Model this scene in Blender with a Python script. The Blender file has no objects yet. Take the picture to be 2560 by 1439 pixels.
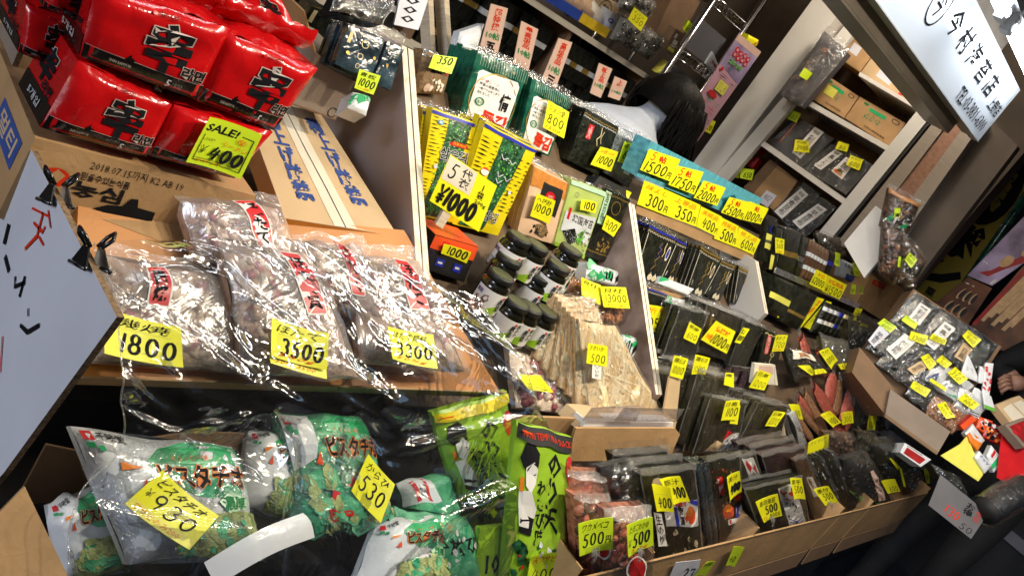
import bpy, bmesh, math, random
from mathutils import Vector, Matrix, noise
random.seed(7)
SC = bpy.context.scene
COL = SC.collection
# ------------------------------------------------------------------ camera
EYE = Vector((0.0, 0.0, 1.45))          # a person's eye height; X runs along the shop front, Y into the shop
FPX = 1945.0                            # focal length for a 2560 px wide picture
ax = Vector((1686, 352, FPX)).normalized()              # shop-front direction seen from the camera
dn = Vector((-3295, 5030, FPX)); dn = (dn - ax * dn.dot(ax)).normalized()   # straight down
dp = ax.cross(dn) * -1.0
dp = dn.cross(ax) * -1.0
if dp.z < 0: dp = -dp                                      # into the shop
def to_world(c): return Vector((c.dot(ax), c.dot(dp), -c.dot(dn)))
cam = bpy.data.cameras.new('camera')
cam_ob = bpy.data.objects.new('camera', cam); COL.objects.link(cam_ob)
rx, ry, rz = to_world(Vector((1, 0, 0))), to_world(Vector((0, -1, 0))), to_world(Vector((0, 0, -1)))
M = Matrix((rx, ry, rz)).transposed().to_4x4(); M.translation = EYE
cam_ob.matrix_world = M
cam.sensor_width = 36.0; cam.lens = FPX / 2560.0 * 36.0
cam.clip_start = 0.02; cam.clip_end = 300.0
SC.camera = cam_ob
# ------------------------------------------------------------------ world, sun, exposure (an alley at dusk under shop lamps)
W = bpy.data.worlds.new('World'); SC.world = W; W.use_nodes = True
nt = W.node_tree; bg = nt.nodes['Background']
sky = nt.nodes.new('ShaderNodeTexSky'); sky.sky_type = 'NISHITA'; sky.sun_disc = False
SUN_EL, SUN_AZ = math.radians(16), math.radians(258)
sky.sun_elevation = SUN_EL; sky.sun_rotation = SUN_AZ
nt.links.new(sky.outputs[0], bg.inputs[0]); bg.inputs[1].default_value = 0.07
sun = bpy.data.lights.new('sun', 'SUN'); sun.energy = 1.3; sun.angle = math.radians(20); sun.color = (.66, .78, 1.0)
sun_ob = bpy.data.objects.new('sun', sun); COL.objects.link(sun_ob)
sun_ob.rotation_euler = Vector((math.cos(SUN_EL)*math.sin(SUN_AZ), math.cos(SUN_EL)*math.cos(SUN_AZ), math.sin(SUN_EL))).to_track_quat('Z', 'Y').to_euler()
SC.view_settings.view_transform = 'Standard'; SC.view_settings.look = 'None'
SC.view_settings.exposure = 0.0; SC.view_settings.gamma = 1.0
cy = SC.cycles
cy.max_bounces = 10; cy.transparent_max_bounces = 24; cy.diffuse_bounces = 3; cy.glossy_bounces = 4
cy.sample_clamp_indirect = 4.0; cy.caustics_reflective = False; cy.caustics_refractive = False
cy.use_denoising = True
# ------------------------------------------------------------------ pixel -> point helpers (each point is taken on a real plane of the stall)
def ray(px, py):
    return to_world(Vector((px - 1280.0, py - 719.5, FPX)))
def hit(p, pl):
    r = ray(*p); P, n = pl
    return EYE + r * ((P - EYE).dot(n) / r.dot(n))
def inc(P, ang, yaw=0.0):           # a plane through P that leans ANG degrees from level and faces the street
    a = math.radians(ang)
    n = Vector((0, -math.sin(a), math.cos(a)))
    if yaw: n = Matrix.Rotation(math.radians(yaw), 3, 'Z') @ n
    return (Vector(P), n)
def off(pl, d): return (pl[0] + pl[1] * d, pl[1])
BED0 = inc((0, .683, .909), 39.5)
def BED(h=0.0): return off(BED0, h)
def XP(x): return (Vector((x, 0, 0)), Vector((-1, 0, 0)))
def YP(y): return (Vector((0, y, 0)), Vector((0, -1, 0)))
def ZP(z): return (Vector((0, 0, z)), Vector((0, 0, 1)))
class Fr:                            # a quad patch: origin, axes, local corners, size
    def __init__(s, q, pl):
        pts = [hit(p, pl) for p in q]
        s.O = sum(pts, Vector()) / 4; s.wb = 0.0
        s.n = pl[1].normalized()
        if s.n.dot(EYE - s.O) < 0: s.n = -s.n
        TL, TR, BR, BL = pts
        u = (TR - TL) + (BR - BL); u -= s.n * u.dot(s.n); s.u = u.normalized()
        s.v = s.n.cross(s.u)
        s.c = [((p - s.O).dot(s.u), (p - s.O).dot(s.v)) for p in pts]
        s.setup()
        s.pl = (s.O.copy(), s.n.copy())
    def setup(s):
        c = s.c
        s.w = (abs(c[1][0] - c[0][0]) + abs(c[2][0] - c[3][0])) / 2
        s.h = (abs(c[0][1] - c[3][1]) + abs(c[1][1] - c[2][1])) / 2
        m = Matrix((s.u, s.v, s.n)).transposed().to_4x4(); m.translation = s.O; s.M = m
    def P(s, a, b, d=0.0):
        c = s.c
        x = c[3][0]*(1-a)*(1-b) + c[2][0]*a*(1-b) + c[1][0]*a*b + c[0][0]*(1-a)*b
        y = c[3][1]*(1-a)*(1-b) + c[2][1]*a*(1-b) + c[1][1]*a*b + c[0][1]*(1-a)*b
        if s.wb:
            x += s.wb*noise.noise(Vector((a*2.3+s.c[0][0]*90, b*3.1, 1.5))); y += s.wb*noise.noise(Vector((a*3.1, b*2.3+s.c[0][1]*90, 4.5)))
        return Vector((x, y, d))
def solve(q, base=None, on=None, lo=35, hi=112, yaw=0.0):      # the lean at which the four corners make a rectangle
    on = on or BED0
    base = base or ((q[2][0]+q[3][0])/2, (q[2][1]+q[3][1])/2)
    P = hit(base, on); best = None
    for ang in range(lo, hi + 1):
        pl = inc(P, ang, yaw)
        if abs(ray(*q[0]).normalized().dot(pl[1])) < .12: continue
        t = [hit(p, pl) for p in q]
        u = ((t[1]-t[0]) + (t[2]-t[3])); v = ((t[0]-t[3]) + (t[1]-t[2]))
        if u.length < 1e-6 or v.length < 1e-6: continue
        k = abs(u.normalized().dot(v.normalized()))
        if best is None or k < best[0]: best = (k, ang, pl)
    return best[2]
# ------------------------------------------------------------------ materials
MATS = {}
def mat(name, col, rough=.5, var=.12, scale=30.0, bump=0.0, bscale=120.0, metal=0.0, coat=0.0, emis=0.0, stretch=None, col2=None, spec=.5):
    if name in MATS: return MATS[name]
    m = bpy.data.materials.new(name); m.use_nodes = True; t = m.node_tree; N = t.nodes; L = t.links
    b = N['Principled BSDF']
    b.inputs['Roughness'].default_value = rough; b.inputs['Metallic'].default_value = metal
    b.inputs['Specular IOR Level'].default_value = spec
    if coat: b.inputs['Coat Weight'].default_value = coat; b.inputs['Coat Roughness'].default_value = .08
    tc = N.new('ShaderNodeTexCoord'); mp = N.new('ShaderNodeMapping'); L.new(tc.outputs['Object'], mp.inputs[0])
    if stretch: mp.inputs['Scale'].default_value = stretch
    nz = N.new('ShaderNodeTexNoise'); nz.inputs['Scale'].default_value = scale; nz.inputs['Detail'].default_value = 5
    L.new(mp.outputs[0], nz.inputs['Vector'])
    cr = N.new('ShaderNodeValToRGB'); L.new(nz.outputs[0], cr.inputs[0])
    c2 = col2 or tuple(min(1, c*(1+var)) for c in col)
    cr.color_ramp.elements[0].position = .32; cr.color_ramp.elements[1].position = .68
    cr.color_ramp.elements[0].color = (*[c*(1-var) for c in col], 1); cr.color_ramp.elements[1].color = (*c2, 1)
    L.new(cr.outputs[0], b.inputs['Base Color'])
    if emis:
        b.inputs['Emission Color'].default_value = (*col, 1); b.inputs['Emission Strength'].default_value = emis
    if bump:
        n2 = N.new('ShaderNodeTexNoise'); n2.inputs['Scale'].default_value = bscale; n2.inputs['Detail'].default_value = 4
        n2.inputs['Distortion'].default_value = .8
        L.new(mp.outputs[0], n2.inputs['Vector'])
        bp = N.new('ShaderNodeBump'); bp.inputs['Strength'].default_value = bump; bp.inputs['Distance'].default_value = .004
        L.new(n2.outputs[0], bp.inputs['Height']); L.new(bp.outputs[0], b.inputs['Normal'])
        if coat: L.new(bp.outputs[0], b.inputs['Coat Normal'])
    MATS[name] = m; return m
def film_mat(name, tint=(.97,.97,.97), gloss=.10, rough=.09, haze=.03, bump=.5, bscale=45.0, hcol=(.9,.9,.88)):
    m = bpy.data.materials.new(name); m.use_nodes = True; t = m.node_tree; N = t.nodes; L = t.links
    for n in list(N):
        if n.type != 'OUTPUT_MATERIAL': N.remove(n)
    out = [n for n in N if n.type == 'OUTPUT_MATERIAL'][0]
    tr = N.new('ShaderNodeBsdfTransparent'); tr.inputs[0].default_value = (*tint, 1)
    gl = N.new('ShaderNodeBsdfGlossy'); gl.inputs['Roughness'].default_value = rough; gl.inputs[0].default_value = (1,1,1,1)
    df = N.new('ShaderNodeBsdfDiffuse'); df.inputs[0].default_value = (*hcol, 1)
    tc = N.new('ShaderNodeTexCoord'); nz = N.new('ShaderNodeTexNoise'); nz.inputs['Scale'].default_value = bscale
    nz.inputs['Detail'].default_value = 3; nz.inputs['Distortion'].default_value = 1.6
    L.new(tc.outputs['Object'], nz.inputs['Vector'])
    bp = N.new('ShaderNodeBump'); bp.inputs['Strength'].default_value = bump; bp.inputs['Distance'].default_value = .012
    L.new(nz.outputs[0], bp.inputs['Height']); L.new(bp.outputs[0], gl.inputs['Normal'])
    lw = N.new('ShaderNodeLayerWeight'); lw.inputs[0].default_value = .25; L.new(bp.outputs[0], lw.inputs['Normal'])
    mm = N.new('ShaderNodeMath'); mm.operation = 'MULTIPLY_ADD'; mm.inputs[1].default_value = .45; mm.inputs[2].default_value = gloss
    mm.use_clamp = True
    L.new(lw.outputs['Fresnel'], mm.inputs[0])
    m1 = N.new('ShaderNodeMixShader'); m1.inputs[0].default_value = haze; L.new(tr.outputs[0], m1.inputs[1]); L.new(df.outputs[0], m1.inputs[2])
    m2 = N.new('ShaderNodeMixShader'); L.new(mm.outputs[0], m2.inputs[0]); L.new(m1.outputs[0], m2.inputs[1]); L.new(gl.outputs[0], m2.inputs[2])
    L.new(m2.outputs[0], out.inputs[0])
    MATS[name] = m; return m
film_mat('film', gloss=.085, rough=.09, haze=.004, bump=.9, bscale=55.0)
film_mat('film_crisp', gloss=.10, rough=.10, haze=.015, bump=1.0, bscale=38.0)
film_mat('vinyl', tint=(.95,.97,.98), gloss=.075, rough=.09, haze=.010, bump=.8, bscale=8.0)
film_mat('film_scallop', tint=(.96,.95,.95), gloss=.09, rough=.20, haze=.17, bump=.8, bscale=15.0, hcol=(1,.90,.86))
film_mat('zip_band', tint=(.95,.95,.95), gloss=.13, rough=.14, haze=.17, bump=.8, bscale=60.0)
film_mat('strip_film', tint=(.9,.93,1.0), gloss=.06, rough=.3, haze=.62, bump=.2, hcol=(.85,.9,.97))
film_mat('acrylic', tint=(.93,.90,.93), gloss=.08, rough=.05, haze=.10, bump=0.0)
film_mat('film_haze', tint=(.96,.96,.96), gloss=.12, rough=.10, haze=.08, bump=1.0, bscale=35.0, hcol=(1,.98,.92))
film_mat('jar_glass', tint=(.45,.42,.30), gloss=.10, rough=.04, haze=.0, bump=0.0)
mat('yellow', (.86,.84,.010), .45, .04, 14); mat('lime', (.62,.82,.02), .45, .04, 14); mat('pale_yellow', (.80,.76,.12), .5, .05)
mat('ink', (.012,.012,.014), .95, .1, spec=.08); mat('red_ink', (.62,.035,.01), .95, .1, spec=.08); mat('orange_ink', (.78,.16,.01), .95, .1, spec=.08)
mat('green_ink', (.03,.22,.08), .95, .1, spec=.08); mat('blue_ink', (.05,.09,.30), .95, .1, spec=.08); mat('grey_ink', (.22,.22,.2), .95, .1, spec=.08)
mat('white', (.78,.77,.74), .45, .04, 12); mat('cream', (.74,.68,.55), .6, .06, 14); mat('paper', (.64,.66,.74), .6, .07, 5, .15, 14)
mat('pink_paper', (.62,.42,.34), .7, .06, 20)
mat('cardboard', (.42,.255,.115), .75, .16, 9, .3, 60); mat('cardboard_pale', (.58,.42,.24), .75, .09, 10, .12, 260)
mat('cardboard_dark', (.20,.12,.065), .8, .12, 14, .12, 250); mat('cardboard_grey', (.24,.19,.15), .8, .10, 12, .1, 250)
mat('cardboard_orange', (.50,.20,.035), .5, .14, 7, .1, 200); mat('corrugation', (.20,.13,.07), .9, .5, 260)
mat('black_card', (.010,.010,.011), .6, .3, 20); mat('black_cloth', (.006,.006,.007), .95, .3, 40, .3, 400)
mat('nori', (.005,.006,.005), .28, .6, 46, .6, 120, coat=.15, col2=(.024,.027,.017), spec=.35); mat('nori_edge', (.013,.014,.011), .4, .7, 160, .3, 300)
mat('nori_blue', (.012,.018,.026), .12, .7, 26, .9, 40, coat=1.0, col2=(.05,.09,.12)); mat('kelp', (.006,.006,.004), .34, .6, 34, .8, 90, coat=.2, col2=(.060,.050,.024), spec=.35, stretch=(1.6,.35,1))
mat('kombu', (.006,.007,.008), .22, .5, 30, .6, 45, coat=.25, spec=.35); mat('brown_dry', (.11,.055,.028), .4, .5, 70, .5, 180); mat('purple_dry', (.045,.018,.022), .35, .5, 60, .5, 160, coat=.4)
mat('silver', (.62,.64,.68), .22, .2, 30, .7, 60, metal=.9); mat('silver_stripe', (.30,.33,.36), .22, .8, 130, .4, 100, metal=.6, stretch=(6,1,1))
mat('chrome', (.55,.55,.57), .16, .1, metal=1.0); mat('gold', (.55,.36,.08), .35, .2, 80, metal=.7); mat('pale_gold', (.72,.60,.30), .5, .1)
mat('blue', (.02,.03,.36), .35, .1); mat('sky_blue', (.05,.26,.50), .4, .1); mat('purple', (.07,.03,.16), .4, .2)
mat('ramen_red', (.56,.006,.008), .20, .10, 18, .5, 30, coat=.7); mat('ramen_black', (.010,.007,.006), .2, .2, 20, .4, 30, coat=.6); mat('ramen_line', (.55,.48,.44), .4)
mat('red', (.60,.015,.02), .35, .1); mat('deep_red', (.34,.012,.012), .4, .2); mat('vermilion', (.80,.09,.02), .4, .08); mat('orange', (.80,.22,.02), .45, .08)
mat('foil_green', (.006,.075,.045), .18, .45, 34, .5, 55, coat=.9, col2=(.02,.16,.10)); mat('seaweed_green', (.006,.05,.018), .3, .9, 90, .6, 160, coat=.6, col2=(.03,.17,.06))
mat('pack_yellow', (.82,.66,.01), .3, .08, 20, .25, 50, coat=.4); mat('green', (.02,.36,.12), .35, .15, 20); mat('leaf_green', (.12,.40,.05), .4, .2)
mat('pack_green', (.46,.58,.16), .35, .10, 14, .15, 40, coat=.4); mat('grass_green', (.30,.52,.03), .35, .12, 14, .2, 40, coat=.5); mat('mint', (.46,.70,.48), .4)
mat('snack_green', (.03,.40,.20), .25, .4, 40, .8, 70, coat=.7, col2=(.16,.55,.30)); mat('pistachio', (.30,.36,.14), .5, .4, 90, .6, 150)
mat('pack_white', (.68,.71,.74), .3, .06, 14, .5, 40, coat=.5); mat('peach', (.80,.55,.36), .4, .06, 14, .15, 50, coat=.3); mat('rust', (.62,.24,.05), .4, .2, 60); mat('snack_brown', (.20,.12,.05), .6, .5, 160, .5, 200)
mat('squid', (.88,.58,.25), .6, .22, 70, .9, 110, stretch=(1,.22,1), col2=(.95,.82,.58)); mat('squid_edge', (.72,.44,.18), .6, .4, 120, .4, 160); mat('shred', (.92,.78,.54), .55, .2, 60)
mat('scallop', (.54,.30,.22), .4, .45, 60, .8, 150, col2=(.66,.46,.32)); mat('scallop_red', (.42,.09,.13), .4, .4, 60); mat('scallop_pale', (.86,.68,.56), .5, .25, 60)
mat('almond', (.50,.20,.07), .5, .25, 80, .3, 200); mat('chestnut', (.30,.12,.06), .4, .3, 60, .3, 200)
mat('salmon', (.70,.05,.04), .5, .4, 130, .8, 200, col2=(.74,.22,.14)); mat('fish_brown', (.36,.18,.09), .5, .5, 110, .5, 160); mat('kimchi', (.50,.10,.05), .4, .6, 70, .7, 120, col2=(.70,.28,.16))
mat('mushroom', (.70,.55,.36), .5, .1); mat('wood', (.62,.52,.38), .6, .14, 30, .1, 200, stretch=(1,8,1)); mat('wood_cut', (.74,.66,.52), .6, .2, 50)
mat('board_pink', (.36,.29,.26), .6, .10, 5); mat('board_stain', (.19,.10,.07), .7, .5, 12, col2=(.34,.26,.22)); mat('board_grey', (.40,.38,.35), .6, .10, 5)
mat('bed_brown', (.13,.085,.05), .8, .3, 14); mat('steel', (.30,.255,.21), .35, .14, 20, metal=.25, stretch=(.5,12,1)); mat('white_enamel', (.66,.65,.61), .35, .05, 6)
mat('shelf_white', (.70,.68,.64), .4, .06, 20); mat('seal_black', (.012,.012,.012), .6); mat('wall_brown', (.085,.066,.05), .8, .25, 5); mat('panel_grey', (.085,.085,.10), .55, .15, 4)
mat('ceiling', (.05,.042,.036), .8, .2, 6); mat('copper_panel', (.28,.15,.10), .4, .2, 60, metal=.4)
mat('tile', (.030,.032,.042), .45, .35, 12, .2, 60); mat('grout', (.008,.008,.01), .8)
mat('hair', (.004,.0035,.003), .55, .4, 90, .5, 200, stretch=(1,1,.1), spec=.1); mat('shirt', (.62,.68,.78), .8, .06, 30, .2, 120); mat('skin', (.36,.19,.13), .5, .08, 40); mat('coat_black', (.006,.006,.007), .8, .2, 60)
mat('banner', (.34,.25,.02), .7, .15, 6); mat('poster_dark', (.10,.035,.02), .35, .6, 7, col2=(.24,.09,.04)); mat('poster_violet', (.26,.16,.38), .35, .8, 5, col2=(.6,.5,.8)); mat('poster_tan', (.62,.40,.20), .4, .2)
mat('banner_pink', (.58,.33,.42), .5, .08, 6); mat('teal', (.06,.30,.38), .4, .3, 40, stretch=(12,1,1), col2=(.14,.50,.62)); mat('teal_dark', (.01,.12,.17), .4, .2); mat('sign_white', (.72,.78,.86), .10, .02, 3, coat=1.0, emis=.12)  # sign_white: faint glow added to the face, though the tube lights it
mat('clip_black', (.012,.012,.013), .25, .1, metal=.3, coat=.6); mat('clip_brown', (.22,.13,.11), .3, .2, metal=.7); mat('jar_dark', (.010,.009,.005), .06, .3, 30, coat=1.0); mat('jar_lid', (.008,.009,.008), .5, .1)
mat('yellow_box', (.80,.55,.02), .4); mat('box_blue', (.02,.07,.42), .4); mat('tan', (.50,.33,.20), .6, .15); mat('tube', (.95,.98,1.0), .3, 0, emis=22.0); mat('bulb', (1.0,.93,.80), .3, 0, emis=20.0); mat('fixture', (.45,.46,.48), .4)
mat('olive', (.07,.075,.03), .5, .4, 40)
# ------------------------------------------------------------------ text -> flat faces (cached)
TXT = {}
def glyphs(s, vert=False, bold=0.0):
    k = (s, vert, bold)
    if k in TXT: return TXT[k]
    c = bpy.data.curves.new('lettering', 'FONT'); c.body = '\n'.join(s) if vert else s
    c.size = 1; c.resolution_u = 1; c.offset = bold
    if vert: c.align_x = 'CENTER'; c.space_line = .95
    o = bpy.data.objects.new('lettering', c); TSC.collection.objects.link(o)
    vl = TSC.view_layers[0]; vl.update(); dg = vl.depsgraph
    me = bpy.data.meshes.new_from_object(o.evaluated_get(dg))
    v = [(p.co.x, p.co.y) for p in me.vertices]; f = [tuple(p.vertices) for p in me.polygons]
    bpy.data.objects.remove(o); bpy.data.curves.remove(c); bpy.data.meshes.remove(me)
    if v:
        x0, x1 = min(a[0] for a in v), max(a[0] for a in v); y0, y1 = min(a[1] for a in v), max(a[1] for a in v)
        v = [((a-x0)/max(x1-x0,1e-6), (b-y0)/max(y1-y0,1e-6)) for a, b in v]
    TXT[k] = (v, f); return TXT[k]
TSC = bpy.data.scenes.new('lettering')
# hand-drawn brush figures: polylines in a 1 x 1 cell
def arc(cx, cy, rx, ry, a0, a1, n=9):
    return [(cx + rx*math.cos(math.radians(a0+(a1-a0)*i/n)), cy + ry*math.sin(math.radians(a0+(a1-a0)*i/n))) for i in range(n+1)]
HAND = {
 '0': [arc(.5,.5,.34,.46,100,460,14)], '1': [[(.62,1),(.52,.5),(.42,0)]],
 '2': [arc(.48,.72,.32,.27,160,-30,8) + [(.12,.04),(.5,.10),(.92,.02)]],
 '3': [arc(.45,.75,.33,.24,150,-80,8) + arc(.45,.26,.38,.27,80,-150,9)],
 '4': [[(.45,1),(.08,.40),(.95,.48)], [(.75,.85),(.55,0)]],
 '5': [[(.90,.98),(.35,.94),(.26,.55)] + arc(.42,.30,.36,.30,110,-150,10)],
 '6': [[(.75,1),(.35,.72),(.18,.36)] + arc(.50,.27,.34,.27,180,520,10)],
 '7': [[(.10,.80),(.14,.95),(.88,.92),(.55,.45),(.42,0)]],
 '8': [arc(.5,.74,.27,.25,60,420,10), arc(.48,.25,.34,.26,90,450,11)],
 '9': [arc(.46,.70,.32,.28,20,380,10) + [(.76,.6),(.60,0)]],
 '\u00a5': [[(.08,1),(.5,.5),(.95,1)], [(.5,.5),(.5,0)], [(.12,.42),(.9,.46)], [(.12,.22),(.9,.26)]],
 ',': [[(.4,.12),(.25,-.15)]], '.': [[(.35,.05),(.5,.03)]], '-': [[(.1,.45),(.9,.5)]],
 '\u5186': [[(.12,0),(.16,.92),(.85,.92),(.88,.06),(.72,.08)], [(.5,.92),(.5,.45)], [(.18,.46),(.84,.46)]],
}
def ribbon(pts, w):
    n = len(pts); v = []; f = []
    for i, p in enumerate(pts):
        a = pts[max(i-1,0)]; b = pts[min(i+1,n-1)]
        dx, dy = b[0]-a[0], b[1]-a[1]; L = math.hypot(dx, dy) or 1
        k = w * (.62 + .38*abs(dy)/L) * (.8 if i in (0, n-1) else 1) * .5
        v += [(p[0]-dy/L*k, p[1]+dx/L*k), (p[0]+dy/L*k, p[1]-dx/L*k)]
    for i in range(n-1): f.append((2*i, 2*i+1, 2*i+3, 2*i+2))
    return v, f
# ------------------------------------------------------------------ mesh builder
class MB:
    def __init__(s): s.v = []; s.f = []; s.m = []; s.sm = []; s.names = []
    def mi(s, name):
        if name not in s.names: s.names.append(name)
        return s.names.index(name)
    def add(s, verts, faces, name, smooth=False):
        b = len(s.v); s.v += [tuple(x) for x in verts]; i = s.mi(name)
        for f in faces: s.f.append(tuple(k + b for k in f)); s.m.append(i); s.sm.append(smooth)
    def grid(s, fn, nx, ny, name, smooth=True, a0=0, b0=0, a1=1, b1=1):
        vs = [fn(a0+(a1-a0)*i/nx, b0+(b1-b0)*j/ny) for j in range(ny+1) for i in range(nx+1)]
        s.add(vs, [(j*(nx+1)+i, j*(nx+1)+i+1, (j+1)*(nx+1)+i+1, (j+1)*(nx+1)+i) for j in range(ny) for i in range(nx)], name, smooth)
    def box(s, p0, p1, name):
        x0,y0,z0 = p0; x1,y1,z1 = p1
        s.add([(x0,y0,z0),(x1,y0,z0),(x1,y1,z0),(x0,y1,z0),(x0,y0,z1),(x1,y0,z1),(x1,y1,z1),(x0,y1,z1)],
              [(0,3,2,1),(4,5,6,7),(0,1,5,4),(1,2,6,5),(2,3,7,6),(3,0,4,7)], name)
    def hexa(s, top, bot, name):     # a box from two quads (lists of four points, same order)
        s.add(list(top)+list(bot), [(0,1,2,3),(7,6,5,4),(0,4,5,1),(1,5,6,2),(2,6,7,3),(3,7,4,0)], name)
    def tube(s, pts, r, name, seg=8, cap=True):
        pts = [Vector(p) for p in pts]; n = len(pts); vs = []; rr = r if isinstance(r, (list, tuple)) else [r]*n
        up = None
        for i, p in enumerate(pts):
            t = (pts[min(i+1,n-1)] - pts[max(i-1,0)]).normalized()
            if up is None: up = t.orthogonal().normalized()
            up = (up - t*up.dot(t)).normalized(); sd = t.cross(up)
            for k in range(seg):
                a = 2*math.pi*k/seg; vs.append(p + (up*math.cos(a) + sd*math.sin(a))*rr[i])
        fs = [(i*seg+k, i*seg+(k+1)%seg, (i+1)*seg+(k+1)%seg, (i+1)*seg+k) for i in range(n-1) for k in range(seg)]
        if cap: fs += [tuple(range(seg))[::-1], tuple((n-1)*seg+k for k in range(seg))]
        s.add(vs, fs, name, True)
    def lathe(s, prof, name, seg=20, O=(0,0,0)):
        vs = []; n = len(prof)
        for r, z in prof:
            for k in range(seg):
                a = 2*math.pi*k/seg; vs.append((O[0]+r*math.cos(a), O[1]+r*math.sin(a), O[2]+z))
        s.add(vs, [(i*seg+k, i*seg+(k+1)%seg, (i+1)*seg+(k+1)%seg, (i+1)*seg+k) for i in range(n-1) for k in range(seg)], name, True)
    def build(s, name, parent=None, M=None):
        me = bpy.data.meshes.new(name); me.from_pydata(s.v, [], s.f); 
        for n in s.names: me.materials.append(MATS[n])
        me.polygons.foreach_set('material_index', s.m); me.polygons.foreach_set('use_smooth', s.sm); me.update()
        o = bpy.data.objects.new(name, me); COL.objects.link(o)
        if parent: o.parent = parent
        elif M is not None: o.matrix_world = M
        return o
def tag(o, label=None, cat=None, group=None, kind=None):
    if label: o['label'] = label
    if cat: o['category'] = cat
    if group: o['group'] = group
    if kind: o['kind'] = kind
    return o
def empty(name, loc, label, cat, group=None):
    o = bpy.data.objects.new(name, None); COL.objects.link(o); o.location = loc; o.empty_display_size = .02
    return tag(o, label, cat, group)
def copy_tree(o, delta):
    c = o.copy(); COL.objects.link(c); c.matrix_world = delta @ o.matrix_world
    for ch in o.children:
        k = ch.copy(); COL.objects.link(k); k.parent = c; k.matrix_parent_inverse = ch.matrix_parent_inverse.copy()
        for g in ch.children:
            j = g.copy(); COL.objects.link(j); j.parent = k; j.matrix_parent_inverse = g.matrix_parent_inverse.copy()
    return c
# ------------------------------------------------------------------ printing on a patch.  mp(s,t,e) gives a point e above the surface; w,h its size
def cutpoly(pts):
    if max(p[0] for p in pts)-min(p[0] for p in pts) < .12 and max(p[1] for p in pts)-min(p[1] for p in pts) < .10: return pts, [tuple(range(len(pts)))]
    bm = bmesh.new(); bm.faces.new([bm.verts.new((a, b, 0)) for a, b in pts])
    for ax_ in (0, 1):
        n = 9 if ax_ == 0 else 11
        for i in range(1, n):
            co = [0, 0, 0]; co[ax_] = i/n; no = [0, 0, 0]; no[ax_] = 1
            bmesh.ops.bisect_plane(bm, geom=bm.verts[:]+bm.edges[:]+bm.faces[:], plane_co=co, plane_no=no)
    bmesh.ops.triangulate(bm, faces=[f for f in bm.faces if len(f.verts) > 4])
    bm.verts.index_update(); v = [(q.co.x, q.co.y) for q in bm.verts]; f = [tuple(q.index for q in g.verts) for g in bm.faces]; bm.free()
    return v, f
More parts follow.
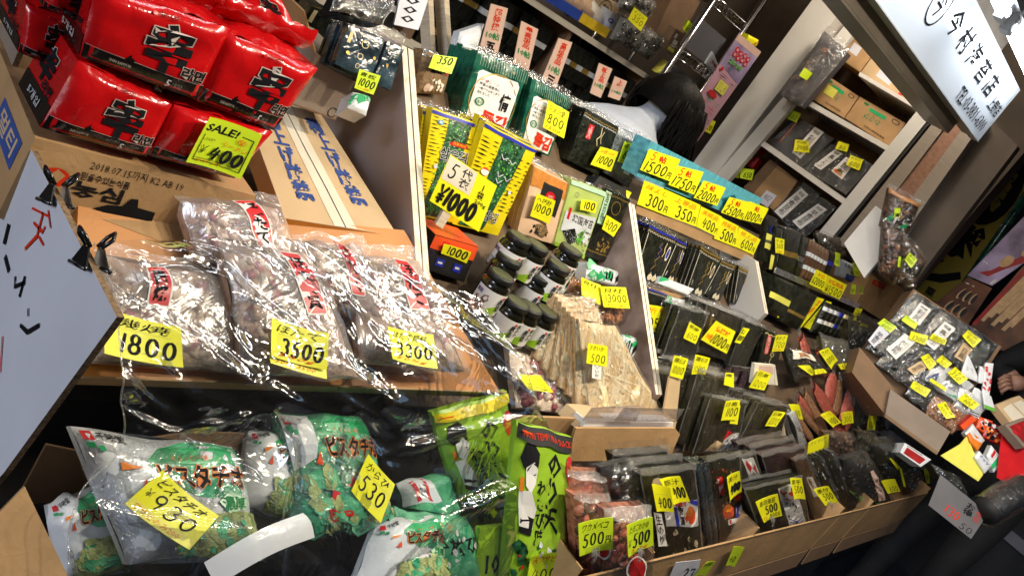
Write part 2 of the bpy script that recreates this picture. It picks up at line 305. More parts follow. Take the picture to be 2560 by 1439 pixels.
def draw(mb, deco, mp, w, h, e0=.0006):
    rnd = random.Random(len(deco)*7 + int(w*1e4))
    for i, d in enumerate(deco):
        k, m = d[0], d[1]; e = e0 + .00018*i
        if k == 'r':
            a0,b0,a1,b1 = d[2:6]; nx = max(1, min(12, int(abs(a1-a0)*12))); ny = max(1, min(14, int(abs(b1-b0)*14)))
            mb.grid(lambda a, b: mp(a, b, e), nx, ny, m, True, a0, b0, a1, b1)
        elif k in 'tv':
            s, a0, b0, a1, b1 = d[2:7]; sh = d[7] if len(d) > 7 else 0; bo = d[8] if len(d) > 8 else 0
            v, f = glyphs(s, k == 'v', bo)
            mb.add([mp(a0+(a1-a0)*(x+sh*(y-.5)), b0+(b1-b0)*y, e) for x, y in v], f, m)
        elif k == 'h':
            s, a0, b0, a1, b1 = d[2:7]; wt = d[7] if len(d) > 7 else .16
            adv = [.45 if c in '1' else .35 if c in ',.' else .8 if c == '\u5186' else 1.0 for c in s]
            tot = sum(adv); x = 0.0
            for c, ad in zip(s, adv):
                if c in HAND:
                    cw = (a1-a0)*ad/tot; hh = (b1-b0)*(.62 if c == '\u5186' else 1); jy = rnd.uniform(-.04,.04)*(b1-b0)
                    asp = (cw*w)/max(hh*h, 1e-6)     # width over height of the cell
                    for st in HAND[c]:
                        v, f = ribbon([((px-.5)*asp*.86 + .22*(py-.5)*.8, py) for px, py in st], wt)
                        mb.add([mp(a0 + (a1-a0)*x/tot + cw*.5 + vx*hh*h/w, b0 + jy + vy*hh, e) for vx, vy in v], f, m)
                x += ad
        elif k == 'p':
            v, f = cutpoly(d[2]); mb.add([mp(a, b, e) for a, b in v], f, m)
        elif k == 'e':
            ca, cb, ra, rb = d[2:6]; n = 18
            mb.add([mp(ca, cb, e)] + [mp(ca+ra*math.cos(2*math.pi*q/n), cb+rb*math.sin(2*math.pi*q/n), e) for q in range(n)], [(0, 1+q, 1+(q+1)%n) for q in range(n)], m)
        elif k == 'o':
            ca, cb, ra, rb, tk = d[2:7]; n = 22
            mb.add([mp(ca+ra*g*math.cos(2*math.pi*q/n), cb+rb*g*math.sin(2*math.pi*q/n), e) for g in (1, 1-tk) for q in range(n)],
                   [(q, (q+1)%n, n+(q+1)%n, n+q) for q in range(n)], m)
        elif k == 'n':               # scattered flecks
            cnt, a0, b0, a1, b1, sz = d[2:8]
            for q in range(cnt):
                ca, cb = rnd.uniform(a0,a1), rnd.uniform(b0,b1); g = sz*rnd.uniform(.5,1.3); n = 6; ph = rnd.uniform(0,6)
                mb.add([mp(ca + g*rnd.uniform(.5,1.1)*math.cos(ph+q2*2*math.pi/n)/w, cb + g*rnd.uniform(.5,1.1)*math.sin(ph+q2*2*math.pi/n)/h, e + .0001*(q % 4)) for q2 in range(n)], [tuple(range(n))], m)
        elif k == 'b':               # rows of dark dashes: ragged horizontal strokes
            cnt, a0, b0, a1, b1 = d[2:7]
            for q in range(cnt):
                y = b0 + (b1-b0)*(q+.5)/cnt; x = a0
                while x < a1:
                    L = rnd.uniform(.25, .7)*(a1-a0); x2 = min(a1, x+L); tk = rnd.uniform(.15,.42)*(b1-b0)/cnt
                    mb.add([mp(x,y,e), mp((x+x2)/2,y-tk*.5,e), mp(x2,y,e), mp((x+x2)/2,y+tk*.5,e)], [(0,1,2,3)], m); x = x2 + rnd.uniform(.05,.3)*(a1-a0)
        elif k == 'w':               # scalloped edge line
            a0, b, a1, amp, tk, cnt = d[2:8]; N = cnt*4
            pts = [(a0+(a1-a0)*q/N, b + amp*abs(math.sin(math.pi*q/4))) for q in range(N+1)]
            mb.add([mp(a, y, e) for a, y in pts] + [mp(a, y+tk, e) for a, y in pts], [(q, q+1, N+2+q, N+1+q) for q in range(N)], m)
        elif k == 'l':               # brush stroke through points
            pts, tk = d[2], d[3]
            v, f = ribbon([(a*w, b*h) for a, b in pts], tk)
            mb.add([mp(x/w, y/h, e) for x, y in v], f, m)
def edge(x, k=4): return max(0.0, 1 - abs(2*x-1)**k)
def wob(p, f, seed=0): return noise.noise(Vector((p[0]*f+seed*3.1, p[1]*f-seed*1.7, seed*.77)))
# ------------------------------------------------------------------ goods
def pack(name, label, cat, q, th, base, deco=(), on=None, ang=None, yaw=0, pl=None, film=None, cuff=0.0, cuffmat='film', side=None, sidedeco=None,
         n=0, step=None, group=None, bulge=.25, wr=.0012, back_label=None, jit=.004, basept=None, band=None, seed=None, lo=35, hi=112, nx=10, ny=12, wobble=None):
    if pl is None:
        if ang is None: pl = solve(q, basept, on, yaw=yaw, lo=lo, hi=hi)
        else: pl = inc(hit(basept or ((q[2][0]+q[3][0])/2, (q[2][1]+q[3][1])/2), on or BED0), ang, yaw)
    fr = Fr(q, pl); fr.wb = wobble if wobble is not None else (.006 if film else .002 if cuff else 0.0)
    sd = seed if seed is not None else (q[0][0]*7 + q[0][1]) % 97
    def ds(a, b):
        a2, b2 = min(max(a,0),1), min(max(b,0),1); k = min(1, 1.15*edge(a2)*edge(b2)) if edge(a2) > 0 and edge(b2) > 0 else 0
        p = fr.P(a2, b2)
        return bulge*th*math.sqrt(max(k,0)) + wr*wob(p, 38, sd)*(k**.5 if k > 0 else 0)
    mp = lambda a, b, e=0: fr.P(a, b, ds(a, b) + e)
    mb = MB(); mb.grid(lambda a, b: mp(a, b), nx, ny, base)
    sm = side or base
    ring = [(0,0),(1,0),(1,1),(0,1)]
    for i in range(4):
        a, b = ring[i], ring[(i+1)%4]
        mb.add([fr.P(*a, 0), fr.P(*a, -th), fr.P(*b, -th), fr.P(*b, 0)], [(0,1,2,3)], sm)
    mb.add([fr.P(*r, -th) for r in ring], [(3,2,1,0)], base)
    draw(mb, deco, mp, fr.w, fr.h)
    if sidedeco:
        draw(mb, sidedeco, lambda a, b, e=0: fr.P(-e/fr.w*1.2, b, -th*(1-a)), th, fr.h)
    o = mb.build(name, None, fr.M); tag(o, label, cat, group)
    if film:
        fb = MB(); top = 1 + cuff; nm_thin = fr.w < .05
        def fp(a, b):
            p = fr.P(a, b); bb = min(b, 1)
            k = edge(min(max(a,0),1))*edge(min(max(bb,0),1))
            return fr.P(a, b, bulge*th*math.sqrt(max(k,0)) + .0022 + .0028*wob(p, 30, sd+5) + .002*wob(p, 75, sd+9) - (max(b-1,0)*fr.h*.15))
        fb.grid(fp, 12, 16, film, True, -.03, -.015, 1.03, top)
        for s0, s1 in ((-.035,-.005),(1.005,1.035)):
            if cuff and not nm_thin: fb.grid(lambda a, b: fr.P(a, b, .001), 1, 10, 'zip_band', True, s0, 0, s1, 1)  # pale side seams, added to give the film folds a highlight
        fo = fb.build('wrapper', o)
    elif cuff:
        fb = MB(); fb.grid(lambda a, b: fr.P(a, b, -.3*th + .004*wob(fr.P(a, b), 45, sd) - (b-1)*fr.h*.25), 14, 4, cuffmat, True, -.02, .97, 1.02, 1+cuff); fb.build('clear_seal', o)
    if band:
        zb = MB(); zb.grid(lambda a, b: fr.P(a, b, .004 + .002*wob(fr.P(a,b), 40, sd)), 12, 2, 'zip_band', True, -.03, band[0], 1.03, band[1]); zb.build('zip_strip', fo if film else o)
    step = step or th*1.12
    rn = random.Random(int(sd)+3)
    for i in range(n):
        d = fr.n * (-(i+1)*step) + fr.u*rn.uniform(-jit,jit) + fr.v*rn.uniform(-jit*1.5,jit)
        c = copy_tree(o, Matrix.Translation(d)); c['label'] = back_label or label
        if group: c['group'] = group
    return fr
def front(fr, d): return (fr.O + fr.n*d, fr.n)
def card(label, q, pl, price, top=None, col='yellow', sub=None, name='price_card', cat='price card', bend=.003, deco=None, wt=.17, yen=False, ink='ink', tcol='ink', pw=(.14,.22,.94,.62), clip=False, group=None):
    fr = Fr(q, pl); sd = (q[0][0]*3+q[0][1]) % 31
    f = lambda a, b, e=0: fr.P(a, b, bend*(4*(a-.5)**2) + bend*.8*(b-.5)*(1 if sd % 2 else -1) + .0006*wob((a,b),3,sd) + e)
    mb = MB(); mb.grid(lambda a, b: f(a, b), 6, 6, col); mb.grid(lambda a, b: f(1-a, b, -.0006), 6, 6, col)
    for g in (lambda t: (t,0), lambda t: (1,t), lambda t: (1-t,1), lambda t: (0,1-t)):
        mb.add([f(*g(i/6)) for i in range(7)] + [f(*g(i/6), -.0006) for i in range(7)], [(i, 7+i, 8+i, 1+i) for i in range(6)], col)
    dc = []
    if deco: dc += deco
    if price: dc.append(('h', ink, price, *pw, wt))
    if top: dc.append(('t', tcol, top, .12, .70, .86, .92, .1))
    if sub: dc.append(('t', 'orange_ink', sub, .14, .05, .80, .17, .15))
    if not deco and fr.w > .03: dc += [('r', 'grey_ink', .12, .66, .88, .664), ('r', 'grey_ink', .12, .19, .88, .194)]
    if yen: dc.append(('h', 'ink', '\u00a5', .04, .30, .16, .52, .12))
    draw(mb, dc, f, fr.w, fr.h, .0004)
    o = tag(mb.build(name, None, fr.M), label, cat, group)
    if clip:
        cb = MB(); cb.tube([fr.P(.42,.12,.004), fr.P(.42,-.1,.004), fr.P(.40,-.3,.0)], .0035, 'acrylic', 8); cb.grid(lambda a, b: fr.P(a,b,.006), 2, 2, 'zip_band', True, .30, -.04, .54, .22); cb.build('clear_clip', o)
    return fr
def solid(name, label, cat, mb_fn, M=None, group=None, kind=None):
    mb = MB(); mb_fn(mb); return tag(mb.build(name, None, M), label, cat, group, kind)
def quadbox(name, label, cat, q, pl, th, base, deco=(), group=None, wall=None):
    fr = Fr(q, pl); mb = MB()
    mb.hexa([fr.P(0,1),fr.P(1,1),fr.P(1,0),fr.P(0,0)][::-1], [fr.P(0,1,-th),fr.P(1,1,-th),fr.P(1,0,-th),fr.P(0,0,-th)][::-1], base)
    draw(mb, deco, lambda a, b, e=0: fr.P(a, b, e), fr.w, fr.h)
    o = tag(mb.build(name, None, fr.M), label, cat, group); return fr, o
# ================================================================== the setting
def tiles():
    m = mat('paving', (.030,.032,.042), .42, .3, 9, .2, 60); t = m.node_tree; N = t.nodes; L = t.links; b = N['Principled BSDF']
    src = b.inputs['Base Color'].links[0].from_socket
    br = N.new('ShaderNodeTexBrick'); br.inputs['Scale'].default_value = 1.0; br.inputs['Mortar Size'].default_value = .006
    br.inputs['Brick Width'].default_value = .30; br.inputs['Row Height'].default_value = .30; br.offset = 0
    br.inputs['Mortar'].default_value = (.2,.2,.22,1); br.inputs['Color1'].default_value = (1,1,1,1); br.inputs['Color2'].default_value = (.75,.75,.8,1)
    tc = N.new('ShaderNodeTexCoord'); L.new(tc.outputs['Object'], br.inputs['Vector'])
    mx = N.new('ShaderNodeMix'); mx.data_type = 'RGBA'; mx.blend_type = 'MULTIPLY'; mx.inputs[0].default_value = 1
    L.new(src, mx.inputs[6]); L.new(br.outputs[0], mx.inputs[7]); L.new(mx.outputs[2], b.inputs['Base Color'])
tiles()
mb = MB(); mb.add([(-40,-60,0),(120,-60,0),(120,60,0),(-40,60,0)], [(0,1,2,3)], 'paving'); tag(mb.build('ground'), kind='structure')
mb = MB(); mb.box((-1.6,2.66,0),(4.0,2.8,2.7),'wall_brown'); tag(mb.build('back_wall'), 'dull brown wall behind the shelves at the back of the shop', 'wall', kind='structure')
mb = MB(); mb.box((3.90,1.10,0),(4.02,2.66,2.7),'wall_brown'); tag(mb.build('side_wall'), 'dark side wall of the shop behind the white shelf cabinet', 'wall', kind='structure')
mb = MB(); mb.box((-1.6,1.08,2.55),(3.90,2.66,2.65),'ceiling'); tag(mb.build('ceiling'), kind='structure')
# neighbouring shop fronts across and along the alley, dark at this hour
def awning(mb):
    mb.box((-1.2,-.25,2.72),(4.6,1.07,2.76),'coat_black')
    for k in range(7): mb.box((-1.2+k*.95,-.25,2.66),(-1.17+k*.95,1.07,2.72),'fixture')
solid('awning', 'dark awning roof over the front of the stall', 'awning', awning)
def nextshop(mb): mb.box((4.9,-.2,0),(5.1,3.0,3.2),'coat_black'); mb.box((4.87,.0,.5),(4.9,1.6,.56),'panel_grey')
solid('neighbour_wall', 'dark wall of the neighbouring shop beyond the banners', 'wall', nextshop)
# ------------------------------------------------------------------ the stall
st = empty('display_stand', (1.6, .9, 0), 'long black-skirted market stall with a sloping brown display bed', 'stall')
mb = MB()
mb.box((-.25-1.6,.74-.9,0),(3.05-1.6,1.30-.9,.80),'black_cloth'); mb.box((-.25-1.6,.46-.9,0),(3.05-1.6,.74-.9,.58),'black_cloth'); mb.build('skirt', st)
mb = MB()
def bp(x, y, h): 
    z = .909 + (y-.683)*math.tan(math.radians(39.5)); return (x-1.6, y-.9-h*math.sin(math.radians(39.5)), z+h*math.cos(math.radians(39.5)))
mb.hexa([bp(.84,.665,-.105),bp(2.95,.665,-.105),bp(2.95,1.15,-.105),bp(.84,1.15,-.105)],[bp(.84,.665,-.125),bp(2.95,.665,-.125),bp(2.95,1.15,-.125),bp(.84,1.15,-.125)],'bed_brown')
mb.build('sloping_bed', st)
mb = MB(); mb.box((.33-1.6,.84-.9,.80),(.81-1.6,1.6-.9,.95),'bed_brown'); mb.build('back_ledge', st)
def divider(name, label, x, ytop, ybot, yback, zb, m, th=.012, ply=2):
    yt, yb = ytop, ybot; zt = .909+(yt-.683)*math.tan(math.radians(39.5)); zbm = .909+(yb-.683)*math.tan(math.radians(39.5))
    prof = [(yb, zbm), (yt, zt), (yback, zt-.015), (yback, zb), (yb+.02, zb)]
    mb = MB(); n = len(prof)
    for k in range(ply):
        a, b = x+k*(th+.003), x+k*(th+.003)+th
        mb.add([(a,y,z) for y,z in prof]+[(b,y,z) for y,z in prof], [tuple(range(n))[::-1], tuple(range(n,2*n))]+[(i,(i+1)%n,n+(i+1)%n,n+i) for i in range(1,n)], m)
        mb.add([(a,prof[0][0],prof[0][1]),(b,prof[0][0],prof[0][1]),(b,prof[1][0],prof[1][1]),(a,prof[1][0],prof[1][1])], [(0,1,2,3)], 'wood_cut')
    return tag(mb.build(name), label, 'divider board')
divider('divider_board', 'pinkish stained board divider between the carton and the yellow seaweed packs', .813, 1.125, .805, 1.25, .86, 'board_pink')
divider('divider_board', 'double board divider with pale cut edges beside the dried squid and nori packs', 1.50, 1.027, .683, 1.16, .74, 'board_stain')
divider('divider_board', 'small grey board divider between the scalloped black nori and the banded nori', 2.20, 1.01, .885, 1.16, .92, 'board_grey', .010)
# sloping back boards seen behind the carton
for q, lab in (([(1069,-30),(1082,-30),(1089,128),(1078,122)], 'pale edged board standing behind the stall beside the grey price sheet'), ([(1108,-30),(1121,-30),(1131,135),(1120,130)], 'pale edged board standing next to the back nori shelf')):
    fr = Fr(q, inc(hit((1085,100), BED(-.13)), 60)); mb = MB(); P = fr.P
    mb.hexa([P(0,1),P(1,1),P(1,-.6),P(0,-.6)],[P(0,1,-.03),P(1,1,-.03),P(1,-.6,-.03),P(0,-.6,-.03)],'wood'); tag(mb.build('partition_board', None, fr.M), lab, 'board')
# ------------------------------------------------------------------ shelves at the back
YB = 2.2
sh = empty('back_shelf', (2.2, 2.4, 0), 'cream edged shelves full of dark nori bundles at the back of the shop', 'shelf')
for z in (1.455, 1.13, .80):
    mb = MB(); mb.box((.9-2.2, YB-2.4, z-.022), (2.80-2.2, 2.64-2.4, z), 'cream'); mb.build('shelf_board', sh)
for x in (.9, 1.60, 2.25, 2.78):
    mb = MB(); mb.box((x-2.2, YB-2.4+.01, .0), (x-2.2+.018, 2.64-2.4, 1.432), 'cardboard_dark'); mb.build('upright', sh)
def wframe(x): return x
# wire rack
rk = empty('wire_rack', (3.2, 1.95, 0), 'chrome wire rack with zigzag shelves and dark grey side panels', 'rack')
YR = 2.05; XR0, XR1 = hit((1690,142), YP(YR)).x, hit((1882,40), YP(YR)).x; ZL0, ZL1 = hit((1690,142), YP(YR)).z, hit((1775,8), YP(YR)).z
for x, y in ((XR0,YR),(XR1,YR),(XR0,2.5),(XR1,2.5)):
    mb = MB(); mb.tube([(x-3.2,y-1.95,0),(x-3.2,y-1.95,2.2)], .012, 'chrome', 10); mb.build('post', rk)
for z in (ZL0-.40, ZL0, ZL1):
    mb = MB()
    for zz in (z, z+.035):
        for y in (YR, 2.5): mb.tube([(XR0-3.2,y-1.95,zz),(XR1-3.2,y-1.95,zz)], .0035, 'chrome', 6)
    k = 18
    mb.tube([(XR0-3.2+(XR1-XR0)*i/k, YR-1.95, z+(.035 if i%2 else 0)) for i in range(k+1)], .0025, 'chrome', 6)
    for i in range(1, 14): mb.tube([(XR0-3.2, YR-1.95+.44*i/14, z+.035),(XR1-3.2, YR-1.95+.44*i/14, z+.035)], .002, 'chrome', 5)
    mb.build('wire_shelf', rk)
mb = MB(); mb.box((XR0-3.2+.02, YR-1.95+.03, ZL0+.05),(XR1-3.2-.02, YR-1.95+.036, ZL1-.06),'panel_grey'); mb.build('grey_panel', rk)
mb = MB(); mb.box((XR0-3.2+.02, YR-1.95+.03, ZL0-.34),(XR1-3.2-.02, YR-1.95+.036, ZL0-.03),'panel_grey'); mb.build('grey_panel', rk)
mb = MB(); mb.box((XR0-3.2+.02, YR-1.95+.05, .45),(XR1-3.2-.02, YR-1.95+.34, ZL0-.42),'cardboard_dark'); mb.build('storage_bin', rk)
# ------------------------------------------------------------------ white shelf cabinet against the side wall (faces the camera, plane X = 3.3)
CX = XP(3.3)
cb = empty('shelf_cabinet', (3.45, 1.35, 0), 'white enamel cabinet with open shelves of kelp and cartons', 'cabinet')
def xpart(name, q, pl, th, m, parent, extra=None):
    fr = Fr(q, pl); mb = MB(); P = fr.P
    mb.hexa([P(0,1),P(1,1),P(1,0),P(0,0)],[P(0,1,-th),P(1,1,-th),P(1,0,-th),P(0,0,-th)], m)
    o = mb.build(name, None, fr.M); mw = fr.M.copy(); o.parent = parent
    o.matrix_parent_inverse = Matrix.Translation(-Vector(parent.location)); o.matrix_basis = mw
    return o
xpart('corner_post', [(2100,-95),(2185,-80),(1786,440),(1732,408)], off(CX,.03), .12, 'white_enamel', cb)
xpart('door_frame', [(2150,20),(2180,32),(1817,455),(1786,443)], off(CX,.018), .03, 'white_enamel', cb)
xpart('front_post', [(2345,212),(2378,228),(2070,606),(2030,602)], off(CX,.02), .05, 'white_enamel', cb)
xpart('rubber_seal', [(2379,229),(2386,233),(2078,609),(2071,606)], off(CX,.012), .05, 'seal_black', cb)
for q in ([(2150,180),(2330,285),(2326,294),(2146,189)], [(2005,240),(2232,370),(2226,382),(2000,252)], [(1895,342),(2125,505),(2119,518),(1888,354)]):
    fr = Fr(q, CX); mb = MB(); P = fr.P
    mb.hexa([P(0,1),P(1,1),P(1,0),P(0,0)],[P(0,1,-.38),P(1,1,-.38),P(1,0,-.38),P(0,0,-.38)], 'shelf_white')
    o = mb.build('shelf', None, fr.M); o.parent = cb; o.matrix_parent_inverse = Matrix.Translation(-Vector(cb.location))
xpart('back_panel', [(2170,-60),(2420,110),(2040,690),(1760,470)], off(CX,-.40), .02, 'bed_brown', cb)
# steel trim between cabinet and street
sp = empty('steel_jamb', (3.3, 1.0, 0), 'stainless steel and copper toned door jamb strips beside the cabinet', 'jamb')
for q, m in (([(2392,232),(2418,244),(2130,622),(2090,610)],'steel'), ([(2418,244),(2450,262),(2180,628),(2130,622)],'copper_panel'), ([(2450,262),(2468,290),(2215,650),(2180,628)],'steel'), ([(2468,290),(2545,365),(2290,700),(2215,650)],'wall_brown')):
    fr = Fr(q, off(CX, {'steel':.03,'copper_panel':.02,'wall_brown':-.02}[m])); mb = MB(); P = fr.P
    mb.hexa([P(0,1),P(1,1),P(1,0),P(0,0)],[P(0,1,-.05),P(1,1,-.05),P(1,0,-.05),P(0,0,-.05)], m)
    o = mb.build('jamb_strip', None, fr.M); o.parent = sp; o.matrix_parent_inverse = Matrix.Translation(-Vector(sp.location))
# header beam of the shop front, sign, tubes
def hdr(mb):
    mb.box((.1,1.02,1.812),(2.72,1.07,2.55),'steel'); mb.box((.1,.985,1.806),(2.72,1.075,1.8118),'steel'); mb.box((.1,.985,1.8125),(2.72,1.018,1.86),'steel')
solid('header_beam', 'brushed steel header beam above the shop opening', 'beam', hdr)
sg = empty('shop_sign', (1.84,.96,1.948), 'long white shop sign with black characters and telephone number', 'sign')
mb = MB(); mb.box((-1.04,-.010,-.097),(1.045,.02,.097),'sign_white'); mb.box((-1.043,-.012,-.100),(1.048,.022,-.0973),'fixture')
def sgm(a, b, e=0): return Vector((-1.04+2.085*a, -.0108-e, -.097+.194*b))
T = [('o','ink',.585,.60,.026,.30,.10), ('t','ink','\u4eca',.572,.42,.598,.78,0,.01)]
for i, c in enumerate('\u4eca\u6751\u6d77\u82d4\u5e97'): T.append(('t','ink',c,.632+i*.058,.46,.672+i*.058,.80,0,.012))
T.append(('t','ink','\u4e0a\u91ce\u5e97',.925,.40,.985,.62,0,.01)); T.append(('t','ink','TEL:03-3831-6300',.80,.08,.975,.30,0,.008))
draw(mb, T, sgm, 2.085, .194, .0004); mb.build('sign_board', sg)
mb = MB(); mb.box((-1.04,.0205,-.095),(1.045,.055,.095),'fixture'); mb.build('sign_casing', sg)
def tube_lamp(x0, x1, lab, y=.849, z=2.029):
    r = empty('fluorescent_lamp', ((x0+x1)/2, y, z), lab, 'lamp', 'fluorescent lamps under the awning'); h = (x1-x0)/2
    mb = MB(); mb.tube([(-h,0,0),(h,0,0)], .0155, 'tube', 12); mb.build('glowing_tube', r)
    mb = MB(); mb.box((-h-.03,-.022,.022),(h+.03,.022,.05),'fixture')
    for s in (-1, 1): mb.box((s*h-.02,-.012,-.02),(s*h+.02,.012,.022),'fixture')
    for s in (-.6, .6): mb.tube([(s*h,0,.05),(s*h,0,2.70-z)], .006, 'fixture', 6)
    mb.build('housing', r)
tube_lamp(2.20, 2.86, 'bare fluorescent tube beside the end of the white shop sign')
tube_lamp(1.14, 2.12, 'bare fluorescent tube hanging in front of the middle of the white sign')
tube_lamp(.10, 1.06, 'bare fluorescent tube hanging above the dried scallop bags')

def opp(mb):
    mb.box((-14,-4.6,0),(22,-4.2,5.5),'wall_brown')
    for k in range(9): mb.box((-12+k*3.6,-4.2,.2),(-9.4+k*3.6,-4.15,2.6),'coat_black'); mb.box((-12+k*3.6,-4.2,3.2),(-9.8+k*3.6,-4.16,4.6),'panel_grey')
solid('opposite_building', 'dark row of shop fronts across the alley', 'building', opp)
def bulb_lamp(x, y, z, power, lab, col=(1.0,.87,.67)):
    r = empty('pendant_lamp', (x, y, z), lab, 'lamp', 'reflector lamps hung from the awning')
    mb = MB(); mb.lathe([(.02,.10),(.03,.09),(.05,.07),(.085,.0),(.083,.0),(.047,.067),(.0,.085)], 'fixture', 24); mb.tube([(0,0,.10),(0,0,2.70-z)], .004, 'seal_black', 6); mb.build('shade', r)
    mb = MB(); mb.lathe([(0,-.002),(.018,.004),(.026,.022),(.018,.045),(.0,.06)], 'bulb', 16); mb.build('glowing_bulb', r)
    l = bpy.data.lights.new('lamp_light', 'SPOT'); l.energy = power; l.color = col; l.shadow_soft_size = .03; l.spot_size = math.radians(150); l.spot_blend = .5
    lo = bpy.data.objects.new('lamp_light', l); COL.objects.link(lo); lo.parent = r; lo.location = (0,0,-.012)
LAMPS = [(.80,.12,2.22,30),(1.25,.12,2.22,58),(1.80,.12,2.24,44),(2.20,.15,2.24,14)]
for (x,y,z,p), nm in zip(LAMPS, ('nearest the noodle packs','above the jars and the squid','above the rows of price cards','at the far end of the stall')):
    bulb_lamp(x,y,z,p,'warm reflector lamp hung from the awning '+nm)

def ceiling_lamp(x, y, lab, p, col):
    r = empty('ceiling_lamp', (x, y, 2.50), lab, 'lamp', 'ceiling lamps inside the shop')
    mb = MB(); mb.lathe([(.0,.05),(.11,.05),(.12,.03),(.11,.028)], 'fixture', 24); mb.build('base', r)
    mb = MB(); mb.lathe([(.0,-.03),(.06,-.02),(.10,.0),(.11,.03)], 'bulb', 20); mb.build('glowing_dome', r)
    l = bpy.data.lights.new('lamp_light', 'POINT'); l.energy = p; l.color = col; l.shadow_soft_size = .08
    lo = bpy.data.objects.new('lamp_light', l); COL.objects.link(lo); lo.parent = r; lo.location = (0,0,-.10)
ceiling_lamp(1.7, 1.75, 'round ceiling lamp inside the shop above the back shelf', 11, (1.0,.86,.70))
ceiling_lamp(2.85, 1.50, 'round ceiling lamp inside the shop near the white cabinet', 21, (1.0,.84,.66))
# ================================================================== left bay: noodle packs, cartons, scallop bags, snack packs
ICO_V = []; ICO_F = []
def _ico():
    b = bmesh.new(); bmesh.ops.create_icosphere(b, subdivisions=1, radius=1); b.verts.ensure_lookup_table()
    for v in b.verts: ICO_V.append(v.co.copy())
    for f in b.faces: ICO_F.append(tuple(v.index for v in f.verts))
    b.free()
_ico()
def lumps(mb, fr, n, size, mats, a0=.08, b0=.06, a1=.92, b1=.92, d0=0.0, d1=.02, flat=.7, seed=1):
    rn = random.Random(seed)
    for i in range(n):
        a, b = rn.uniform(a0,a1), rn.uniform(b0,b1); k = math.sqrt(max(.05, edge((a-a0)/(a1-a0),2)*edge((b-b0)/(b1-b0),2)))
        c = fr.P(a, b, d0 + (d1-d0)*k*rn.uniform(.55,1)); s = size*rn.uniform(.6,1.25)
        R = Matrix.Rotation(rn.uniform(0,6.28),3,'Z') @ Matrix.Rotation(rn.uniform(-.6,.6),3,'X')
        sc = (1, rn.uniform(.6,.95), flat*rn.uniform(.7,1.2)); off_ = rn.uniform(0,50)
        vs = []
        for v in ICO_V:
            q = v * (1 + .35*noise.noise(v*1.6 + Vector((off_,0,0))))
            vs.append(c + R @ Vector((q.x*sc[0], q.y*sc[1], q.z*sc[2]))*s)
        mb.add(vs, ICO_F, mats[rn.randrange(len(mats))], True)
def bag(name, label, cat, q, th, base, mats, nl, size, deco=(), pl=None, on=None, ang=None, film='film_crisp', cuff=.12, band=None, group=None, seed=1, ldeco=None, flat=.7, yaw=0, a=(.08,.06,.92,.90)):
    fr = pack(name, label, cat, q, th*.45, base, (), on=on, ang=ang, pl=pl, film=None, group=group, bulge=.5, yaw=yaw, wobble=.007)
    o = [x for x in COL.objects if x.name.startswith(name)][-1] if False else LAST()
    mb = MB(); lumps(mb, fr, nl, size, mats, *a[:2], *a[2:], d0=.0, d1=th*.55, flat=flat, seed=seed); c = mb.build('contents', o); c['kind'] = 'stuff'
    sd = seed*3.3
    def fp(s, t):
        p = fr.P(s, t); k = edge(min(max(s,0),1))*edge(min(max(min(t,1),0),1))
        return fr.P(s, t, th*.75*math.sqrt(max(k,0)) + .004 + .0045*wob(p, 22, sd) + .0050*abs(wob((p.x+.6*p.y, p.y-.3*p.x), 26, sd+2)) + .0014*wob(p, 80, sd+4) - max(t-1,0)*fr.h*.12)
    fb = MB(); fb.grid(fp, 22, 26, film, True, -.04, -.03, 1.04, 1+cuff); fo = fb.build('wrapper', o)
    if ldeco:
        lb = MB(); draw(lb, ldeco, lambda s, t, e=0: fp(s, t) + Vector((0,0,.0006+e)), fr.w, fr.h); lb.build('label', fo)
    if band:
        zb = MB(); zb.grid(lambda s, t: fp(s, t) + Vector((0,0,.0015)), 14, 2, 'zip_band', True, -.04, band[0], 1.04, band[1]); zb.build('zip_strip', fo)
    return fr
def LAST():
    return bpy.data.objects[LASTN[-1]]
LASTN = []
_build = MB.build
def _b(s, name, parent=None, M=None):
    o = _build(s, name, parent, M)
    if parent is None: LASTN.append(o.name)
    return o
MB.build = _b
# carton under the noodles
YC = .815
def vplane(y): return YP(y)
fr, o = quadbox('noodle_carton', 'brown noodle carton with black Korean lettering and date under the red packs', 'carton',
    [(88,345),(640,490),(590,640),(-10,545)], vplane(YC), .34, 'cardboard', [
    ('t','ink','2018.07.15\uae4c\uc9c0 K2 AB 19',.235,.80,.64,.92,0,-.005),
    ('t','ink','\ubbff\uc744\uc218\uc788\ub294\uc2dd\ud488',.215,.66,.415,.76,0,.012), ('t','ink','\ub18d\uc2ec',.20,.44,.405,.645,0,.03),
    ('e','red_ink',.125,.62,.055,.115), ('p','cardboard',[(.10,.62),(.125,.72),(.16,.66),(.135,.53)]),
    ('p','ink',[(.31,.34),(.36,.42),(.42,.44),(.44,.56),(.47,.57),(.48,.46),(.56,.44),(.56,.28),(.40,.28)]), ])
Pl = lambda a, b, e=0: fr.P(-e/fr.w, b, -.34*(1-a))
fs = MB(); draw(fs, [('r','blue_ink',.62,.46,.93,.80), ('t','cardboard_pale','\uba40\ud2f0',.66,.52,.89,.75,0,.02)], Pl, .34, fr.h); fs.build('blue_label', o)
fs = MB(); draw(fs, [('p','red_ink',[(.1,.2),(.4,.2),(.3,.6)])], Pl, .34, fr.h); fs.build('red_mark', o)
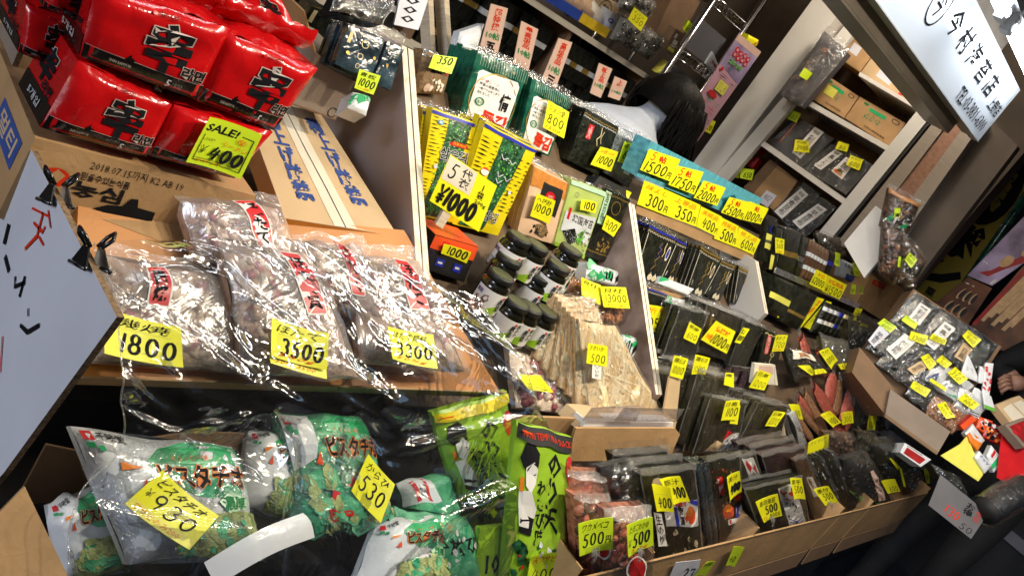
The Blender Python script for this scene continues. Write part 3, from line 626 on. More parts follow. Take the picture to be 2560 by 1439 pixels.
def greysheet(mb):
    P = [hit(p, XP(.262)) for p in [(2,58),(48,112),(46,126),(0,238),(-90,262),(-90,10)]]; n = len(P); b = [p+Vector((.006,0,0)) for p in P]
    mb.add(P+b, [tuple(range(n)), tuple(range(n,2*n))[::-1]], 'cardboard_grey'); mb.add(P+b, [(i,(i+1)%n,n+(i+1)%n,n+i) for i in range(n)], 'corrugation')
solid('cardboard_sheet', 'grey corrugated cardboard sheet with a worn edge beside the red noodle packs', 'cardboard sheet', greysheet)
RED_DECO = lambda: [('r','ramen_black',.005,.01,.995,.215), ('p','ramen_black',[(.005,.21),(.30,.215),(.345,.30),(.36,.18),(.60,.215),(.995,.215),(.995,.19),(.005,.19)]),
    ('r','ramen_line',.36,.214,.99,.219), ('r','ramen_line',.01,.214,.30,.219),
    ('t','ramen_line','\u8f9b',.395,.205,.785,.87,0,.075), ('t','ink','\u8f9b',.405,.22,.775,.855,0,.05),
    ('t','ramen_line','\ub77c\uba74',.735,.235,.955,.405,0,.075), ('t','ink','\ub77c\uba74',.74,.24,.95,.40,0,.04),
    ('t','pack_white','5',.66,.06,.70,.165,0,.02), ('t','grey_ink','\uac1c\uc785',.71,.075,.80,.145), ('t','ramen_line','SHIN RAMYUN',.19,.12,.36,.16),
    ('t','ink','\ub18d\uc2ec',.44,.90,.58,.965), ('e','red',.405,.93,.018,.022)]
SIDE_DECO = lambda: [('r','ramen_black',.01,.01,.99,.30), ('t','ramen_line','\u8f9b',.20,.36,.70,.86,0,.075), ('t','ink','\u8f9b',.22,.37,.68,.85,0,.05), ('t','ink','\ub77c\uba74',.55,.30,.88,.46,0,.03), ('t','pack_white','5\uac1c\uc785',.3,.10,.72,.22,0,.01)]
def noodles(label, q, y, th=.11, sd=None):
    fr = pack('noodle_multipack', label, 'noodle pack', q, th, 'ramen_red', RED_DECO(), pl=inc((0,y,1.1),87), bulge=.10, wr=.005, nx=18, ny=16, seed=sd, sidedeco=SIDE_DECO())
    o = LAST()
    # gathered top with a crimped fin seal
    mb = MB(); sd = q[0][0]
    mb.grid(lambda a, b: fr.P(a, 1, 0) + Vector((0, .010*math.sin(math.pi*a)*math.sin(math.pi*b) + .006*wob((a*3, b*3), 2.2, sd), -th*b)), 16, 10, 'ramen_red')
    def fin(a, b):
        p = fr.P(a, 1, -th*.5); return p + Vector((0, .004 + .030*b + .004*wob((a*4,b*4),3,sd), .018*math.sin(b*2.2) + .006*wob((a*5, b*2), 2, sd+3)))
    mb.grid(fin, 24, 5, 'ramen_red', True, -.02, 0, 1.02, 1); mb.build('top_seal', o)
    return fr
G = None
noodles('red noodle multipack lying behind the front stack with its black band near the frame edge', [(112,-75),(262,-25),(232,66),(108,18)], YC+.05)
noodles('red noodle multipack at the back beside the white street board', [(66,10),(190,50),(165,175),(45,130)], YC+.09)
noodles('red noodle multipack farthest back behind the shiny crumpled one', [(575,-60),(700,-10),(760,110),(600,40)], YC+.14)
noodles('red noodle multipack at the lower corner of the pile, showing its side', [(195,152),(430,262),(366,392),(100,318)], YC+.004)
R4 = noodles('red noodle multipack half hidden behind the yellow sale card', [(436,262),(682,330),(585,446),(372,388)], YC+.008)
noodles('large red noodle multipack in the middle of the top layer', [(240,-38),(575,72),(490,250),(199,140)], YC+.006)
noodles('red noodle multipack leaning at the shop side of the pile with shiny crumpled top', [(566,82),(795,172),(684,326),(492,252)], YC+.010)
card('yellow sale card reading 400 on the red noodle packs', [(522,289),(653,334),(595,440),(459,397)], off(front(R4,.02),.0), '400', col='lime', name='sale_card', cat='price card', bend=.006, pw=(.30,.18,.90,.46), wt=.26,
    deco=[('t','ink','SALE!',.05,.72,.66,.90,.05,.03), ('r','ink',.72,.80,.93,.815), ('r','ink',.915,.10,.93,.81), ('r','ink',.07,.10,.93,.113), ('r','ink',.07,.10,.083,.66), ('r','ink',.10,.155,.90,.163),
          ('t','orange_ink','\u8f9b',.66,.62,.84,.76), ('t','orange_ink','\u30e9\u30fc\u30e1\u30f3',.46,.50,.90,.60), ('t','orange_ink','5\u30b1\u5165',.14,.085,.60,.15), ('h','ink','\u00a5',.10,.26,.24,.44,.14), ('t','ink','\u7a0e\u8fbc\u4fa1\u683c',.12,.56,.30,.60)])
# pale carton lying on the slope
pl2 = inc(hit((850,568), BED(0)), 11)
fr, o = quadbox('pale_carton', 'pale brown closed carton with blue no stacking characters and a taped seam', 'carton', [(600,236),(800,282),(995,590),(712,545)], pl2, .032, 'cardboard_pale', [
    ('r','cream',.40,.0,.60,1.0), ('l','ink',[(.50,-.0),(.505,.3),(.495,.6),(.50,1.0)],.0022),
    ('v','blue_ink','\u7a4d\u4e0a\u3052\u53b3\u7981',.70,.20,.88,.92,0,.03), ('v','blue_ink','\u7a4d\u4e0a\u3052\u53b3\u7981',.17,.16,.34,.88,0,.03)])
mb = MB(); mb.grid(lambda a,b: fr.P(a, 0, -.032*b) + Vector((0,-.0012,0)), 6, 2, 'cardboard_orange'); mb.build('front_flap', o)
# open carton behind it
fr, o = quadbox('open_carton', 'open greyish carton with raised flaps behind the red noodle packs', 'carton', [(792,136),(900,184),(838,300),(728,262)], vplane(1.09), .22, 'cardboard_grey', [('r','cardboard_dark',.0,.0,1,.035), ('o','ink',.86,.12,.10,.10,.15)])
mb = MB()
for q in ([(.0,1),(1,1),(.9,1.02),(.05,1.02)],): pass
mb.hexa([fr.P(-.02,1.0),fr.P(-.02,1.0,-.22),fr.P(-.60,1.55,-.22),fr.P(-.60,1.55,0)],[fr.P(-.0,1.0),fr.P(-.0,1.0,-.22),fr.P(-.58,1.57,-.22),fr.P(-.58,1.57,0)],'cardboard'); mb.build('flap', o)
mb = MB(); mb.hexa([fr.P(0,1,-.001),fr.P(1,1,-.001),fr.P(.72,1.55,.09),fr.P(-.28,1.55,.09)],[fr.P(0,1,-.005),fr.P(1,1,-.005),fr.P(.72,1.55,.086),fr.P(-.28,1.55,.086)],'cardboard_grey'); 
# things behind the open carton: a nori stack with its card, a grey price sheet
NB = pack('nori_pack', 'shiny bluish black nori pack in front of its stack behind the open carton', 'nori pack', [(872,62),(962,100),(925,205),(838,160)], .007, 'nori_blue',
    [('r','pale_gold',.08,.60,.16,.86), ('o','pale_gold',.52,.72,.10,.09,.18), ('o','pale_gold',.50,.42,.08,.07,.2), ('o','pale_gold',.50,.20,.06,.06,.2), ('e','gold',.18,.36,.04,.04), ('e','gold',.86,.52,.04,.04)], ang=70, cuff=.3, n=6, step=.009, group='bluish nori packs behind the carton', back_label='bluish black nori pack in the stack behind the open carton', lo=55)
NB2 = pack('nori_pack', 'bluish nori pack half hidden by the pinkish divider board', 'nori pack', [(968,104),(1010,122),(975,225),(930,208)], .007, 'nori_blue', [('e','gold',.4,.5,.06,.04)], ang=70, cuff=.35, lo=55)
pack('gift_box', 'small dark green gift box with a gold label strip behind the open carton', 'box', [(782,12),(812,22),(786,72),(752,58)], .04, 'nori', [('r','pale_gold',.3,.2,.6,.8), ('w','gold',.0,.93,1,.02,.02,8)], pl=vplane(1.16), bulge=.02)
card('lime card reading 1000 under the bluish nori', [(895,172),(948,189),(932,237),(885,220)], front(NB,.012), '1000', top='\u9752\u677f', col='lime', sub='10\u679a')
pack('green_snack_pack', 'white and green pack lying below the bluish nori card', 'snack pack', [(882,230),(925,245),(915,290),(868,270)], .03, 'pack_white', [('n','green',9,.1,.4,.9,.9,.008)], ang=40)
fr, o = quadbox('price_sheet', 'grey sheet with thick handwritten zeros standing behind the stall', 'sheet', [(1012,-60),(1085,-45),(1046,76),(985,62)], inc(hit((1015,70),BED(.05)),75), .004, 'paper', [('v','ink','\u00a51000',.12,.10,.80,1.0,0,.01)])
pack('nori_bag', 'large clear bag of nori sheets lying behind the bluish nori', 'nori bag', [(850,-30),(985,-20),(955,60),(830,30)], .03, 'kombu', [('r','grey_ink',.1,.4,.3,.8)], pl=inc(hit((900,60),BED(.06)),55), film='film_crisp', cuff=.1)
# ------------------------------------------------------------------ sloping tray with dried scallops
fr, o = quadbox('display_tray', 'orange brown cardboard tray holding the dried scallop bags', 'tray', [(196,500),(1010,575),(1250,980),(178,942)], BED(-.004), .012, 'cardboard_orange', [('p','cardboard',[(.05,.9),(.5,.95),(.42,.6)]), ('p','orange',[(.1,.3),(.25,.35),(.3,.05),(.08,.04)]), ('p','orange',[(.30,.75),(.5,.8),(.55,.6),(.36,.55)]), ('p','cardboard',[(.55,.5),(.7,.5),(.8,.1),(.5,.1)])])
mb = MB(); mb.hexa([fr.P(0,0,.012),fr.P(1,0,.012),fr.P(1,-.012,.012),fr.P(0,-.012,.012)],[fr.P(0,0,-.03),fr.P(1,0,-.03),fr.P(1,-.012,-.03),fr.P(0,-.012,-.03)],'cardboard'); mb.build('front_lip', o)
SC_M = ['scallop','scallop','scallop_pale','scallop_red']
def lab_red(x0, y0, x1, y1, t): return [('r','white',x0-.012,y0-.012,x1+.012,y1+.012), ('r','red',x0,y0,x1,y1), ('v','ink',t,x0+.02,y0+.03,x1-.02,y1-.04,0,.03)]
SG = 'clear bags of dried scallops'
KW = dict(film='film_scallop', flat=.38)
B1 = bag('scallop_bag', 'flat clear bag of dried scallops with a 1800 card at the tray corner', 'scallop bag', [(255,645),(580,690),(600,930),(232,905)], .030, 'scallop', SC_M+['scallop_pale'], 150, .0095, pl=off(BED0,.012), seed=2, **KW, ldeco=lab_red(.27,.52,.40,.93,'\u78ef\u713c'))
B2 = bag('scallop_bag', 'clear bag of dried scallops highest on the tray below the noodle carton', 'scallop bag', [(448,500),(690,520),(745,720),(500,650)], .036, 'scallop', SC_M, 170, .009, pl=off(BED0,.022), seed=3, **KW, ldeco=lab_red(.48,.30,.64,.96,'\u307b\u305f\u3066'), cuff=.16)
B3 = bag('scallop_bag', 'clear bag of dried scallops behind the 3500 card', 'scallop bag', [(556,615),(770,640),(900,945),(612,925)], .034, 'scallop', SC_M, 200, .009, pl=off(BED0,.045), seed=4, **KW, ldeco=lab_red(.56,.46,.74,.95,'\u307b\u305f\u3066\u8c9d'))
B4 = bag('scallop_bag', 'clear bag of dried scallops touching the pale closed carton', 'scallop bag', [(742,600),(900,615),(960,820),(800,765)], .030, 'scallop', SC_M, 140, .009, pl=off(BED0,.026), seed=5, **KW, ldeco=lab_red(.40,.25,.58,.96,'\u307b\u305f\u3066'))
B5 = bag('scallop_bag', 'clear bag of dried scallops behind the 3300 card next to the divider', 'scallop bag', [(880,640),(1045,655),(1165,930),(905,895)], .034, 'scallop', SC_M, 200, .009, pl=off(BED0,.040), seed=6, **KW, ldeco=lab_red(.44,.50,.66,.94,'\u307b\u305f\u3066'))
card('yellow card reading 1800 at the left corner of the scallop tray', [(258,769),(448,820),(449,922),(252,887)], front(B1,.036), '1800', top='\u78ef\u713c', sub='', pw=(.20,.14,.95,.58), wt=.2, bend=.006)
card('yellow card reading 3500 in the middle of the scallop tray', [(669,798),(812,836),(813,925),(673,890)], front(B3,.042), '3500', top='\u307b\u305f\u3066', sub='500g', pw=(.18,.16,.95,.58), wt=.24, bend=.006)
card('yellow card edge with orange figures tucked under the 3500 card', [(671,880),(814,918),(814,948),(673,908)], front(B3,.038), '', sub='', deco=[('t','orange_ink','500g 3500',.1,.1,.8,.6,.1)], bend=.002)
card('yellow card reading 3300 beside the divider on the scallop tray', [(965,816),(1079,837),(1084,924),(971,899)], front(B5,.042), '3300', top='\u307b\u305f\u3066\u8c9d\u67f1', sub='50%g', pw=(.14,.22,.95,.60), wt=.22, bend=.006)
# ------------------------------------------------------------------ white street board with clips
XB = XP(.255)
def board_poly(mb):
    pts = [hit(p, XB) for p in [(60,338),(292,792),(10,1180),(-120,1330),(-420,1000),(-300,300)]]
    n = len(pts); b = [p + Vector((.006,0,0)) for p in pts]
    mb.add(pts+b, [tuple(range(n)), tuple(range(n,2*n))[::-1]], 'paper'); mb.add(pts+b, [(i,(i+1)%n,n+(i+1)%n,n+i) for i in range(n)], 'corrugation')
mb = MB(); board_poly(mb); fx = Fr([(0,500),(240,700),(160,900),(-60,760)], XB)
def xm(p, e): return hit(p, off(XB, .0008+e))
for st, tk, m in (([(22,560),(10,610)],.012,'ink'), ([(12,640),(22,678)],.012,'ink'), ([(38,690),(36,716),(62,706)],.006,'ink'), ([(62,690),(48,742)],.006,'ink'), ([(70,770),(70,790)],.004,'ink'), ([(50,812),(68,830),(98,812)],.006,'ink'),
                  ([(84,556),(106,580),(112,566)],.005,'red_ink'), ([(108,530),(92,590),(62,622)],.005,'red_ink'), ([(120,525),(126,570)],.004,'red_ink'), ([(80,520),(120,540)],.004,'red_ink'), ([(96,590),(108,612)],.005,'red_ink'), ([(6,840),(0,930)],.004,'red_ink')):
    pts = [hit(p, off(XB,.001)) for p in st]; v, f = ribbon([(p.y, p.z) for p in pts], tk); mb.add([(XB[0].x-.0012, a, b) for a, b in v], f, m)
bo = tag(mb.build('street_board'), 'white handwritten street board clipped at the end of the stall', 'board')
def clip(px, label, m='clip_black', pl=XB, r=-25, s=1.0):
    c = hit(px, pl); e = empty('bulldog_clip', c, label, 'clip', None)
    mb = MB(); mb.tube([(-.006,-.03*s,-.022*s),(-.006,.03*s,-.022*s)], .0022, m, 8); mb.tube([(.013,-.03*s,-.022*s),(.013,.03*s,-.022*s)], .0022, m, 8)
    for sx in (-1, 1):
        P = [(.003+sx*.006,-.011*s,.005*s),(.003+sx*.006,.011*s,.005*s),(.003+sx*.009,.030*s,-.022*s),(.003+sx*.009,-.030*s,-.022*s)]
        Q = [(x+.0012, y, z) for x, y, z in P]; mb.add(P+Q, [(0,1,2,3),(7,6,5,4),(0,4,5,1),(1,5,6,2),(2,6,7,3),(3,7,4,0)], m)
    mb.build('jaw', e)
    for k in (-1, 1):
        h = MB(); pts = [(.003+k*.004, -.006*s, .008*s), (.003+k*.016*s, -.009*s, .028*s), (.003+k*.020*s, 0, .040*s), (.003+k*.016*s, .009*s, .028*s), (.003+k*.004, .006*s, .008*s)]
        pts = [(a*1.15, b*1.2, c*.72) for a, b, c in pts]; h.tube(pts, .0030*s, m, 8); h.add([(.003+k*.006*s,-.006*s,.006*s),(.003+k*.012*s,-.007*s,.014*s),(.003+k*.012*s,.007*s,.014*s),(.003+k*.006*s,.006*s,.006*s)],[(0,1,2,3)],m); h.build('handle', e)
    e.rotation_euler = (math.radians(r), 0, 0); return e
clip((135,470), 'black bulldog clip on the street board, the one farther from the scallop bags', s=.62)
clip((222,625), 'black bulldog clip on the street board above the 1800 card', s=.62)
clip((1192,752), 'rusty brown bulldog clip on the clear sheet beside the jars', 'clip_brown', BED(.05), 10, .5)
# ------------------------------------------------------------------ clear vinyl sheet over the tray, hanging down in front
PV = inc((0,.575,.80), 64)
rows = [[hit(p, BED(.085)) for p in [(236,606),(480,600),(720,600),(960,660),(1196,742)]],
        [hit(p, BED(.095)) for p in [(300,785),(520,760),(760,780),(1010,800),(1292,884)]],
        [hit(p, BED(.085)) for p in [(300,965),(560,975),(800,985),(1050,990),(1345,1010)]],
        [hit(p, off(PV,.03)) for p in [(300,1110),(560,1120),(840,1120),(1100,1130),(1385,1100)]],
        [hit(p, off(PV,.055)) for p in [(190,1260),(470,1290),(800,1300),(1090,1290),(1400,1290)]],
        [hit(p, off(PV,.045)) for p in [(150,1520),(450,1560),(800,1560),(1080,1540),(1400,1500)]]]
def cat_(p0,p1,p2,p3,t): return .5*((2*p1)+(p2-p0)*t+(2*p0-5*p1+4*p2-p3)*t*t+(3*p1-p0-3*p2+p3)*t*t*t)
def spl(L, x):
    n = len(L)-1; x = min(max(x*n,0),n-1e-6); i = int(x); return cat_(L[max(i-1,0)],L[i],L[i+1],L[min(i+2,n)],x-i)
def sheet(a, b):
    p = spl([spl(r, a) for r in rows], b)
    nn = Vector((0,-.7,.7)); d = .010*noise.noise(Vector((a*7+b*3, b*6, 2))) + .007*noise.noise(Vector((a*16-b*9+3.7, b*12+1.3, 5))) + .008*abs(noise.noise(Vector((a*5-b*7, b*2, 9))))
    for (a0,b0),(a1,b1),hgt,wd in (((.36,.42),(.43,1.0),.020,.016),((.60,.62),(.98,.44),.016,.014),((.03,.80),(.50,.84),.014,.014),((.10,.56),(.34,.46),.012,.012),((.52,.98),(.97,.66),.016,.016)):
        L2 = (a1-a0)**2+(b1-b0)**2; t = ((a-a0)*(a1-a0)+(b-b0)*(b1-b0))/L2; tc = min(max(t,0),1)
        ds = math.hypot(a-a0-(a1-a0)*tc, b-b0-(b1-b0)*tc) + .006*noise.noise(Vector((a*20,b*20,1))); d += hgt*math.exp(-(ds/wd)**2)*math.sin(math.pi*min(max(t,0.02),.98))
    return p + nn*d
vs_ = solid('clear_vinyl_sheet', 'wrinkled clear vinyl sheet draped over the scallop bags and the green snack packs', 'plastic sheet', lambda mb: mb.grid(sheet, 120, 120, 'vinyl'))
for pts, r_ in (([sheet(1, k/40) for k in range(41)], .0010), ([sheet(0, k/40) for k in range(41)], .0009)):
    hb_ = MB(); hb_.tube(pts, r_, 'film_haze', 6); hb_.build('hem', vs_)
# ------------------------------------------------------------------ snack packs below the sheet
PS = inc((0,.60,.79), 42)
CT = empty('snack_carton', hit((300,1300), PS), 'open brown carton holding the green and white snack packs', 'carton')
def cpoly(name, px, pl, m, th=.004):
    pts = [hit(p, pl) - Vector(CT.location) for p in px]; n = len(pts); mb = MB(); b = [p - pl[1]*th for p in pts]
    mb.add(pts+b, [tuple(range(n)), tuple(range(n,2*n))[::-1]]+[(i,(i+1)%n,n+(i+1)%n,n+i) for i in range(n)], m); return mb.build(name, CT)
cpoly('flap', [(-60,1340),(62,1215),(170,1439),(200,1560),(-80,1560)], inc((0,.52,.77),50), 'cardboard', .004)
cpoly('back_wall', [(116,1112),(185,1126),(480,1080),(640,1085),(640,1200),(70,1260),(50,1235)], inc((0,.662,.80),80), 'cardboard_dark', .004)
SNK = lambda: [('p','snack_green',[(.30,.78),(.42,.90),(.60,.96),(.99,.96),(.99,.60),(.80,.52),(.55,.55),(.38,.66)]), ('p','green',[(.30,.80),(.42,.92),(.60,.97),(.99,.97),(.99,.80)]),
   ('r','red',.02,.90,.075,.97), ('t','ink','\u5343\u5473\u5802',.09,.905,.24,.965,0,.02), ('t','orange_ink','\u3061\u3087\u3063\u3068\u4e00\u5473',.48,.82,.72,.87),
   ('t','orange','\u30d4\u30b9\u30bf\u30c1\u30aa',.34,.60,.96,.80,0,.075), ('t','ink','\u30d4\u30b9\u30bf\u30c1\u30aa',.35,.61,.95,.79,0,.03),
   ('p','orange',[(.14,.70),(.26,.745),(.15,.765)]), ('p','vermilion',[(.20,.55),(.25,.66),(.26,.54)]), ('r','green',.02,.84,.06,.88), ('r','green',.07,.82,.10,.86),
   ('p','mint',[(.70,.5),(.8,.58),(.92,.52),(.9,.42),(.75,.40)]), ('t','green_ink','\u6fc3\u539a',.72,.42,.9,.54,0,.02),
   ('p','pistachio',[(.25,.30),(.55,.42),(.98,.40),(.99,.04),(.3,.03)]), ('n','pistachio',30,.28,.05,.96,.38,.011), ('n','snack_green',18,.28,.05,.96,.38,.010)]
S1 = pack('pistachio_snack_pack', 'white and green snack pack behind the card ending in orange script', 'snack pack', [(181,1076),(574,1114),(660,1400),(318,1400)], .011, 'pack_white', SNK(), pl=off(PS,.01), film='film', bulge=2.4, wr=.005, wobble=.007, nx=20, ny=18)
S2 = pack('pistachio_snack_pack', 'white and green snack pack slid down against the brown carton flap', 'snack pack', [(108,1250),(250,1215),(330,1420),(160,1450)], .011, 'pack_white', SNK(), pl=off(PS,-.03), bulge=2.2, wr=.006, wobble=.007)
S3 = pack('pistachio_snack_pack', 'green and white snack pack standing behind the fold of the vinyl sheet', 'snack pack', [(622,1070),(760,1085),(770,1320),(600,1260)], .011, 'pack_white', SNK(), pl=off(PS,-.02), bulge=2.2, wr=.006, wobble=.007)
S4 = pack('pistachio_snack_pack', 'bright green snack pack behind the card reading 530', 'snack pack', [(685,1030),(905,1040),(985,1320),(735,1345)], .011, 'snack_green', SNK()[:-3]+[('p','pack_white',[(.0,.98),(.3,.98),(.2,.6),(.02,.5)]), ('n','snack_green',30,.05,.03,.95,.5,.016), ('n','pistachio',26,.05,.03,.95,.5,.014), ('n','red',7,.1,.05,.9,.5,.009)], pl=off(PS,.0), film='film', bulge=2.4, wr=.005, wobble=.007, nx=20, ny=18)
S5 = pack('pistachio_snack_pack', 'white snack pack with a green checked corner under the vinyl sheet', 'snack pack', [(940,1300),(1085,1290),(1120,1460),(880,1470)], .011, 'pack_white', SNK(), pl=off(PS,.015), bulge=2.4, wr=.005, wobble=.007)
S6 = pack('rice_cracker_pack', 'green rice cracker pack with black characters at the bottom of the tray', 'snack pack', [(985,1270),(1170,1290),(1195,1470),(1000,1470)], .011, 'snack_green', [('t','orange_ink','\u3061\u3087\u3063\u3068',.1,.78,.6,.88), ('t','ink','\u304b\u3089\u65c5\u3072',.05,.45,.95,.70,0,.02), ('n','pack_white',16,.05,.05,.95,.95,.006)], pl=off(PS,.0), bulge=2.4, wr=.005, wobble=.008)
S7 = pack('rice_cracker_pack', 'pack with a red and white striped corner under the vinyl sheet', 'snack pack', [(990,1210),(1110,1180),(1150,1290),(1020,1310)], .011, 'snack_green', [('r','pack_white',.0,.45,.5,1), ('r','red',.1,.5,.16,.95), ('r','red',.3,.5,.36,.95), ('t','ink','\u304b\u3089',.17,.6,.3,.85)], pl=off(PS,-.03), bulge=2.4, wobble=.008)
card('yellow card reading 930 with red handwriting below on the green snack packs', [(402,1174),(542,1288),(461,1373),(299,1259)], front(S1,.034), '930', top='\u30d4\u30b9\u30bf\u30c1\u30aa', pw=(.20,.28,.90,.62), wt=.14, deco=[('t','orange_ink','\u30ef\u30b5\u30d3\u306e\u307f200',.10,.04,.80,.18), ('r','pale_yellow',.0,.0,.99,.22), ('t','orange_ink','\u30ef\u30b5\u30d3\u306e\u307f200',.10,.04,.80,.19), ('h','ink','\u00a5',.06,.40,.18,.58,.12)], bend=.008)
card('slanted yellow card reading 530 on the bright green snack pack', [(916,1134),(983,1210),(950,1306),(876,1226)], front(S4,.034), '530', top='\u304b\u3089\u3072', pw=(.10,.22,.92,.62), wt=.15)
def strip(mb):
    P0 = off(PS,.085); f = lambda a, b: hit((540+250*a-30*b, 1465-130*a-60*b), P0) + Vector((0,-.004*math.sin(a*3),.016*math.sin(a*3.4)+.006*math.sin(b*3)*a))
    mb.grid(f, 14, 4, 'strip_film')
solid('white_plastic_strip', 'folded white plastic strip lying across the snack packs', 'plastic strip', strip)
# nori tempura packs
PN = inc((0,.585,.76), 66)
NT = lambda: [('p','grass_green',[(.0,.0),(.99,.0),(.99,.42),(.75,.5),(.55,.72),(.30,.55),(.01,.45)]),
   ('v','ink','\u306e\u308a\u5929',.46,.40,.74,.88,0,.03), ('v','ink','\u308f\u3055\u3073\u5473',.30,.30,.46,.70,0,.02), ('e','red',.90,.80,.085,.085), ('t','pack_yellow','\u65e5\u672c',.85,.77,.95,.84),
   ('p','ink',[(.04,.80),(.10,.90),(.22,.92),(.30,.86),(.28,.78),(.20,.80),(.14,.74),(.08,.76)]), ('p','white',[(.12,.76),(.22,.81),(.29,.76),(.28,.68),(.20,.62),(.13,.66)]),
   ('p','white',[(.06,.62),(.20,.64),(.30,.52),(.26,.40),(.08,.42)]), ('p','ink',[(.10,.50),(.28,.46),(.24,.36),(.08,.38)]), ('l','red_ink',[(.25,.72),(.28,.70)],.004),
   ('r','orange',.06,.70,.10,.62), ('e','ink',.245,.735,.012,.006), ('n','seaweed_green',26,.05,.03,.95,.30,.012), ('n','grass_green',18,.05,.03,.95,.34,.010), ('n','red',5,.1,.05,.9,.34,.006), ('n','pack_white',8,.1,.05,.9,.34,.008),
   ('r','orange_ink',.05,.955,.2,.965)]
NG = 'yellow green seaweed tempura packs'
N1 = pack('seaweed_tempura_pack', 'yellow green seaweed tempura pack seen through the vinyl sheet', 'snack pack', [(1079,1030),(1266,976),(1300,1300),(1160,1320)], .010, 'grass_green', NT()+[('r','pack_yellow',.0,.93,.99,.99)], pl=off(PN,-.02), bulge=1.8, wr=.004, wobble=.006, nx=16, ny=20)
N2 = pack('seaweed_tempura_pack', 'yellow green seaweed tempura pack with black header standing outside the vinyl sheet', 'snack pack', [(1290,1045),(1427,1090),(1398,1470),(1252,1470)], .010, 'grass_green', NT()+[('r','black_card',-.0,.905,1.0,.995), ('t','red_ink','NORI TEMPURA SNACKS',.06,.935,.94,.97)], pl=off(PN,.075), bulge=1.8, wr=.004, wobble=.006, nx=16, ny=20)
N3 = pack('seaweed_tempura_pack', 'yellow green pack with large black figures at the very bottom of the tray', 'snack pack', [(1200,1320),(1262,1312),(1258,1480),(1180,1480)], .010, 'grass_green', [('t','ink','10',.3,.3,.8,.6,0,.02)], pl=off(PN,.06), bulge=.3)
card('green card with red and black handwriting at the foot of the tempura pack', [(1325,1388),(1400,1378),(1398,1452),(1310,1460)], front(N2,.022), '400', top='\u5929\u30ef\u30b5\u30d3', col='lime', tcol='red_ink', pw=(.1,.1,.9,.5))
# ================================================================== middle bays
BED0A, BED0 = BED0, off(BED0, -.085)      # the goods of these bays stand on a bed set back behind the divider edges
# ---- bay with Korean seaweed, jars and dried squid
YS = lambda rot=0: [('r','blue',.0,.955,1,.985), ('p','seaweed_green',[(.30,.95),(.72,.95),(.55,.02),(.02,.02),(.22,.40)]), ('b','ink',16,.0,.42,.30,.95), ('b','ink',12,.60,.30,1.0,.85), ('b','ink',10,.0,.06,.20,.38),
   ('n','leaf_green',60,.30,.45,.62,.93,.0022), ('n','leaf_green',50,.15,.05,.52,.45,.0022), ('n','pack_white',16,.30,.5,.62,.93,.0013),
   ('p','red',[(.36,.735),(.42,.765),(.70,.765),(.74,.75),(.68,.725),(.40,.72)]), ('t','pack_yellow','\uc804\ud1b5\uc7ac\ub798',.42,.73,.68,.757), ('e','sky_blue',.16,.90,.055,.022), ('e','pack_white',.16,.90,.03,.012), ('t','pack_white','\uc0bc\uc721\uae40',.21,.575,.76,.70,0,.05), ('t','ink','\uc0bc\uc721\uae40',.22,.58,.75,.695,0,.015), ('r','grey_ink',.3,.555,.58,.565), ('e','pack_white',.18,.50,.035,.022)]
pack('yellow_seaweed_pack', 'long yellow and dark green seaweed pack beside the pinkish divider board', 'seaweed pack', [(1082,270),(1214,313),(1150,560),(1040,540)], .016, 'pack_yellow', YS(), on=BED(.0), ang=72, wr=.002, cuff=.05, n=3, step=.018, group='yellow seaweed packs at the back of their stack', back_label='yellow seaweed pack behind the one beside the pinkish divider', jit=.006)
YP2 = [('r','blue',.0,.955,1,.985), ('p','seaweed_green',[(.34,.95),(.80,.95),(.74,.6),(.60,.02),(.10,.02),(.30,.40)]), ('b','ink',14,.0,.35,.32,.9), ('b','ink',14,.72,.25,1.0,.85), ('n','leaf_green',70,.34,.3,.72,.93,.0022), ('n','pack_white',18,.34,.3,.72,.93,.0013),
   ('l','pack_white',[(.40,.80),(.47,.76),(.55,.79)],.003), ('l','pack_white',[(.58,.78),(.64,.75),(.70,.79)],.003), ('l','pack_white',[(.45,.63),(.50,.58),(.57,.62)],.003), ('l','pack_white',[(.60,.61),(.66,.57),(.72,.62)],.003), ('l','pack_white',[(.46,.56),(.52,.52),(.58,.56)],.003),
   ('e','white',.22,.58,.07,.035), ('p','vermilion',[(.16,.60),(.28,.60),(.24,.625),(.18,.62)]), ('t','pack_white','\uc0bc\uc721\uae40',.50,.12,.78,.24,0,.05), ('t','ink','\uc0bc\uc721\uae40',.51,.125,.77,.235,0,.015), ('e','pack_white',.45,.42,.03,.02), ('e','pack_white',.80,.48,.03,.02)]
pack('yellow_seaweed_pack', 'yellow and dark green seaweed pack behind the large 1000 board', 'seaweed pack', [(1214,305),(1343,372),(1245,590),(1130,560)], .016, 'pack_yellow', YP2, on=BED(.0), ang=80, wr=.002, cuff=.05, n=3, step=.018, group='yellow seaweed packs behind the 1000 board', back_label='yellow seaweed pack standing behind the front one with the 1000 board', jit=.006)
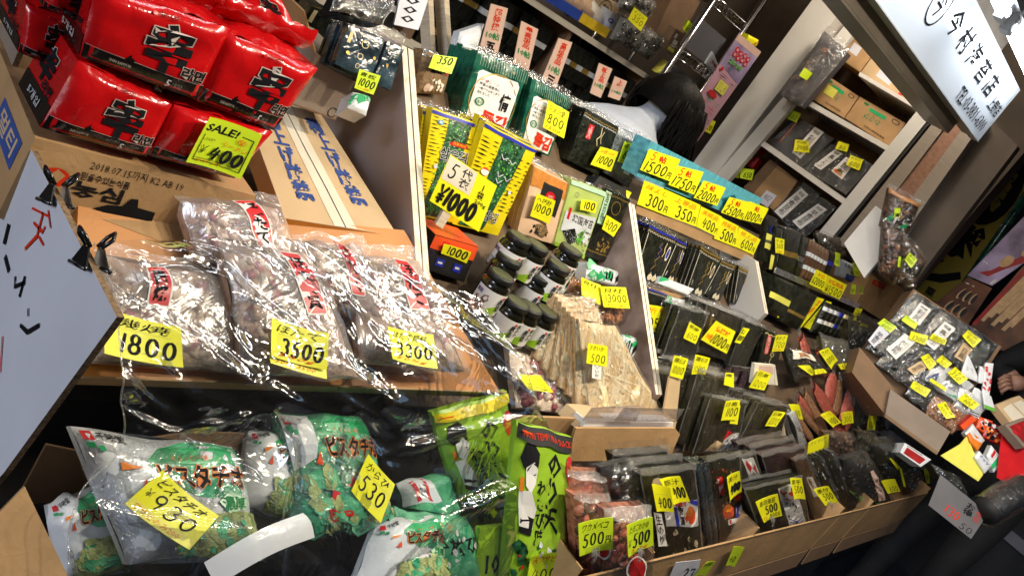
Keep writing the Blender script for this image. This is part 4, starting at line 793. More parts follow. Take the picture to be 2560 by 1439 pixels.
GF = lambda: [('p','white',[(.10,.74),(.16,.78),(.86,.80),(.92,.74),(.92,.02),(.10,.02)]), ('o','gold',.51,.40,.46,.42,.04), ('t','red_ink','\u30b8\u30e7\u30f3\u30aa\u30f3',.16,.64,.52,.685,0,.01), ('t','ink','\u6d77\u82d4\u306e\u539f\u7523\u5730\u306b',.16,.58,.56,.625,0,.005), ('t','ink','\u4e00\u679a\u3065\u3064\u5fc3\u3092\u3053\u3081\u3066',.16,.52,.58,.565,0,.005), ('t','ink','\u4f5c\u308a\u307e\u3057\u305f',.16,.46,.40,.505,0,.005),
   ('v','ink','\u60c5',.62,.34,.82,.58,0,.03), ('t','red_ink','\ub3cc\uae40',.36,.06,.88,.28,0,.05), ('o','green_ink',.25,.36,.09,.06,.25), ('t','green_ink','\ub3cc\uae40',.2,.335,.3,.385,0,.01), ('n','gold',3,.7,.86,.9,.92,.003)] + [('r','foil_green',.04+.048*k,.82,.055+.048*k,.99) for k in range(20)] + [('r','mint',.05+.048*k,.82,.054+.048*k,.99) for k in range(0,20)]
pack('green_foil_pack', 'dark green foil seaweed pack with white window standing behind the yellow packs', 'seaweed pack', [(1194,128),(1320,180),(1262,345),(1145,300)], .018, 'foil_green', GF(), ang=76, wr=.0025, cuff=.10, cuffmat='film_crisp', n=4, step=.016, group='green foil seaweed packs in the near stack', back_label='green foil seaweed pack in the stack next to the dark snack pouch')
GF2 = pack('green_foil_pack', 'dark green foil seaweed pack carrying the 800 card', 'seaweed pack', [(1330,196),(1426,246),(1372,392),(1296,352)], .018, 'foil_green', GF(), ang=76, wr=.0025, cuff=.12, cuffmat='film_crisp', n=4, step=.016, group='green foil seaweed packs in the far stack', back_label='green foil seaweed pack in the stack behind the 800 card')
card('yellow card reading 800 on the green foil seaweed', [(1370,250),(1422,280),(1407,345),(1354,317)], front(GF2,.016), '800', top='\u30b8\u30e7\u30f3\u5168', sub='1500', pw=(.12,.26,.9,.58))
DS = pack('snack_pouch', 'dark grey snack pouch with Korean lettering and a pink mark next to the divider', 'snack pouch', [(1060,122),(1128,150),(1108,238),(1028,232)], .03, 'snack_brown', [('r','silver',.0,.86,1,1), ('t','ink','\uae40\uc2a4\ub0b5',.25,.52,.80,.70,0,.05), ('e','red',.82,.60,.06,.07), ('e','pink_paper',.30,.16,.10,.10), ('n','cream',12,.4,.1,.8,.5,.005)], ang=70, bulge=.45)
pack('white_pouch', 'white pouch with an orange and blue mark half behind the green foil packs', 'snack pouch', [(1150,80),(1210,60),(1185,150),(1118,205)], .02, 'pack_white', [('e','vermilion',.35,.30,.08,.07), ('l','blue_ink',[(.3,.5),(.4,.45),(.5,.5)],.002)], ang=70, bulge=.4)
card('lime card reading 350 on the dark snack pouch', [(1083,136),(1142,144),(1125,185),(1068,169)], front(DS,.025), '350', col='lime', pw=(.25,.45,.9,.92), deco=[('h','orange_ink','3-1000',.12,.10,.88,.34,.12)], wt=.2)
# big handwritten board on a stick
bq = [(1124,384),(1240,463),(1196,579),(1073,501)]
bpl = inc(hit((1140,560), BED(.075)), 78)
BB = card('large yellow price board with white slip on a stick before the yellow seaweed', bq, bpl, '\u00a51000', name='price_board', cat='price board', pw=(.05,.06,.82,.44), wt=.26, bend=.002, deco=[('p','cream',[(.02,.50),(.0,.97),(.58,.99),(.60,.52)]), ('h','ink','5',.08,.60,.26,.90,.15), ('v','ink','\u4ee3\u8863',.32,.56,.52,.94,0,.01), ('v','ink','1\u888b',.72,.56,.84,.86,0,.01), ('t','ink','200g',.72,.44,.94,.54,0,.01)], )
o = LAST(); mb = MB(); mb.hexa([BB.P(.30,0,-.002),BB.P(.44,0,-.002),BB.P(.40,-.34,-.002),BB.P(.26,-.34,-.002)],[BB.P(.30,0,-.008),BB.P(.44,0,-.008),BB.P(.40,-.34,-.008),BB.P(.26,-.34,-.008)],'wood'); mb.build('stick', o)
# peach, pale green and black Korean packs
PE = pack('peach_seaweed_pack', 'peach coloured seaweed pack with brown top and black centre strip', 'seaweed pack', [(1336,416),(1424,459),(1387,612),(1293,580)], .012, 'peach', [('p','rust',[(.0,.985),(1,.985),(1,.70),(.85,.74),(.15,.74),(.0,.72)]), ('p','black_card',[(.30,.86),(.85,.86),(.80,.42),(.66,.44),(.60,.60),(.28,.56)]), ('e','red',.55,.70,.12,.07), ('t','white','\ub300\ucc9c',.49,.675,.62,.72), ('p','snack_brown',[(.36,.22),(.60,.30),(.72,.16),(.62,.06),(.40,.08)]), ('n','black_card',6,.26,.08,.75,.2,.005), ('n','pale_gold',14,.42,.1,.66,.26,.0016)], ang=84, cuff=.07, n=5, step=.011, group='peach seaweed packs in the stack', back_label='peach seaweed pack behind the front one with a 1000 card', jit=.003)
card('yellow card reading 1000 on the peach seaweed pack', [(1340,482),(1386,500),(1372,559),(1324,539)], front(PE,.010), '1000', top='\u3078\u3074\u8a08', sub='', pw=(.10,.28,.94,.62))
KG = pack('pale_green_seaweed_pack', 'pale green Korean seaweed pack with a rice cake picture', 'seaweed pack', [(1428,450),(1514,480),(1458,647),(1385,610)], .012, 'pack_green', [('p','pack_white',[(.05,.55),(.95,.62),(.95,.2),(.05,.25)]), ('t','ink','\u97d3\u56fd\u6d77\u82d4',.28,.44,.92,.56,0,.01), ('r','red',.12,.45,.19,.62), ('p','nori',[(.10,.26),(.42,.36),(.62,.22),(.38,.08)]), ('n','pack_white',60,.16,.12,.55,.32,.0012), ('p','leaf_green',[(.55,.3),(.75,.42),(.72,.24)]), ('p','leaf_green',[(.52,.24),(.78,.3),(.66,.16)]), ('n','olive',30,.64,.05,.95,.38,.0028), ('o','grey_ink',.22,.83,.05,.04,.2), ('r','grass_green',.0,.0,1,.06), ('r','mint',.0,.94,1,1)], ang=84, n=2, step=.014, group='pale green seaweed packs', back_label='pale green Korean seaweed pack right behind the front one', cuff=.04)
card('yellow card reading 100 on the pale green seaweed pack', [(1452,498),(1492,505),(1485,531),(1447,522)], front(KG,.010), '100', pw=(.25,.15,.95,.88), wt=.2)
BK = pack('black_seaweed_pack', 'black and gold seaweed pack with a mint label beside the grey board', 'seaweed pack', [(1514,470),(1576,500),(1512,655),(1462,638)], .010, 'nori', [('r','mint',.04,.50,.26,.98), ('v','ink','\u6d77\u82d4\u5dfb',.08,.55,.22,.94), ('n','gold',26,.3,.14,.85,.32,.004), ('w','gold',.0,.08,1,.02,.012,12), ('w','gold',.0,.93,1,.02,.012,12), ('o','gold',.55,.80,.18,.10,.12)], ang=84, cuff=.05)
card('yellow card reading 400 on the black and gold seaweed', [(1515,536),(1552,559),(1531,590),(1502,570)], front(BK,.008), '400', pw=(.12,.2,.92,.8), wt=.14)
# black packs and silver striped pack behind
BN = lambda: [('w','gold',.0,.90,1,.025,.015,10), ('w','white',.0,.86,1,.02,.010,12), ('r','red',.22,.52,.36,.80), ('v','white','\u4e0a\u7b49\u54c1',.24,.54,.34,.78), ('l','pale_gold',[(.56,.84),(.60,.70),(.52,.60),(.60,.50)],.003), ('l','pale_gold',[(.66,.80),(.62,.66),(.68,.56)],.002)]
B30 = pack('nori_pack', 'black nori pack with red label standing behind the yellow 1000 card of thirty sheets', 'nori pack', [(1464,272),(1546,318),(1496,440),(1420,400)], .008, 'nori', BN(), ang=78, n=7, step=.010, cuff=.14, group='black nori packs behind the thirty sheet card', back_label='black nori pack in the stack beside the clerk')
SV = pack('silver_striped_pack', 'silver striped pack behind the 600 card', 'nori pack', [(1548,318),(1622,352),(1572,470),(1506,430)], .03, 'silver_stripe', [('r','pack_white',.55,.20,.75,.34), ('r','blue_ink',.57,.26,.73,.29)], ang=78, cuff=.10, cuffmat='film_crisp')
card('yellow card reading 1000 with thirty sheets in red on the black nori', [(1500,366),(1545,379),(1524,428),(1473,410)], front(B30,.014), '1000', top='30\u679a100', tcol='red_ink', pw=(.2,.2,.94,.58), wt=.2)
card('yellow green card reading 600 on the silver striped pack', [(1559,352),(1602,364),(1582,418),(1542,403)], front(SV,.016), '600', top='\u713c\u304d\u82d4', col='lime', sub='50\u679a', pw=(.2,.22,.9,.60), wt=.2)
pack('dark_box', 'dark slim box lying under the silver striped pack', 'box', [(1500,440),(1582,478),(1560,520),(1470,475)], .04, 'seal_black', [('p','yellow',[(.8,.9),(.98,.9),(.98,.3)])], ang=60, bulge=.02)
# ---- orange box and jars
OB = pack('orange_box', 'orange topped black box with blue marks next to the jars', 'gift box', [(1088,587),(1196,618),(1160,705),(1052,668)], .07, 'black_card', [('r','vermilion',-.0,.62,1,1.0), ('r','red',.2,.7,.35,.9), ('r','blue',.22,.2,.40,.42), ('r','blue',.62,.2,.80,.42), ('r','pack_white',.26,.28,.36,.34), ('r','pack_white',.66,.28,.76,.34)] + [('o','purple',.05+.1*k,.5-.07*(k%2),.06,.09,.12) for k in range(1)], ang=86, bulge=.02, wr=.0004, side='black_card', sidedeco=[('o','pack_white',.5,.75,.3,.12,.08), ('o','pack_white',.3,.55,.3,.12,.08), ('o','pack_white',.7,.45,.3,.12,.08), ('o','pack_white',.4,.3,.3,.12,.08)])
mb = MB(); mb.grid(lambda a,b: OB.P(a,1,-.07*b)+Vector((0,.0012,0)), 4, 4, 'vermilion'); mb.build('lid', LAST())
card('yellow card reading 1000 on the orange topped box', [(1107,606),(1175,628),(1165,657),(1101,632)], front(OB,.004), '1000', pw=(.2,.15,.95,.9), wt=.22)
JR, JH = .0300, .079
def jar_proto(label):
    e = empty('seaweed_jar', (0,0,0), label, 'jar', 'dark jars of seaweed paste')
    mb = MB(); mb.lathe([(0,0),(JR*.9,0),(JR,.004),(JR,.054),(JR*.94,.060),(JR*.80,.064),(JR*.80,.067)], 'jar_dark', 24); gb = mb.build('glass_body', e)
    mb = MB(); mb.lathe([(JR*.80,.066),(JR*.86,.0665),(JR*.86,.077),(JR*.82,JH),(0,JH)], 'jar_lid', 28); mb.lathe([(JR*.70,JH+.0004),(0,JH+.0006)], 'olive', 20); mb.build('lid', e)
    lb = MB(); R2 = JR+.0004
    def lm(a, b, x=0): t = math.radians(-90-78+156*a); return Vector(((R2+x)*math.cos(t),(R2+x)*math.sin(t),.008+.044*b))
    lb.grid(lambda a,b: lm(a,b), 18, 4, 'white')
    draw(lb, [('p','grass_green',[(.30+.04*k,.02),(.34+.04*k,.02),(.34+.04*k,.10+.05*k),(.30+.04*k,.06+.05*k)]) for k in range(9)] + [('v','ink','\u751f\u306e\u308a',.76,.30,.90,.94,0,.03), ('v','ink','\u539f\u9020',.62,.25,.73,.80,0,.03), ('e','red_ink',.70,.88,.03,.06), ('r','grey_ink',.04,.06,.20,.40), ('t','purple','\u6771\u4eac',.05,.70,.20,.90,0,.03)] + [('r','white',.055+.018*k,.08,.063+.018*k,.38) for k in range(8)], lm, JR*2.7, .044, .0002)
    lb.build('label', gb); return e
jars = [((1246,676),.060,'dark seaweed jar nearest the orange topped box, upper layer',8), ((1290,694),.060,'dark seaweed jar half behind the one beside the orange box',8), ((1345,742),.075,'dark seaweed jar with yellowish lid at the front of the upper layer',0),
        ((1378,700),.055,'dark seaweed jar at the rear touching the white and green bags',0), ((1200,772),.04,'dark seaweed jar lowest down beside the rusty clip',20), ((1240,838),.035,'dark seaweed jar at the near end of the lower row, partly behind the vinyl sheet',4), ((1272,848),.035,'dark seaweed jar in the middle of the lower row',4), ((1315,856),.035,'dark seaweed jar at the far end of the lower row beside the dried squid',4),
        ((1222,728),.03,'dark seaweed jar under the near upper jar with only its lid showing',30), ((1300,768),.02,'dark seaweed jar hidden between the two layers of jars',0)]
J0 = None
for px, h, lab, rot in jars:
    P = hit(px, BED(h*.55))
    if J0 is None: J0 = jar_proto(lab); e = J0
    else:
        e = J0.copy(); COL.objects.link(e); e['label'] = lab
        for ch in J0.children:
            c = ch.copy(); COL.objects.link(c); c.parent = e
            for g in ch.children: d = g.copy(); COL.objects.link(d); d.parent = c
    e.matrix_world = Matrix.Translation(P) @ Matrix.Rotation(math.radians(-48+rot),4,'Z')
# ---- white green bags, nuts, dried squid
def wg(label, q, h, ang=55): return pack('green_white_bag', label, 'snack bag', q, .03, 'pack_white', [('n','green',10,.05,.3,.95,.95,.014), ('n','green',4,.05,.05,.4,.4,.010), ('v','ink','\u5c71',.40,.25,.62,.8,0,.06), ('p','ink',[(.72,.2),(.84,.5),(.80,.8),(.70,.5)])], on=BED(h), ang=ang, bulge=.5)
wg('white and green bag with black characters at the foot of the pale green pack', [(1470,655),(1552,680),(1545,722),(1462,700)], .01)
wg('white and green bag sticking out beside the dried squid and the board', [(1528,832),(1598,842),(1574,905),(1515,890)], .03)
wg('white and green bag squeezed between the jars and the chestnuts', [(1386,672),(1424,690),(1400,740),(1362,722)], .03)
CH = bag('chestnut_bag', 'clear bag of shiny brown chestnuts under the 13000 cards', 'nut bag', [(1410,690),(1475,705),(1460,745),(1395,735)], .03, 'chestnut', ['chestnut','almond'], 26, .011, on=BED(.01), ang=50, seed=11, flat=.9)
AL = bag('almond_bag', 'clear bag of almonds below the card reading 13000', 'nut bag', [(1485,745),(1572,755),(1566,812),(1478,800)], .03, 'almond', ['almond','almond','chestnut'], 90, .0068, on=BED(.012), ang=52, seed=12, flat=.6)
card('yellow card partly behind the card reading 13000', [(1452,692),(1500,712),(1497,762),(1450,737)], front(AL,.034), '', top='\u8c9d\u67f1', pw=(.2,.2,.9,.6))
card('yellow card reading 13000 above the almonds', [(1499,715),(1563,718),(1571,771),(1505,767)], front(AL,.040), '13000', top='\u8c9d\u67f1', sub='500g', pw=(.12,.28,.96,.62), wt=.19)
SQ = [(1446,800),(1540,812),(1652,1032),(1476,1042)]
SQG = 'bags of dried squid sheets'
def squid(label, q, h, seed, ang=None, deco=True):
    fr = pack('dried_squid_bag', label, 'squid bag', q, .012, 'squid', [('n','shred',70,.03,.03,.97,.97,.008), ('n','squid_edge',22,.1,.05,.9,.95,.004)] + [('l','shred',[(random.random()*.9+.05, random.random()*.5), (random.random()*.9+.05, random.random()*.5+.2),(random.random()*.9+.05, random.random()*.4+.55)],.0016) for k in range(10)], on=BED(h), ang=ang or 62, film='film', cuff=.06, cuffmat='film_haze', side='squid_edge', wr=.005, bulge=.5, seed=seed, group=SQG)
    return fr
squid('dried squid bag at the front of the fan, widest and most visible', SQ, .055, 1)
for k, lab in enumerate(('second dried squid bag of the fan, just behind the widest one', 'third dried squid bag of the fan, tucked behind the second', 'fourth dried squid bag of the fan, in its middle', 'fifth dried squid bag of the fan, nearer the jars', 'sixth dried squid bag of the fan, beside the lower jars', 'dried squid bag at the rear of the fan touching the jars')):
    t = (k+1)/6.0
    q = [(1446-60*t,800-62*t),(1512-30*t,806-60*t),(1560-100*t,1036-40*t),(1460-122*t,1040-148*t)]
    squid(lab, q, .055-.030*t, 2+k)
SQ0 = inc(hit((1490,1000), BED(.085)), 62)
card('yellow card reading 500 on the dried squid', [(1466,856),(1515,864),(1515,916),(1464,907)], SQ0, '500', top='\u3055\u304d\u3044\u304b', pw=(.2,.12,.95,.52), wt=.14)
pack('white_label_tag', 'small white tag with a black mark and green leaves below the squid card', 'tag', [(1481,908),(1504,912),(1502,948),(1480,944)], .0006, 'white', [('v','ink','\u3044\u304b',.3,.1,.7,.6), ('l','green_ink',[(.2,.95),(.5,.7),(.8,.95)],.0015)], pl=off(SQ0,-.002), bulge=0)
# ---- small tray with a scallop bag, carton with plastic trays
fr, o = quadbox('small_carton', 'narrow open carton with a clear bag between the scallop tray and the squid', 'carton', [(1262,1040),(1440,1046),(1432,1110),(1262,1100)], inc((0,.64,.84),86), .006, 'cardboard')
mb = MB(); pts = [hit(p, XP(1.06)) for p in [(1378,872),(1462,1044),(1440,1056),(1372,960)]]; Mi = fr.M.inverted()
pts = [hit((1385,880), BED(.05)), hit((1462,1042), BED(.02)), hit((1440,1060), BED(.0)), hit((1372,930), BED(.0))]
mb.add([Mi@p for p in pts]+[Mi@(p+Vector((.005,0,0))) for p in pts], [(0,1,2,3),(7,6,5,4),(0,4,5,1),(1,5,6,2),(2,6,7,3),(3,7,4,0)], 'cardboard_pale'); mb.build('side_wall', o)
SB = bag('small_scallop_bag', 'clear bag in the narrow carton under a slanted yellow card', 'scallop bag', [(1270,870),(1362,900),(1420,1035),(1290,1020)], .025, 'scallop_pale', ['scallop_pale','silver','scallop_red'], 40, .011, pl=off(BED0,.02), seed=21)
card('yellow card edge lying on the bag in the narrow carton', [(1287,936),(1345,938),(1382,981),(1319,973)], front(SB,.026), '', col='yellow', deco=[('b','ink',3,.1,.05,.9,.5)])
TR = empty('tray_carton', hit((1570,1110), YP(.61)), 'cardboard carton full of white trays and clear plastic lids below the squid', 'carton')
def tpart(name, px, pl, m, th):
    pts = [hit(p, pl) - Vector(TR.location) for p in px]; b = [p - pl[1]*th for p in pts]; n = len(pts); mb = MB()
    mb.add(pts+b, [tuple(range(n)), tuple(range(n,2*n))[::-1]]+[(i,(i+1)%n,n+(i+1)%n,n+i) for i in range(n)], m); return mb.build(name, TR)
tf = inc(hit((1560,1130), inc((0,.60,.82),80)), 80)
tpart('front_wall', [(1440,1070),(1688,1070),(1700,1085),(1672,1150),(1415,1152)], tf, 'cardboard', .006)
tpart('inner_wall', [(1440,1070),(1462,1044),(1692,1052),(1688,1070)], off(tf,-.02), 'cardboard_pale', .05)
tpart('white_tray', [(1466,1050),(1684,1056),(1682,1074),(1456,1068)], off(tf,-.012), 'white', .03)
tpart('plastic_lid', [(1480,1018),(1610,1012),(1590,1052),(1456,1050)], off(tf,-.004), 'acrylic', .0012)
tpart('plastic_lid', [(1560,1018),(1711,1022),(1690,1054),(1536,1052)], off(tf,.004), 'acrylic', .0012)
# ================================================================== bay with scalloped black nori
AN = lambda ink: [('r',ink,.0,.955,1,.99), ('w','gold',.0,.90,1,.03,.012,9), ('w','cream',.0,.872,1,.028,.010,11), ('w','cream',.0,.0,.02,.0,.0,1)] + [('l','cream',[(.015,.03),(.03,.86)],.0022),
   ('l','gold',[(.56,.80),(.50,.70),(.62,.66),(.52,.56),(.64,.52),(.50,.40),(.60,.34),(.46,.22)],.0034), ('l',ink,[(.60,.78),(.52,.68),(.60,.60),(.54,.46)],.0022), ('l','pale_gold',[(.72,.82),(.70,.70),(.74,.62),(.70,.52)],.0032), ('o','cream',.86,.62,.06,.16,.3), ('r',ink,.83,.52,.89,.72),
   ('e','cream',.52,.06,.09,.07), ('e','cream',.70,.05,.09,.065), ('e','pale_gold',.52,.07,.05,.045), ('e','pale_gold',.70,.06,.05,.042), ('p','cream',[(.47,.08),(.50,.17),(.55,.10)]), ('p','cream',[(.66,.08),(.69,.16),(.74,.09)]), ('l','white',[(.10,.14),(.10,.26)],.002)]
AG = 'scalloped black nori packs in the upper row'
an = [([(1623,562),(1692,596),(1648,705),(1586,690)],'blue','black scalloped nori pack with blue trim next to the double board divider',6), ([(1694,598),(1718,610),(1686,706),(1650,700)],'blue','black scalloped nori pack with blue trim second from the double board',1), ([(1752,616),(1802,644),(1756,745),(1716,722)],'gold','black scalloped nori pack with gold trim in the middle of the upper row',5),
      ([(1803,650),(1838,665),(1800,752),(1760,735)],'gold','black scalloped nori pack with gold trim right of the middle one',2), ([(1846,664),(1882,682),(1862,770),(1832,758)],'gold','black scalloped nori pack with gold trim against the small grey divider',1)]
for q, ink, lab, n in an:
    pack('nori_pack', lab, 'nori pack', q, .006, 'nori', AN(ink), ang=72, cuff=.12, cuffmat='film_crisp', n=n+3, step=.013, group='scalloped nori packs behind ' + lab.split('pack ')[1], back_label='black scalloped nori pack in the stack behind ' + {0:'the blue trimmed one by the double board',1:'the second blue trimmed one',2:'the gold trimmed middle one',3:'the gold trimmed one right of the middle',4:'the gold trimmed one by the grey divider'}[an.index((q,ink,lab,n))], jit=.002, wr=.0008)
# teal board and price rows
tq = [(1628,352),(1905,496),(1880,560),(1590,440)]
TP = inc(hit((1740,500), BED(.10)), 82)
fr, o = quadbox('teal_display_box', 'teal striped paper covered box behind the rows of yellow price cards', 'box', tq, off(TP,-.012), .05, 'teal', [('p','teal_dark',[(.1+.2*k,.1),(.2+.2*k,.5),(.14+.2*k,.7),(.05+.2*k,.4)]) for k in range(5)])
rows5 = [([(1623,372),(1701,399),(1674,453),(1599,424)],'1500\u5186','5'), ([(1695,414),(1759,430),(1734,486),(1670,461)],'1750\u5186','5'), ([(1759,451),(1814,469),(1792,514),(1733,494)],'2000\u5186','5'), ([(1823,492),(1876,506),(1853,549),(1802,531)],'2500\u5186','5'), ([(1872,502),(1921,521),(1901,560),(1856,549)],'1000\u5186','')]
for (q, p, five), nth in zip(rows5, ('first', 'second', 'third', 'fourth', 'last')):
    card('yellow card reading %s yen, %s along the upper row on the teal box' % (p[:-1], nth), q, TP, p, pw=(.06,.06,.96,.52), wt=.19, deco=([('h','red_ink',five,.12,.58,.32,.94,.2)] if five else []) + [('t','red_ink','\u5e16',.40,.60,.62,.90,0,.03)], bend=.001)
rows6 = [([(1611,451),(1683,482),(1668,540),(1592,510)],'300\u5186','\u5473\u3088\u3057'), ([(1683,482),(1751,512),(1739,566),(1668,540)],'350\u5186','\u4e0a\u7b49\u54c1'), ([(1752,515),(1804,541),(1793,592),(1740,566)],'400\u5186','\u9ad8\u7d1a\u54c1'), ([(1804,543),(1846,565),(1840,618),(1784,596)],'500\u5186','\u7279\u7d1a\u54c1'), ([(1847,567),(1901,598),(1883,637),(1839,617)],'600\u5186','\u6975\u4e0a\u54c1')]
TP2 = off(TP,.022)
for (q, p, t), nth in zip(rows6, ('first', 'second', 'third', 'fourth', 'last')):
    card('yellow card reading %s yen, %s of the five touching cards below the teal box' % (p[:-1], nth), q, TP2, p, top=t, tcol='orange_ink', pw=(.22,.10,.96,.58), wt=.19, bend=.001)
fr, o = quadbox('shelf_lip', 'strip of brown cardboard under the row of five price cards', 'cardboard strip', [(1592,508),(1885,636),(1880,660),(1588,532)], off(TP2,-.004), .004, 'cardboard')
# ---- clear bags of black nori below
fr, o = quadbox('cardboard_riser', 'crumpled brown cardboard riser in front of the scalloped nori', 'cardboard strip', [(1612,712),(1745,750),(1738,775),(1640,742)], inc(hit((1690,760),BED(.01)),70), .004, 'cardboard')
pack('green_snack_pack', 'white and green wrapper lying on the cardboard riser', 'snack pack', [(1664,738),(1712,750),(1708,775),(1652,764)], .012, 'pack_white', [('n','green',8,.0,.3,.5,.9,.008)], on=BED(.03), ang=45)
pack('green_snack_pack', 'white wrapper with a green corner between scalloped packs', 'snack pack', [(1652,690),(1735,722),(1720,738),(1645,708)], .01, 'pack_white', [('p','green',[(.0,.2),(.0,1),(.25,.9)])], on=BED(.035), ang=50)
BT = pack('nori_pack', 'black nori pack with blue and gold trim behind the 250 yen card', 'nori pack', [(1606,716),(1668,736),(1660,815),(1612,800)], .01, 'nori', AN('blue')[:3], ang=70, cuff=.22, cuffmat='film_crisp', n=3, group='black nori packs behind the 250 card', back_label='black nori pack with blue trim stacked behind the 250 yen card')
card('yellow card reading 250 yen against the double board divider', [(1611,759),(1672,769),(1670,832),(1618,826)], front(BT,.016), '250\u5186', top='\u6298\u308a', tcol='orange_ink', pw=(.08,.08,.98,.52), wt=.2)
ZG = 'zip bags of black nori in the upper row'
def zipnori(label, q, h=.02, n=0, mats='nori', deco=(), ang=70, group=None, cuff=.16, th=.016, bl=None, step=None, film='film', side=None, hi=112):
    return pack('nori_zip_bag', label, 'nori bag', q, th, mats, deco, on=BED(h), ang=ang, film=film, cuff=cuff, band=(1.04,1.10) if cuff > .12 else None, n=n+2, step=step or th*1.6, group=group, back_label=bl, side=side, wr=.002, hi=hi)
Z1 = zipnori('wide clear bag of black nori behind the card reading 600', [(1700,775),(1765,790),(1730,905),(1655,895)], n=2, group=ZG+' by the 600 card', bl='clear bag of black nori in the stack behind the 600 card')
Z2 = zipnori('clear bag of olive tinged nori behind the red lettered 1000 yen card', [(1768,765),(1862,800),(1820,905),(1745,880)], mats='kelp', deco=[('r','gold',.12,.55,.17,.85)], n=2, group=ZG+' by the 1000 yen card', bl='clear bag of nori in the stack behind the red lettered 1000 yen card')
Z3 = zipnori('clear bag of black nori with the narrow yellow strip card', [(1858,805),(1905,822),(1858,925),(1822,912)], n=1, group=ZG+' by the narrow card', bl='clear bag of black nori behind the narrow strip card')
Z4 = pack('nori_pack', 'black nori pack with red label and pale seal beside the dark fish bags', 'nori pack', [(1913,826),(1962,846),(1938,925),(1892,925)], .006, 'nori', [('w','pale_gold',.0,.92,1,.03,.02,5), ('r','red',.14,.45,.34,.92), ('o','white',.24,.685,.10,.235,.06), ('v','white','\u9752\u6c99\u82d4',.18,.50,.30,.88), ('o','pale_gold',.55,.46,.10,.06,.3), ('l','pale_gold',[(.55,.40),(.48,.25),(.56,.15)],.003), ('l','white',[(.3,.12),(.3,.25)],.002)], on=BED(.03), ang=72, n=5, step=.010, cuff=.16, group='black nori packs by the 700 card', back_label='black nori pack in the stack beside the 700 card', wr=.0008)
card('yellow card reading 600 on the wide bag of nori', [(1721,802),(1751,821),(1738,859),(1707,844)], front(Z1,.018), '600', top='\u65e9\u6469', pw=(.2,.14,.94,.5), wt=.14)
card('large yellow card reading 1000 yen with red lettering over the nori bags', [(1787,800),(1836,827),(1815,883),(1751,848)], front(Z2,.020), '1000\u5186', pw=(.30,.10,.98,.54), wt=.2, deco=[('t','orange_ink','\u4f73\u64b0\u6750',.22,.62,.84,.86,0,.04), ('t','orange_ink','100\u679a',.06,.14,.30,.44,0,.03)])
card('narrow yellow strip card reading 1000 on the black nori bag', [(1855,817),(1871,821),(1849,858),(1835,855)], front(Z3,.016), '1000', pw=(.15,.15,.95,.5), wt=.2, deco=[('t','ink','\u6975\u4e0a',.2,.6,.8,.9,0,.02)])
card('yellow card reading 700 on the nori with the red label', [(1937,836),(1967,836),(1958,877),(1928,879)], front(Z4,.010), '700', top='\u3042\u304a\u3055', sub='500g', pw=(.2,.22,.94,.58), wt=.13)
# lower zip bags of kelp sheets
ZL = 'zip bags of dark kelp sheets in the lower row'
KD = [('n','kelp',30,.05,.05,.95,.95,.010), ('n','olive',14,.05,.5,.95,.98,.005), ('l','olive',[(.2,.02),(.25,.9)],.002), ('l','olive',[(.7,.02),(.72,.9)],.002)]
L1 = zipnori('dark kelp bag next to the double board behind the first 1000 card', [(1655,935),(1720,945),(1700,1080),(1655,1090)], .02, 2, 'kelp', KD, group=ZL+' at the board', bl='dark kelp bag in the row next to the double board')
L2 = zipnori('dark kelp bag leaning behind the strip of tan cardboard', [(1745,935),(1830,955),(1740,1120),(1690,1105)], .03, 3, 'kelp', KD, group=ZL+' near the tan strip', bl='dark kelp bag leaning in the row near the tan strip')
L3 = zipnori('dark kelp bag with checked paper corner behind the 1100 card', [(1775,1000),(1862,1010),(1838,1125),(1735,1130)], .05, 2, 'kelp', KD+[('p','white',[(.50,.02),(.62,.36),(.98,.40),(.98,.02)]), ('p','cardboard_pale',[(.2,.0),(.42,.24),(.64,.20),(.5,.0)]), ('p','red',[(.56,.26),(.62,.48),(.78,.40)])]+[('p','blue_ink',[(.64+.11*i+.03*(j%2),.06+.09*j),(.70+.11*i+.03*(j%2),.06+.09*j),(.70+.11*i+.03*(j%2),.13+.09*j)]) for i in range(3) for j in range(3)], group=ZL+' at the 1100 card', bl='dark kelp bag in the row behind the 1100 card')
L4 = zipnori('dark kelp bag behind the lower 1200 card', [(1895,1010),(1968,1020),(1945,1118),(1838,1125)], .05, 3, 'kelp', KD, group=ZL+' at the lower 1200 card', bl='dark kelp bag in the row behind the lower 1200 card')
L5 = zipnori('dark kelp bag lying below the upper 1200 card', [(1870,935),(1930,945),(1905,1000),(1850,990)], .03, 1, 'purple_dry', KD[:2], group=ZL+' at the upper 1200 card', bl='brownish kelp bag under the upper 1200 card')
fr, o = quadbox('cardboard_spacer', 'plain tan strip of cardboard standing between the kelp bags', 'cardboard strip', [(1674,940),(1702,946),(1688,1075),(1652,1072)], off(L1.pl,.028), .004, 'cardboard_pale')
card('yellow card reading 1000 on the kelp bag by the double board', [(1682,886),(1717,895),(1705,947),(1672,938)], front(L1,.034), '1000', top='\u7f85\u81fc', pw=(.15,.16,.95,.54), wt=.14)
card('pale yellow card half hidden behind a zip seal near the double board', [(1735,884),(1772,893),(1762,935),(1727,935)], front(L2,.0), '1000', top='\u7f85\u81fc', pw=(.1,.1,.9,.45), wt=.1, ink='olive')
card('blurred yellow card inside a kelp zip bag', [(1812,931),(1833,932),(1831,967),(1806,960)], front(L2,.012), '', top='\u7f85', tcol='olive')
card('yellow card reading 1200 on the white paper folder', [(1898,923),(1928,934),(1907,974),(1869,967)], front(L5,.030), '1200', top='\u65e5\u9ad8', pw=(.15,.1,.95,.45), wt=.12)
